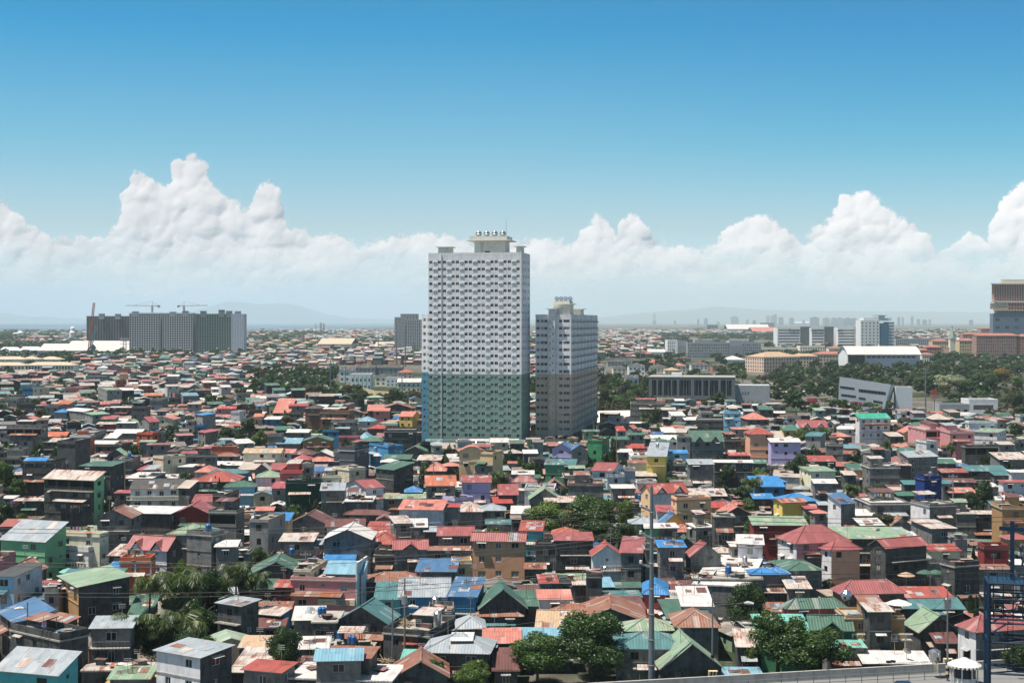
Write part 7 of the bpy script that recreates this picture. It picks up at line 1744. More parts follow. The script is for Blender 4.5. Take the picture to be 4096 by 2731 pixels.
for k in range(60):
    u = r.uniform(300, 620); x, yy = gp(u, 1440 + r.uniform(-8, 14)); sp.append((x, yy, r.uniform(6, 10), r.uniform(8, 12)))
wood('distant_trees', 'scattered dark tree clumps among the far houses', sp, 150, .24); print('far trees', len(sp))
sp = []
for k in range(1100):
    poly = PARK; u = r.uniform(2980, 4300); v = r.uniform(1445, 1700)
    if not inpoly(u, v, poly): continue
    x, yy = gp(u, v)
    if hit(x, yy, 3, 3, 0): continue
    sp.append((x, yy, r.uniform(2, 4), r.uniform(2.5, 6)))
for k in range(500):
    u = r.uniform(2385, 2650); v = r.uniform(1520, 1660); x, yy = gp(u, v)
    if not hit(x, yy, 3, 3, 0): sp.append((x, yy, r.uniform(1.8, 3.6), r.uniform(2.5, 6)))
for k in range(260):
    u = r.uniform(1020, 1700); v = r.uniform(1500, 1640); x, yy = gp(u, v)
    if not inpoly(u, v, NOB[0]) or hit(x, yy, 3, 3, 0): continue
    sp.append((x, yy, r.uniform(1.5, 3), r.uniform(2, 4.5)))
wood('undergrowth', 'scrub and low bushes under the park and highway trees', sp, 300, .15, 'o')
# ---------------------------------------------------------------- the tall pole, lamps, cables
def pole_big():
    Y = 190.0; x = (2606 - CX) / F * Y; zt = HC - (1946 - HY) / F * Y; root = empty('transmission_pole', (x, Y, 0), 0, 'tall tapered grey steel power pole rising through the middle of the roofs', 'power pole')
    b = MB(); n = 10; b.tube((0, 0, 0), (0, 0, zt), .46, .2, M_POLE, 12); b.tube((0, 0, zt), (0, 0, zt + .3), .18, .1, M_POLE, 6); b.build('pole', root)
    for py in (2036, 2144, 2262):
        z = HC - (py - HY) / F * Y; b = MB(); b.tube((-.2, 0, z - .15), (-1.45, -.3, z + .35), .17, .12, M_STEEL, 8); arm_ = b.build('cross_arm', root)
        b = MB(); b.lathe([(.14, 0), (.22, .12), (.14, .24), (.22, .36), (.12, .5)], M_WHITE, 8); o = b.build('insulator', arm_); o.location = (-1.45, -.3, z + .35)
    for k in range(7):
        z = 4 + k * 3.4; b = MB(); b.lathe([(.48 - .0095 * z, z), (.53 - .0095 * z, z + .1), (.48 - .0095 * z, z + .2)], M_STEEL, 12); b.build('flange', root)
pole_big()
def cable(p, label, r=.035, n=22, group='power cables strung across the view'):
    """parabola through three points"""
    a, m, c = p; b = MB(); P = []
    for i in range(n + 1):
        t = i / n; L0 = (t - .5) * (t - 1) * 2; L1 = t * (1 - t) * 4; L2 = t * (t - .5) * 2; P.append(tuple(a[k] * L0 + m[k] * L1 + c[k] * L2 for k in range(3)))
    for i in range(n): b.tube(P[i], P[i + 1], r, r, M_CAB, 4, False)
    tag(b.build('power_cable'), label, 'cable', group)
Yp = 189.7
for k, (py, l1, l2, r1, r2) in enumerate(((2036, 2113, 2129, 2074, 2092), (2144, 2246, 2261, 2187, 2200), (2262, 2365, 2381, 2296, 2318))):
    for j, (lv, rv) in enumerate(((l1, r1), (l2, r2))):
        a = at(2578, py - 8 + 16 * j, Yp); nm = ('upper', 'middle', 'lower')[k] + (' first' if j == 0 else ' second')
        cable((a, at(1000, lv + 3 - k, 192), at(-900, lv - 30, 196)), f'{nm} black power cable sweeping left from the tall pole'); cable((at(2630, py - 8 + 16 * j, Yp), at(3500, rv, 194), at(5200, rv - 50, 200)), f'{nm} black power cable sweeping right from the tall pole')
def lamp(px, ptop, Y, arm, hl, label, zb=0.0, stripe=False):
    x = (px - CX) / F * Y; zt = HC - (ptop - HY) / F * Y; root = empty('street_lamp', (x, Y, zb), 0, label, 'street lamp', 'street lamps along the road'); z = zt - zb
    b = MB(); b.tube((0, 0, 0), (0, 0, z), .16, .08, M_POLE, 8); b.build('pole', root); zh = z - hl
    b = MB(); b.tube((0, 0, zh - .25), (arm, 0, zh + .1), .05, .045, M_POLE, 6); b.build('arm', root)
    sgn = 1 if arm > 0 else -1; b = MB(); b.tube((arm, 0, zh + .1), (arm + sgn * .55, 0, zh + .12), .12, .26, M_WHITE, 8); b.tube((arm + sgn * .55, 0, zh + .12), (arm + sgn * 1.35, 0, zh - .02), .26, .15, M_WHITE, 8); b.build('lamp_head', root)
    if stripe:
        b = MB(); 
        for q in range(5): b.lathe([(.24, .5 + q * .4), (.24, .9 + q * .4)], (MW['y'] if q % 2 else M_CAB), 8)
        b.build('striped_base', root)
lamp(110, 2406, 200, -.5, 1.0, 'street lamp before the patched grey and red roof')
lamp(1570, 2392, 196, 2.2, 1.2, 'street lamp over the rubbish strewn roof', stripe=False)
lamp(2850, 2380, 192, 4.2, 1.1, 'street lamp with yellow and black striped base beside the dark round tree', 2.5, True)
lamp(3790, 2352, 188, 5.6, .8, 'street lamp with striped base near the white kiosk', 2.5, True)
for px, pt, Y, lab in ((1619, 2312, 205, 'short dark utility pole over the blue workshop'), (1735, 1852, 420, 'wooden pole among salmon roofs by the long wall'), (500, 1832, 385, 'dark wooden pole beside the stained block'), (2132, 1776, 500, 'concrete utility pole in front of the retaining wall'), (2466, 1748, 470, 'thin dark pole beside the emerald house'), (3652, 2440, 228, 'leaning grey utility pole with a transformer on the street'), (3700, 2540, 215, 'short utility pole beside parked vehicles'), (1098, 2392, 236, 'stub utility pole beside the dark red annex'), (1223, 2205, 262, 'grey concrete post by the blue posted shed'), (3812, 1895, 330, 'thin pole beside the deep blue house')):
    x = (px - CX) / F * Y; zt = HC - (pt - HY) / F * Y; root = empty('utility_pole', (x, Y, 0), 0, lab, 'utility pole', 'utility poles among the houses'); b = MB(); b.tube((0, 0, 0), (0, 0, zt), .17, .11, M_WOOD if 'wood' in lab or 'dark' in lab else M_STEEL, 7); b.build('pole', root)
    b = MB(); b.box(-1.0, 1.0, -.06, .06, zt - .7, zt - .55, M_STEEL, True); [b.tube((q, 0, zt - .55), (q, 0, zt - .3), .06, .04, M_WHITE, 5) for q in (-.9, -.3, .3, .9)]; b.build('cross_arm', root)
    if 'transformer' in lab or 'blue workshop' in lab: b = MB(); b.lathe([(.01, zt - 3.6), (.42, zt - 3.6), (.42, zt - 2.4), (.01, zt - 2.3)], M_STEEL, 10, (.0, -.55, 0)); b.build('transformer', root)
for k, (p, q, lab) in enumerate((((1619, 2330, 205), (1100, 2420, 236), 'sagging service cable above the pink building'), ((3652, 2460, 228), (3300, 2420, 240), 'service cable over the green hip roof'), ((3652, 2465, 228), (3790, 2380, 190), 'service cable between the leaning pole and the lamp'), ((2850, 2400, 192), (3652, 2450, 228), 'long service cable above the builders roof'), ((110, 2430, 200), (-300, 2380, 230), 'service cable leaving the frame at the lamp'), ((1570, 2420, 196), (1619, 2335, 205), 'short service cable by the blue workshop'))):
    a, c = at(*p), at(*q); m = tuple((a[i] + c[i]) / 2 for i in range(3)); cable((a, (m[0], m[1], m[2] - .8), c), lab, .03, 12, 'service cables')
for px, pt, pb, wd, lab in ((1263, 1295, 1360, 3, 'thin tall pole before the bay'), (1586, 1292, 1466, 7, 'thick steel pole in front of the grey high-rise pair'), (1621, 1300, 1466, 6, 'second thick steel pole by the high-rise pair'), (1655, 1345, 1458, 5, 'third steel pole by the high-rise pair'), (1513, 1335, 1407, 4, 'slim pole beside the tan roofed row'), (1322, 1440, 1572, 6, 'steel pole above the highway trees'), (1381, 1462, 1575, 5, 'steel pole before the white villas'), (1608, 1490, 1575, 6, 'steel pole before the brown and cream villa'), (1333, 1400, 1500, 4, 'slim pole behind the highway trees'), (2669, 1508, 1625, 7, 'steel pole in front of the long grey hall'), (3702, 1470, 1690, 8, 'tall steel pole in front of the park belt'), (2562, 1375, 1440, 4, 'slim pole before the white campus end'), (2892, 1382, 1440, 4, 'slim pole beside the campus block')):
    x, Y = gp(px, pb); zt = HC - (pt - HY) / F * Y; r0 = wd / F * Y / 2; b = MB(); b.tube((0, 0, 0), (0, 0, zt), r0, r0 * .5, M_POLE, 8)
    for q in (.97, .9, .83): b.tube((-r0 * 3, 0, zt * q), (r0 * 3, 0, zt * q), r0 * .3, r0 * .3, M_POLE, 4)
    o = b.build('transmission_pole'); o.location = (x, Y, 0); tag(o, lab, 'power pole', 'steel poles of the power line')
for px, pt, pb, lab in ((1283, 1290, 1352, 'lattice pylon near the bay'), (1295, 1292, 1340, 'smaller lattice pylon behind another near the bay'), (499, 1350, 1450, 'dark lattice mast among the houses below the unfinished towers')):
    x, Y = gp(px, pb); zt = HC - (pt - HY) / F * Y; b = MB(); truss(b, (0, 0, 0), (0, 0, zt), .35 * Y / 3000, 9, M_POLE, 1.6); 
    for q in (.95, .85, .75): b.tube((-6, 0, zt * q), (6, 0, zt * q), .3, .3, M_POLE, 4)
    o = b.build('pylon'); o.location = (x, Y, 0); tag(o, lab, 'pylon')
# ---------------------------------------------------------------- blue steel frame with the cross
M_NAVY = plain('navy_painted_steel', (.007, .028, .065), .45, .1, .3); M_NAVL = plain('navy_deck', (.009, .045, .09), .5)
def blue_frame():
    Y = 172.0; root = empty('steel_frame_tower', ((4060 - CX) / F * Y, Y, 0), radians(-14), 'dark blue steel frame tower with a deck and floodlight brackets', 'steel tower'); x0 = (4060 - CX) / F * Y
    Z = lambda py: HC - (py - HY) / F * Y
    w, d = 7.6, 4.6; zt = Z(2322); zm = Z(2462); z2 = Z(2556); z3 = Z(2678)
    L = [(-w * .42, -d / 2), (w * .62, -d / 2), (w * .62, d / 2), (-w * .42, d / 2)]
    for (x, y) in L: b = MB(); b.tube((x, y, -6), (x, y, zt), .26, .26, M_NAVY, 8); b.build('leg', root)
    b = MB()
    for z, r in ((zt, .16), (zt - 1.9, .1), (zm, .14), (zm - .5, .12), (z2, .14), (z3, .14)):
        for i in range(4): a, c = L[i], L[(i + 1) % 4]; b.tube((*a, z), (*c, z), r, r, M_NAVY, 5)
    for z in (z2, z3): b.tube((*L[0], z), (*L[2], z), .1, .1, M_NAVY, 5); b.tube((*L[1], z), (*L[3], z), .1, .1, M_NAVY, 5)
    for i in range(4): a, c = L[i], L[(i + 1) % 4]; m = ((a[0] * .7 + c[0] * .3), (a[1] * .7 + c[1] * .3)); m2 = ((a[0] * .3 + c[0] * .7), (a[1] * .3 + c[1] * .7)); b.tube((*a, zm - 1.9), (*m, zm - .3), .12, .12, M_NAVY, 5); b.tube((*c, zm - 1.9), (*m2, zm - .3), .12, .12, M_NAVY, 5)
    b.build('braces', root)
    b = MB(); b.box(L[0][0], L[1][0], -d / 2, d / 2, zt - .08, zt + .06, M_NAVL, True)
    for i in range(14): x = L[0][0] + (L[1][0] - L[0][0]) * i / 13; b.box(x - .05, x + .05, -d / 2, d / 2, zt + .06, zt + .14, M_NAVY, True)
    b.build('deck', root)
    b = MB()
    for i in range(9):
        x = L[0][0] + (L[1][0] - L[0][0]) * i / 8
        for y in (-d / 2, d / 2): b.tube((x, y, zt), (x, y, zt + 1.3), .03, .03, M_NAVY, 4)
    for z in (.65, 1.3):
        for i in range(4): a, c = L[i], L[(i + 1) % 4]; b.tube((*a, zt + z), (*c, zt + z), .03, .03, M_NAVY, 4)
    b.build('railing', root)
    b = MB(); [b.box(L[0][0], L[1][0], -d / 2 + 1.2, -d / 2 + 1.3, zm + q, zm + q + .14, M_NAVY, True) for q in (0, .8, 1.6, 2.4, 3.2)]
    for k in range(7): x = L[0][0] + .6 + (L[1][0] - L[0][0] - 1.2) * k / 6; b.box(x - .06, x + .06, -d / 2 + .5, -d / 2 + 1.2, zm, zt - .2, M_NAVY, True)
    b.build('lattice_screen', root)
    for r_ in range(2):
        for k in range(4):
            x = L[0][0] + 1.3 + k * 1.55; z = zt - 1.75 - r_ * 1.15; b = MB(); b.tube((x, -d / 2 + .3, z - .55), (x + .35, -d / 2 - .1, z + .55), .06, .06, M_NAVL, 4); b.tube((x - .35, -d / 2 - .1, z - .1), (x + .5, -d / 2 + .3, z - .05), .06, .06, M_NAVL, 4); b.build('light_bracket', root)
    b = MB(); b.box(L[1][0] + .05, L[1][0] + .2, -d / 2 + .4, d / 2, zm + .3, zt - 1.2, MW['w'], True); b.build('sign_panel', root)
    b = MB(); 
    for x in (1.0, 1.6): b.tube((x - 1.9, -.8, z3), (x - 1.9, -.8, zm), .04, .04, M_NAVY, 4)
    for k in range(22): z = z3 + .3 + k * (zm - z3 - .4) / 22; b.tube((-.9, -.8, z), (-.3, -.8, z), .025, .025, M_NAVY, 4)
    b.build('ladder', root)
    # cross
    cx = (4054 - CX) / F * Y; root2 = empty('cross', (cx, Y + .4, zt + .1), radians(-24), 'large dark blue cross standing on the steel deck', 'cross'); h = Z(2088) - zt
    b = MB(); b.box(-.24, .24, -.2, .2, 0, h, M_NAVY, True); b.box(-1.5, 1.9, -.18, .18, h - 1.2, h - .72, M_NAVY, True); b.build('cross_beams', root2); return root2, h, Y, cx, zt
crs, ch_, Yc, cxc, ztc = blue_frame()
# ---------------------------------------------------------------- people and the statue: one skinned body each
def body(name, joints, edges, mat_, parent=None, loc=(0, 0, 0), rz=0.0, sc=1.0, sub=1):
    me = bpy.data.meshes.new(name); me.from_pydata([j[0] for j in joints], edges, []); o = bpy.data.objects.new(name, me); COL.objects.link(o); o.location = loc; o.rotation_euler = (0, 0, rz); o.scale = (sc,) * 3
    m = o.modifiers.new('skin', 'SKIN'); 
    for v, j in zip(me.skin_vertices[0].data, joints): v.radius = (j[1], j[1]) if not isinstance(j[1], tuple) else j[1]
    me.skin_vertices[0].data[0].use_root = True; s = o.modifiers.new('sub', 'SUBSURF'); s.levels = s.render_levels = sub
    bpy.context.view_layer.update(); dg = bpy.context.evaluated_depsgraph_get(); m2 = bpy.data.meshes.new_from_object(o.evaluated_get(dg)); bpy.data.objects.remove(o)
    mats = mat_ if isinstance(mat_, list) else [mat_]; [m2.materials.append(q) for q in mats]
    if len(mats) > 1:
        for p in m2.polygons:
            z = p.center.z; x = abs(p.center.x); p.material_index = 1 if (.86 < z < 1.45 and x < .34) else 2 if z <= .86 else 0
    m2.polygons.foreach_set('use_smooth', [True] * len(m2.polygons)); q = bpy.data.objects.new(name, m2); COL.objects.link(q); q.location = loc; q.rotation_euler = (0, 0, rz); q.scale = (sc,) * 3
    if parent: q.parent = parent
    return q
def human(bend=0.0, arms=((.30, .05, 1.12), (.34, -.25, 1.0)), crouch=False):
    k = .55 if crouch else 1.0; pel = (0, 0, .95 * k); sy = -.5 * bend; ch = (0, sy * .55, (.95 + .42 * cos(bend)) * 1 - (1 - k) * .95); nk = (0, sy * .95, ch[2] + .14 * cos(bend * .8)); hd = (0, nk[1] - .03 - .06 * bend, nk[2] + .17)
    J = [(pel, .145), (ch, (.17, .13)), (nk, .06), (hd, (.085, .10)), ((.10, 0, .90 * k), .10), ((.12, -.02 - .3 * (crouch), .48 * k + .1 * crouch), .065), ((.12, .02, .08), .05), ((.12, -.14, .03), .04), ((-.10, 0, .90 * k), .10), ((-.12, .02 - .3 * crouch, .48 * k + .1 * crouch), .065), ((-.12, .04, .08), .05), ((-.12, -.12, .03), .04)]
    E = [(0, 1), (1, 2), (2, 3), (0, 4), (4, 5), (5, 6), (6, 7), (0, 8), (8, 9), (9, 10), (10, 11)]
    for s_, (ax, ay, az) in zip((1, -1), arms):
        b = len(J); J += [((s_ * .20, ch[1], ch[2] + .06), .065), ((s_ * ax, ch[1] + ay * .4, (ch[2] + az - .1) / 2 + .05), .045), ((s_ * (ax + .02), ch[1] + ay, az - .1), .035)]; E += [(1, b), (b, b + 1), (b + 1, b + 2)]
        for f in range(4): J.append(((s_ * (ax + .02 + (f - 1.5) * .018), ch[1] + ay - .05, az - .19 + .012 * abs(f - 1.5)), .010)); E.append((b + 2, len(J) - 1))
        J.append(((s_ * (ax - .03), ch[1] + ay - .05, az - .13), .011)); E.append((b + 2, len(J) - 1))
    return J, E
M_SKIN = plain('skin', (.26, .15, .10), .6)
def cloth(n, c): return plain('cloth_' + n, c, .85)
def person(px, py, z, rz, top, legs, label, bend=0.0, crouch=False, arms=None):
    x, Y = gp(px, py, z); J, E = human(bend, arms or ((.28, .0, .95 - .4 * crouch), (.30, -.2, 1.0 - .4 * crouch)), crouch); o = body('person', J, E, [M_SKIN, top, legs], None, (x, Y, z), rz); tag(o, label, 'person')
    hm = MB(); hd = J[3][0]; hm.lathe([(.11, 0), (.115, .05), (.09, .11), (.01, .14)], cloth('hair', (.015, .012, .01)), 10, (hd[0], hd[1] + .015, hd[2] + .0)); hm.build('hair', o); return o
person(2858, 2318, 5.95, .8, cloth('navy', (.01, .03, .10)), cloth('dark', (.02, .02, .03)), 'builder in dark blue bending over the concrete deck', .7, arms=((.2, -.35, .75), (.2, -.4, .7)))
person(2797, 2338, 5.95, -.9, cloth('white', (.6, .6, .6)), cloth('denim', (.05, .08, .14)), 'builder with a red cap crouching at the deck corner', .3, True)
person(2372, 2372, 4.2, .3, cloth('orange', (.55, .16, .04)), cloth('brown', (.06, .04, .03)), 'person in an orange shirt on the roof beside the green tin roofs')
person(3667, 2600, .02, .5, cloth('black', (.015, .015, .015)), cloth('dark_grey', (.03, .03, .035)), 'person in black walking in the side street')
person(2562, 2290, 4.2, .2, cloth('blue_grey', (.12, .2, .3)), cloth('denim_b', (.05, .08, .14)), 'person standing on a rooftop edge behind the steel pole')
person(3572, 2455 + 18, 7.2, .2, cloth('grey', (.3, .3, .3)), cloth('dark_b', (.04, .04, .05)), 'small figure under the patio umbrella')
# statue on the cross: arms raised and spread, head bowed
J = [((0, 0, 1.0), .15), ((0, -.02, 1.42), (.19, .13)), ((0, -.05, 1.58), .06), ((.03, -.12, 1.72), (.09, .11)), ((.09, 0, .93), .10), ((.08, -.18, .50), .07), ((.03, -.05, .10), .05), ((.03, -.16, .02), .04), ((-.09, 0, .93), .10), ((-.08, -.20, .52), .07), ((-.03, -.07, .12), .05), ((-.03, -.18, .04), .04)]
E = [(0, 1), (1, 2), (2, 3), (0, 4), (4, 5), (5, 6), (6, 7), (0, 8), (8, 9), (9, 10), (10, 11)]
for s_ in (1, -1):
    b0 = len(J); J += [((s_ * .22, -.02, 1.5), .065), ((s_ * .48, 0, 1.64), .05), ((s_ * .76, .02, 1.86), .035)]; E += [(1, b0), (b0, b0 + 1), (b0 + 1, b0 + 2)]
    for f in range(5): J.append(((s_ * (.80 + .02 * f), .0, 1.95 - .02 * f), .011)); E.append((b0 + 2, len(J) - 1))
st = body('statue', J, E, plain('weathered_statue_stone', (.10, .10, .11), .8), None, (cxc + .75, Yc - .35, ztc + 1.6), radians(40), 1.75, 1); tag(st, 'grey crucified figure with raised arms on the blue cross', 'statue')
b = MB(); b.lathe([(.16, .82), (.20, .9), (.19, 1.06), (.15, 1.12)], plain('pale_loincloth', (.35, .35, .36), .9), 10); b.build('loincloth', st)
# ---------------------------------------------------------------- road, parapet, railing, kiosk at the lower right
M_ROAD = plain('road_concrete', (.22, .22, .215), .9, 0, .35)
b = MB(); z = 2.5; P = [gp(1500, 2890, z), gp(4900, 2640, z), gp(4900, 2600, z), gp(3730, 2672, z), gp(2400, 2765, z), gp(1500, 2830, z)]; P = [(p[0], p[1]) for p in P]
a0, a1 = gp(2350, 2768, z), gp(3735, 2688, z); a2 = gp(4700, 2625, z); far_ = [a0, a1, a2]; nr = [(p[0] + 3, p[1] - 14) for p in far_]
b.poly([(*nr[0], z), (*nr[1], z), (*far_[1], z), (*far_[0], z)], M_ROAD); b.poly([(*nr[1], z), (*nr[2], z), (*far_[2], z), (*far_[1], z)], M_ROAD)
for i in range(2): b.poly([(*far_[i], 0), (*far_[i + 1], 0), (*far_[i + 1], z), (*far_[i], z)][::-1], CONC)
tag(b.build('road'), 'grey elevated road along the bottom edge', kind='structure')
def strip(pts, w, z0, z1, m, name, label, cat, parent=None):
    b = MB()
    for (xa, ya), (xb, yb) in zip(pts, pts[1:]):
        L = sqrt((xb - xa) ** 2 + (yb - ya) ** 2); nx, ny = -(yb - ya) / L * w, (xb - xa) / L * w
        A = [(xa, ya), (xb, yb), (xb + nx, yb + ny), (xa + nx, ya + ny)]
        for i in range(4): p, q = A[i], A[(i + 1) % 4]; b.poly([(*p, z0), (*q, z0), (*q, z1), (*p, z1)], m)
        b.poly([(*p, z1) for p in A], m)
    o = b.build(name); tag(o, label, cat); return o
M_PARA = wallmat('parapet_concrete', scal((176, 172, 164), 1.0), .5)
strip([(p[0], p[1]) for p in far_[:2]], .35, 0, z + 1.15, M_PARA, 'road_barrier', 'long stained concrete road barrier between road and houses', 'barrier'); strip([(p[0] + .6, p[1]) for p in far_[1:]], .35, 0, z + 1.15, M_PARA, 'road_barrier', 'pale concrete road barrier behind the blue frame', 'barrier')
b = MB(); ra, rb = (far_[0][0] + 1, far_[0][1] - 3.1), (far_[1][0] + 2, far_[1][1] - 3.1); N = 22
for i in range(N + 1): f = i / N; x, y = ra[0] + (rb[0] - ra[0]) * f, ra[1] + (rb[1] - ra[1]) * f; b.tube((x, y, z), (x, y, z + 1.25), .05, .05, M_POLE, 5)
for q in (.45, .85, 1.25): b.tube((*ra, z + q), (*rb, z + q), .035, .035, M_POLE, 4)
tag(b.build('road_railing'), 'dark steel railing beside the elevated road', 'railing')
for k, (u, v) in enumerate(((2850, 2715), (3788, 2665))):
    x, y = gp(u, v, z); b = MB(); b.box(-.6, .6, -.35, .35, 0, 1.25, MW['y'])
    for q in range(3): b.poly([(-.6 + q * .42, -.36, 0), (-.38 + q * .42, -.36, 0), (-.1 + q * .42, -.36, 1.24), (-.32 + q * .42, -.36, 1.24)], M_CAB)
    o = b.build('warning_block'); o.location = (x, y - .5, z); tag(o, ('yellow and black striped concrete block under the lamp by the dark tree', 'yellow and black striped concrete block beside the white kiosk')[k], 'barrier block')
x, y = gp(3858, 2735, 2.5); root = empty('kiosk', (x, y, 2.5), 0, 'white round kiosk with a scalloped dome roof by the road', 'kiosk'); hk = 2.6
b = MB(); n = 24; r = 2.08
prof = [(r, hk), (r * .8, hk + .3), (r * .5, hk + .55), (r * .28, hk + .68), (r * .2, hk + .82), (.01, hk + .95)]; b.lathe(prof, M_WHITE, n); b.lathe([(.01, hk - .05), (r * .99, hk - .05)][::-1], M_WHITE, n)
for i in range(n): a = 2 * pi * (i + .5) / n; b.tube((r * .97 * cos(a), r * .97 * sin(a), hk - .22), (r * .97 * cos(a), r * .97 * sin(a), hk + .02), .2, .18, M_WHITE, 6)
b.build('dome_roof', root)
for i in range(8): a = 2 * pi * i / 8 + .3; b = MB(); b.tube((r * .8 * cos(a), r * .8 * sin(a), 0), (r * .8 * cos(a), r * .8 * sin(a), hk), .1, .1, M_WHITE, 8); b.build('column', root)
b = MB(); b.lathe([(r * .72, 0), (r * .72, 1.0)], M_WHITE, 16); b.lathe([(r * .70, 1.0), (r * .70, hk - .1)], M_DARK, 16); b.build('glazed_drum', root)
# ---------------------------------------------------------------- vehicles
def car(x, y, z, rz, paint, label, kind='car', L=4.3, Wd=1.75, Hh=1.45):
    root = empty(kind, (x, y, z), rz, label, kind.replace('parked_', ''), None); pm = plain('car_paint', paint, .3, .2); v = kind in ('van', 'jeepney', 'truck')
    sec = [(-L / 2, .35, .75), (-L / 2 + .12, .3, .9), (-L * .22, .28, 1.0), (-L * .08, .28, Hh), (L * .25, .28, Hh), (L * .42, .3, 1.0), (L / 2, .35, .8)] if not v else [(-L / 2, .4, .9), (-L / 2 + .3, .35, 1.15), (-L * .36, .35, Hh * .98), (0, .35, Hh), (L * .48, .35, Hh), (L / 2, .4, Hh * .94)]
    b = MB()
    for (xa, za, ta), (xb, zb_, tb) in zip(sec, sec[1:]):
        ta_w = Wd / 2 * (.82 if ta > 1.1 and not v else 1); tb_w = Wd / 2 * (.82 if tb > 1.1 and not v else 1); ma, mb = min(ta, .95), min(tb, .95)
        for s_ in (-1, 1):
            q = [(xa, s_ * Wd / 2, za), (xb, s_ * Wd / 2, zb_), (xb, s_ * Wd / 2, mb), (xa, s_ * Wd / 2, ma)]; b.poly(q if s_ < 0 else q[::-1], pm)
            if ta > .96 or tb > .96: q = [(xa, s_ * Wd / 2, ma), (xb, s_ * Wd / 2, mb), (xb, s_ * tb_w, tb), (xa, s_ * ta_w, ta)]; b.poly(q if s_ < 0 else q[::-1], M_DARK if not v else pm)
        b.poly([(xa, -ta_w, ta), (xb, -tb_w, tb), (xb, tb_w, tb), (xa, ta_w, ta)], M_DARK if abs(ta - tb) > .3 else pm)
    for xx, s_ in ((-L / 2, -1), (L / 2, 1)): zt = sec[0][2] if s_ < 0 else sec[-1][2]; q = [(xx, -Wd / 2, .35), (xx, Wd / 2, .35), (xx, Wd / 2, zt), (xx, -Wd / 2, zt)]; b.poly(q[::-1] if s_ < 0 else q, pm)
    b.build('body', root)
    for xx in (-L * .31, L * .31):
        for s_ in (-1, 1): b = MB(); b.tube((xx, s_ * (Wd / 2 - .2), .32), (xx, s_ * (Wd / 2 + .01), .32), .32, .32, M_CAB, 12); b.build('wheel', root)
    for s_ in (-1, 1): b = MB(); b.box(-L / 2 - .02, -L / 2 + .05, s_ * Wd * .33 - .15, s_ * Wd * .33 + .15, .6, .75, M_WHITE, True); b.build('headlight', root)
hw = MB(); p_ = [gp(1090, 1590, .02), gp(1170, 1600, .02), gp(1320, 1540, .02), gp(1290, 1528, .02)]
hw.poly([(*gp(1100, 1600), .02), (*gp(1195, 1600), .02), (*gp(1175, 1552), .02), (*gp(1115, 1552), .02)], M_ROAD); hw.poly([(*gp(1195, 1592), .024), (*gp(1330, 1560), .024), (*gp(1310, 1535), .024), (*gp(1180, 1560), .024)], M_ROAD); tag(hw.build('highway'), 'pale highway between the trees', kind='structure')
hw2 = MB(); hw2.poly([(*gp(3080, 1540), .05), (*gp(3200, 1520), .05), (*gp(3190, 1510), .05), (*gp(3075, 1526), .05)], M_ROAD); tag(hw2.build('road'), 'pale park road beyond the long grey hall', kind='structure')
for k, (u, v, c, kd, lab) in enumerate(((1128, 1580, (.4, .02, .02), 'car', 'bright red car on the highway'), (1137, 1585, (.5, .5, .5), 'car', 'white car beside the red one'), (1120, 1572, (.45, .45, .45), 'car', 'silver car behind the red one'), (1147, 1566, (.1, .1, .12), 'car', 'dark car in the highway lane'), (1155, 1560, (.3, .3, .32), 'car', 'grey car leading the queue'), (1140, 1558, (.4, .4, .4), 'car', 'pale car far back in the queue'), (1262, 1552, (.5, .5, .48), 'truck', 'white box truck on the highway'), (1288, 1550, (.05, .07, .06), 'truck', 'dark green truck following the white one'), (1245, 1556, (.2, .2, .2), 'car', 'small grey car before the white truck'), (1160, 1572, (.25, .05, .04), 'car', 'dark red car at the lane edge'))):
    x, y = gp(u, v); car(x, y, .05, pi / 2 + .1, c, lab, kd, 4.3 if kd == 'car' else 7.5, 1.8 if kd == 'car' else 2.4, 1.45 if kd == 'car' else 3.1)
x, y = gp(3697, 2568); car(x, y, .03, pi / 2 - .25, (.03, .035, .035), 'dark jeepney parked at the mouth of the side street', 'jeepney', 5.4, 1.9, 2.0)
x, y = gp(3742, 2590); root = empty('food_cart', (x, y, 0), .3, 'small cart with an orange canopy in the side street', 'cart'); b = MB(); b.box(-.7, .7, -.5, .5, .6, 1.1, MW['y'], True); b.build('box', root); b = MB(); b.plate([(-1, -.8, 2.0), (1, -.8, 2.0), (1, .8, 2.15), (-1, .8, 2.15)], .05, ROOF['O'][0]); b.build('canopy', root); b = MB(); [b.tube((q, s_, 0), (q, s_, 2.05), .04, .04, M_STEEL, 4) for q in (-.8, .8) for s_ in (-.6, .6)]; b.build('frame', root)
x, y = gp(3605, 2775, 2.5); car(x, y, 2.52, .06, (.01, .03, .07), 'dark blue car passing at the bottom edge', 'car', 4.6, 1.8, 1.55)
st_ = MB(); st_.poly([(*gp(3690, 2665), .03), (*gp(3790, 2650), .03), (*gp(3712, 2520), .03), (*gp(3672, 2525), .03)], M_ROAD); tag(st_.build('street'), 'narrow sunlit side street', kind='structure')
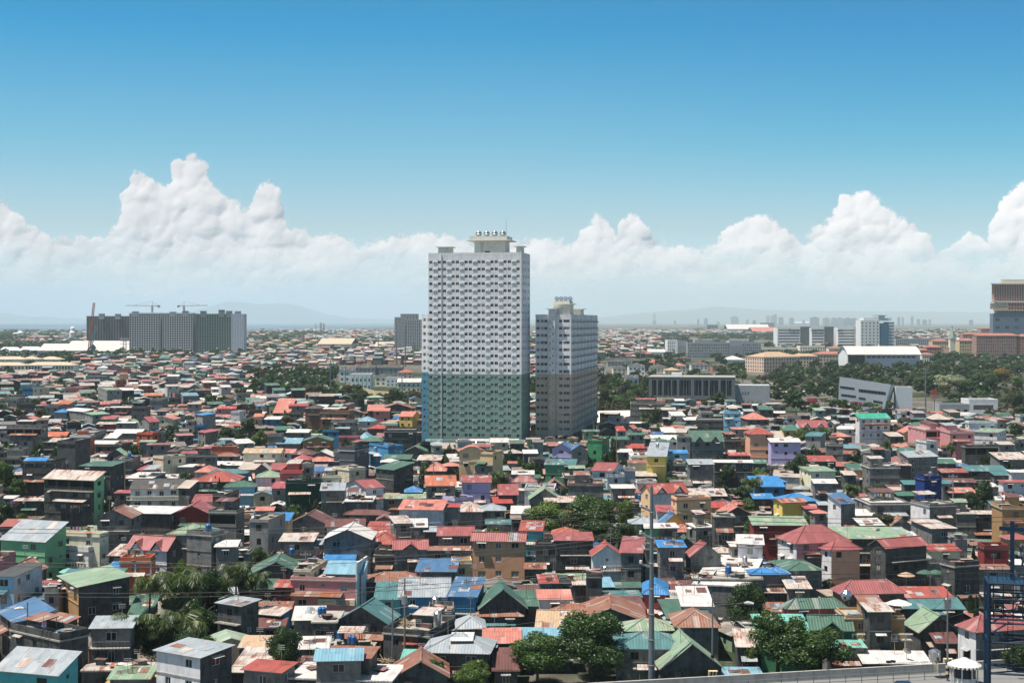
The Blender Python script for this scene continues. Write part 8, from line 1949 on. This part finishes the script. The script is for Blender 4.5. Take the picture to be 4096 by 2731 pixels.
# ---------------------------------------------------------------- rooftop things at photo spots: kind, px, py (foot), height
def spot(px, py, z): x, y = gp(px, py, z); return x, y, z
def roof_z(px, py):
    """roof of the specified house under this pixel, if its flat top is there"""
    best = None
    for H in BIG:
        if not (H['pw'][0] - 3 < px < H['pw'][1] + 3): continue
        z = H['ze'] + .22; 
        if py <= HY: continue
        x, y = gp(px, py, z); dx, dy = x - H['x'], y - H['y']; a = dx * cos(H['th']) + dy * sin(H['th']); b_ = -dx * sin(H['th']) + dy * cos(H['th'])
        if abs(a) < H['w'] / 2 and abs(b_) < H['d'] / 2 and (best is None or y < best[1]):
            zz = z if H['typ'] == 'f' else z + H['rise'] * (1 - abs(b_) / (H['d'] / 2) if H['typ'] in 'gdh' else .5 + b_ / H['d'] if H['typ'] == 's' else 1 - abs(a) / (H['w'] / 2))
            best = (x, y, zz)
    return best
def tank(px, py, label, r=.6, h=1.5, sphere=False, m=None):
    q = roof_z(px, py) or spot(px, py, 4.5); root = empty('water_tank', q, 0, label, 'water tank', 'rooftop water tanks'); m = m or M_SHINY
    b = MB()
    if sphere: b.lathe([(.02, -r), (r * .5, -r * .87), (r * .87, -r * .5), (r, 0), (r * .87, r * .5), (r * .5, r * .87), (.02, r)], m, 14, (0, 0, r + .8))
    else: b.lathe([(.01, .4), (r, .4), (r, .4 + h), (r * .5, .4 + h + .25), (.01, .4 + h + .3)], m, 12)
    b.build('tank_body', root, True); b = MB(); [b.tube((r * .7 * cos(a), r * .7 * sin(a), 0), (r * .6 * cos(a), r * .6 * sin(a), .9 if sphere else .42), .05, .05, M_STEEL, 4) for a in (.8, 2.4, 3.9, 5.5)]; b.build('stand', root)
tank(3385, 2424, 'round polished steel tank beside the glazed red tile roof', .95, sphere=True); tank(1750, 2520, 'tall steel cylinder tank on the rubbish strewn roof', .62, 2.2); tank(1482, 2640, 'lying steel tank on the bright concrete deck', .7, 1.1); tank(3739, 2648, 'squat steel drum tank beside the barrier', .8, 1.1); tank(3790, 2440, 'steel tank on a yellow stand near the street lamp', .6, 1.4)
for px, py, lab in ((1282, 2466, 'blue drum on the slab roof beside the pink building'), (1295, 2466, 'grey blue drum next to the blue drum'), (1400, 2580, 'blue drum at the foot of the dark block house'), (1415, 2582, 'second blue drum at the foot of the dark block house'), (3608, 1845, 'blue drum beside the pale metal roof'), (3455, 2432, 'teal drum on the laundry balcony house')): tank(px, py, lab, .42, .9, m=M_BLUEP)
for px, py, lab in ((64, 1795, 'steel tank on a grey block roof at the frame edge'), (325, 1738, 'steel tank on the grey roof behind the white and orange house'), (1905, 1785, 'white tank cluster on the ochre block roof'), (2330, 2168, 'round steel tank on the planted roof terrace'), (2630, 1800, 'steel tank on the roof behind the yellow tower house'), (700, 1780, 'steel tank on the low slab roof'), (3195, 1680, 'brownish steel tank beside the pink dormered roof'), (2420, 2300, 'steel tank on the tin roofed block by the pole'), (3450, 1690, 'small steel tank beside the tall white house')): tank(px, py, lab, .5, 1.1)
def dish(px, py, label):
    q = roof_z(px, py) or spot(px, py, 4.5); root = empty('satellite_dish', q, R.uniform(2, 4), label, 'satellite dish', 'satellite dishes on roofs'); b = MB(); b.lathe([(.01, 0), (.3, .05), (.55, .18), (.6, .24)], M_STEEL, 14); o = b.build('dish', root); o.rotation_euler = (radians(50), 0, 0); o.location = (0, 0, 1.0); b = MB(); b.tube((0, 0, 0), (0, 0, 1.0), .04, .04, M_STEEL, 5); b.build('mast', root)
for a in ((3440, 2155, 'satellite dish on the green and white long roof'), (3512, 2150, 'second satellite dish on the long roof'), (3627, 2640, 'large dish on the striped tin roof by the barrier'), (860, 2668, 'dish at the corner of the white panelled house'), (3478, 2160, 'dish at the edge of the dark house roof'), (1330, 2300, 'dish on the roof beside the pink building')): dish(*a)
CLM = [cloth('c%d' % i, c) for i, c in enumerate(((.5, .5, .52), (.45, .06, .08), (.05, .12, .35), (.5, .4, .1), (.1, .25, .12), (.4, .12, .25), (.03, .03, .04), (.25, .4, .5)))]
def laundry(px, py, z, Lm, n, label):
    x, y, z = spot(px, py, z); root = empty('laundry_line', (x, y, z), R.uniform(-.2, .2), label, 'laundry', 'laundry hung out to dry'); b = MB(); b.tube((-Lm / 2, 0, 1.7), (Lm / 2, 0, 1.7), .015, .015, M_CAB, 4); [b.tube((s_ * Lm / 2, 0, 0), (s_ * Lm / 2, 0, 1.75), .035, .03, M_STEEL, 5) for s_ in (-1, 1)]; b.build('line_and_posts', root)
    for i in range(n):
        w = R.uniform(.3, .7) * Lm / n; h = R.uniform(.5, 1.0); xx = -Lm / 2 + (i + .5) * Lm / n; b = MB(); b.box(xx - w / 2, xx + w / 2, -.03, .03, 1.68 - h, 1.68, CLM[R.randrange(8)], True); b.build('garment', root)
for a in ((135, 2540, 3.4, 3.5, 5, 'green and red laundry on the walled concrete roof'), (3480, 2530, 3.6, 6, 12, 'long row of clothes on the ochre house balcony'), (1545, 2210, 4.2, 3, 8, 'white laundry on the terrace beside the pink roof'), (1865, 2240, 3.8, 3, 8, 'crowded laundry beside the tan orange apartment house'), (2620, 2205, 7.5, 3, 8, 'dark laundry under the bright blue sheet roof'), (400, 1680 + 24, 5, 3, 2, 'two white sheets hung on a mid town roof'), (2910, 2240, 3.2, 3.5, 7, 'mixed laundry beside the cross gabled house'), (1790, 2415, 3.2, 3, 8, 'dark clothes under the blue workshop eaves'), (2565, 2130, 6.8, 2.6, 6, 'laundry on the roof beside the pole'), (70, 2030, 4, 4, 5, 'laundry over the yard at the frame edge'), (300, 2050, 6, 2, 5, 'laundry in a window of the green flanked house'), (3480, 2270, 3, 3, 6, 'laundry on the balcony of the dark house')): laundry(*a)
def umbrella(px, py, z, r, m, label):
    x, y, z = spot(px, py, z); root = empty('patio_umbrella', (x, y, z), 0, label, 'umbrella', 'umbrellas and garden canopies'); b = MB(); b.lathe([(r, 1.9), (r * .6, 2.25), (.01, 2.55)], m, 12); b.build('canopy', root); b = MB(); b.tube((0, 0, 0), (0, 0, 2.5), .035, .035, M_STEEL, 5); b.build('mast', root)
umbrella(3596, 2465, 7.0, 1.9, ROOF['W'][0], 'big striped white umbrella on the laundry balcony roof'); umbrella(274, 2330, 5.6, 1.6, ROOF['A'][0], 'aqua umbrella on the ochre house terrace')
for k, (u, v) in enumerate(((2625, 1778), (2652, 1783), (2688, 1785))): umbrella(u, v, 5.5, 2.2, ROOF['N'][0], ('first', 'second', 'third')[k] + ' green umbrella on the roof terrace below the cream dormered roof')
for u, v, m, lab in ((3625, 2345, 'V', 'yellow parasol in the yard below the dark house'), (3700, 2335, 'N', 'green canopy in the yard below the dark house'), (3742, 2335, 'N', 'second green canopy in the yard'), (1285, 1858, 'S', 'pink parasol among the red tin roofs'), (1510, 1845, 'W', 'white tent roof beside the vivid blue block'), (840, 1575, 'O', 'orange red canopy among the far left roofs'), (3362, 1778, 'V', 'yellow orange parasol on a grey roof terrace')): umbrella(u, v, 4.5, 1.5, ROOF[m][0], lab)
# blue awning on the stained block, timber stacks, tyres, solar boiler
b = MB(); x, y = gp(98, 1836, 12.5); x1, _ = gp(192, 1836, 12.5); b.plate([(x, y - 1.5, 12.2), (x1, y - 1.5, 12.2), (x1, y + 1.5, 12.9), (x, y + 1.5, 12.9)], .08, ROOF['J'][0]); [b.tube((x + (x1 - x) * q, y - 1.2, 10.6), (x + (x1 - x) * q, y - 1.2, 12.2), .05, .05, M_STEEL, 4) for q in (.05, .5, .95)]; tag(b.build('awning'), 'bright blue sheet awning on the black stained block', 'awning')
def heap(px, py, label, n=16, s=.8, m=None):
    q = roof_z(px, py) or spot(px, py, 4); root = empty('timber_pile', q, R.uniform(0, 3), label, 'pile', 'piles on roofs')
    b = MB()
    for i in range(n): a = R.uniform(-s, s), R.uniform(-s, s), R.uniform(0, .5); L = R.uniform(.6, 1.8); t = R.uniform(0, 3.1); b.tube((a[0] - cos(t) * L, a[1] - sin(t) * L, a[2] + .06), (a[0] + cos(t) * L, a[1] + sin(t) * L, a[2] + R.uniform(0, .4)), .06, .06, m or M_WOOD, 4)
    b.build('planks', root)
for a in ((2810, 2085, 'timber poles heaped on the unfinished block house'), (3610, 1998, 'pile of brown planks on the white flat roof'), (2930, 2300, 'planks stacked on the builders deck'), (2790, 2310, 'long pale boards laid on the builders deck'), (1620, 2500, 'burnt wood heap on the rubbish strewn roof'), (1245, 2000, 'loose boards on the rubble roof beside the cream house'), (620, 1905, 'rubble heap on a low flat roof'), (2480, 2300, 'broken timber between two grey houses'), (1340, 2660, 'old crate pieces on the bright concrete deck'), (1540, 2650, 'scattered planks on the bright concrete deck'), (3990, 1975, 'rubble on the pale roof at the right'), (2370, 1940, 'timber props on the house being built')): heap(*a)
for k, (u, v) in enumerate(((3555, 2648), (3572, 2646))):
    x, y, z = spot(u, v, 3.4); b = MB(); b.lathe([(.2, 0), (.38, 0), (.38, .2), (.2, .2), (.2, 0)], M_CAB, 14); o = b.build('tyre'); o.location = (x, y, z); tag(o, ('black tyre on the striped tin roof, first of two', 'black tyre on the striped tin roof, second of two')[k], 'tyre', 'two tyres on a roof')
# more of the clutter that flat roofs carry; labels are told apart below
NR = [H for H in BIG if H['typ'] == 'f' and H['y'] < 460]; R.shuffle(NR)
def on(H, a, b_): c, sn = cos(H['th']), sin(H['th']); a *= H['w']; b_ *= H['d']; return (H['x'] + a * c - b_ * sn, H['y'] + a * sn + b_ * c, H['ze'] + .22)
for k, H in enumerate(NR[:34]):
    if k % 2:
        root = empty('water_tank', on(H, R.uniform(-.3, .3), R.uniform(-.1, .3)), 0, ('steel' if k % 4 == 1 else 'blue') + ' drum tank on a flat roof', 'water tank', 'rooftop water tanks'); b = MB(); r_ = R.uniform(.4, .6); b.lathe([(.01, .35), (r_, .35), (r_, 1.5), (r_ * .5, 1.75), (.01, 1.8)], M_SHINY if k % 4 == 1 else M_BLUEP, 12); b.build('tank_body', root, True); b = MB(); b.box(-.5, .5, -.5, .5, 0, .34, CONC); b.build('plinth', root)
    else:
        root = empty('laundry_line', on(H, 0, R.uniform(-.3, .2)), H['th'] + R.uniform(-.3, .3), 'laundry line on a flat roof', 'laundry', 'laundry hung out to dry'); Lm = min(4, H['w'] * .6); b = MB(); b.tube((-Lm / 2, 0, 1.7), (Lm / 2, 0, 1.7), .015, .015, M_CAB, 4); [b.tube((s_ * Lm / 2, 0, 0), (s_ * Lm / 2, 0, 1.75), .035, .03, M_STEEL, 5) for s_ in (-1, 1)]; b.build('line_and_posts', root)
        for i in range(6): w = R.uniform(.4, .8) * Lm / 6; h = R.uniform(.5, 1.0); xx = -Lm / 2 + (i + .5) * Lm / 6; b = MB(); b.box(xx - w / 2, xx + w / 2, -.03, .03, 1.68 - h, 1.68, CLM[R.randrange(8)], True); b.build('garment', root)
for k in range(26):
    A_, B_ = R.sample([H for H in BIG if H['y'] < 380], 2)
    if not 12 < sqrt((A_['x'] - B_['x']) ** 2 + (A_['y'] - B_['y']) ** 2) < 60: A_ = min((H for H in BIG if H is not B_ and 14 < sqrt((H['x'] - B_['x']) ** 2 + (H['y'] - B_['y']) ** 2) < 45), key=lambda H: abs(H['y'] - B_['y']))
    p, q = (A_['x'], A_['y'], A_['ze'] + A_['rise'] + 1.6), (B_['x'], B_['y'], B_['ze'] + B_['rise'] + 1.6); b = MB(); n = 10; P = [tuple(p[i] + (q[i] - p[i]) * t / n - (4 * .9 * (t / n) * (1 - t / n) if i == 2 else 0) for i in range(3)) for t in range(n + 1)]
    for i in range(n): b.tube([P[i][j] - p[j] for j in range(3)], [P[i + 1][j] - p[j] for j in range(3)], .028, .028, M_CAB, 4, False)
    for e in (p, q): b.tube((e[0] - p[0], e[1] - p[1], e[2] - p[2] - 1.8), (e[0] - p[0], e[1] - p[1], e[2] - p[2]), .05, .04, M_WOOD, 4)
    o = b.build('service_cable'); o.location = p; tag(o, 'sagging service cable between two roofs', 'cable', 'service cables')
x, y = gp(3737, 1690); zt = HC - (1560 - HY) / F * y; root = empty('sign_post', (x, y, 0), 0, 'plain dark red sign board on a tall mast before the park trees', 'sign'); b = MB(); b.tube((0, 0, 0), (0, 0, zt), .25, .2, M_POLE, 8); b.build('mast', root); b = MB(); b.box(-1.9, 1.9, -.3, .3, zt - 4.2, zt - 2.2, MW['k'], True); b.box(-1.2, 1.2, -.25, .25, zt - 2.1, zt + .2, M_CRR, True); b.build('sign_panel', root)
# ---------------------------------------------------------------- hero touches on single houses
def hero(key): return next((H for H in BIG if H['lm'] and key in H['lm']), None)
H = hero('orange and white panelled')
if H:
    w, d, ze = H['w'], H['d'], H['ze']; b = MB(); y = -d / 2 - .07
    for x in (-w / 2, 0, w / 2): b.box(x - .14, x + .14, y, y + .06, .2, ze, M_WHITE, True)
    for z in (2.4, 5.0, ze - .2): b.box(-w / 2 + .15, -.15, y, y + .06, z, z + .24, M_WHITE, True); b.box(.15, w / 2 - .15, y, y + .06, z, z + .24, M_WHITE, True)
    b.build('white_bands', H['root'])
for key in ('beige house', 'long brown roofed', 'laundry balcony'):
    H = hero(key)
    if H:
        w, d, ze = H['w'], H['d'], H['ze']; z = ze - 2.75; b = MB(); b.box(-w / 2 - .9, w / 2 + .9, -d / 2 - 1.2, -d / 2 - .005, z - .16, z, CONC, True)
        for i in range(int(w / .7) + 2): b.box(-w / 2 - .85 + i * .7, -w / 2 - .6 + i * .7, -d / 2 - 1.15, -d / 2 - 1.0, z, z + .8, WALL['c'][0])
        b.box(-w / 2 - .9, w / 2 + .9, -d / 2 - 1.2, -d / 2 - .98, z + .8, z + .95, WALL['c'][0], True); b.build('balustrade', H['root'])
H = hero('pink building')
if H:
    w, d, ze = H['w'], H['d'], H['ze']; b = MB(); b.box(-.8, w / 2 - .1, -d / 2 - .35, -d / 2 - .01, ze - 3.9, ze - 2.9, WALL['c'][0], True); b.build('balcony_front', H['root'])
    b = MB(); b.box(2.4, 3.5, -d / 2 - .4, -d / 2 - .36, ze - 3.8, ze - 3.0, ROOF['H'][0], True); b.box(3.6, 4.6, -d / 2 - .4, -d / 2 - .36, ze - 3.8, ze - 3.0, MW['k'], True); b.build('poster_banner', H['root'])
    b = MB(); b.box(w / 2 + .01, w / 2 + .25, -d / 2, d / 2, 0, ze + 3.2, WALL['w'][0]); b.build('party_wall', H['root'])
H = hero('emerald house')
if H:
    w, d, ze = H['w'], H['d'], H['ze']; b = MB(); b.box(-w / 2 + .3, w / 2 - .3, -d / 2 + .6, d / 2 - 1, ze + .2, ze + 2.2, WALL['w'][0]); b.plate([(-w / 2, -d / 2 + .2, ze + 2.25), (w / 2, -d / 2 + .2, ze + 2.25), (w / 2, d / 2 - .6, ze + 2.5), (-w / 2, d / 2 - .6, ze + 2.5)], .1, ROOF['R'][0])
    for i in range(12): x = -w / 2 + w * i / 11; b.tube((x, -d / 2 + .05, ze + .2), (x, -d / 2 + .05, ze + 1.2), .04, .04, M_WHITE, 4)
    b.build('roof_room', H['root'])
H = hero('twin') or hero('builders')
# ---------------------------------------------------------------- labels: where look-alikes share one, say where each stands
MARKS = [(q[0], q[1], q[2]) for q in LMK] + [(3510, 1340, 'the hotel block'), (3530, 1440, 'the barrel roofed hall'), (3702, 1600, 'the tall steel park pole'), (3934, 1625, 'the white rounded building'), (3130, 1460, 'the peach apartments'), (3180, 1350, 'the white offices'), (2939, 1290, 'the widest hazy tower'), (3300, 1290, 'the hazy tower cluster'), (3080, 1285, 'the hazy pair'), (3650, 1285, 'the hazy towers past the hotel'), (1140, 1570, 'the highway cars'), (1450, 1530, 'the bright white villa'), (2523, 1530, 'the tilted roof house'), (3445, 1650, 'the pergolas'), (3000, 1440, 'the campus block'), (2700, 1285, 'the twin chimneys'), (1322, 1500, 'the highway pole'), (3950, 1400, 'the terracotta quarter'), (4030, 1300, 'the stepped high-rise'), (4000, 1470, 'the golden tree')]
tops = [o for o in S.objects if o.parent is None and o.get('category')]; seen = {}
for o in tops: seen.setdefault(o['label'].lower(), []).append(o)
busy = set(seen)
def place(o, n):
    x, y, z = o.location; u, v = proj(x, y, z + (3 if not o.name.startswith('high') else 0)); out = []
    ms = sorted(MARKS, key=lambda q: (u - q[0]) ** 2 + 1.6 * (v - q[1]) ** 2)[:n]
    for q in ms: out.append((phrase(dict(px=u, py=v), (q[0], q[1], SHORT(q[2]))), q))
    return out, u, v
for lab, os_ in list(seen.items()):
    if len(os_) < 2: continue
    for o in os_:
        ph, u, v = place(o, 5); base = o['label']; done = False
        cands = [f'{base}, {a[0]}' for a in ph] + [f'{base}, {a[0]} and {b_[0]}' for a in ph[:3] for b_ in ph[:4] if a[1] is not b_[1]] + [f'{sz} {base}, {a[0]}' for sz in (['wide', 'broad'] if o.children and o.children[0].scale[0] > 4 else ['small', 'slim']) for a in ph]
        for c in cands:
            if len(c.replace('-', ' ').split()) <= 16 and c.lower() not in busy: o['label'] = c; busy.add(c.lower()); done = True; break
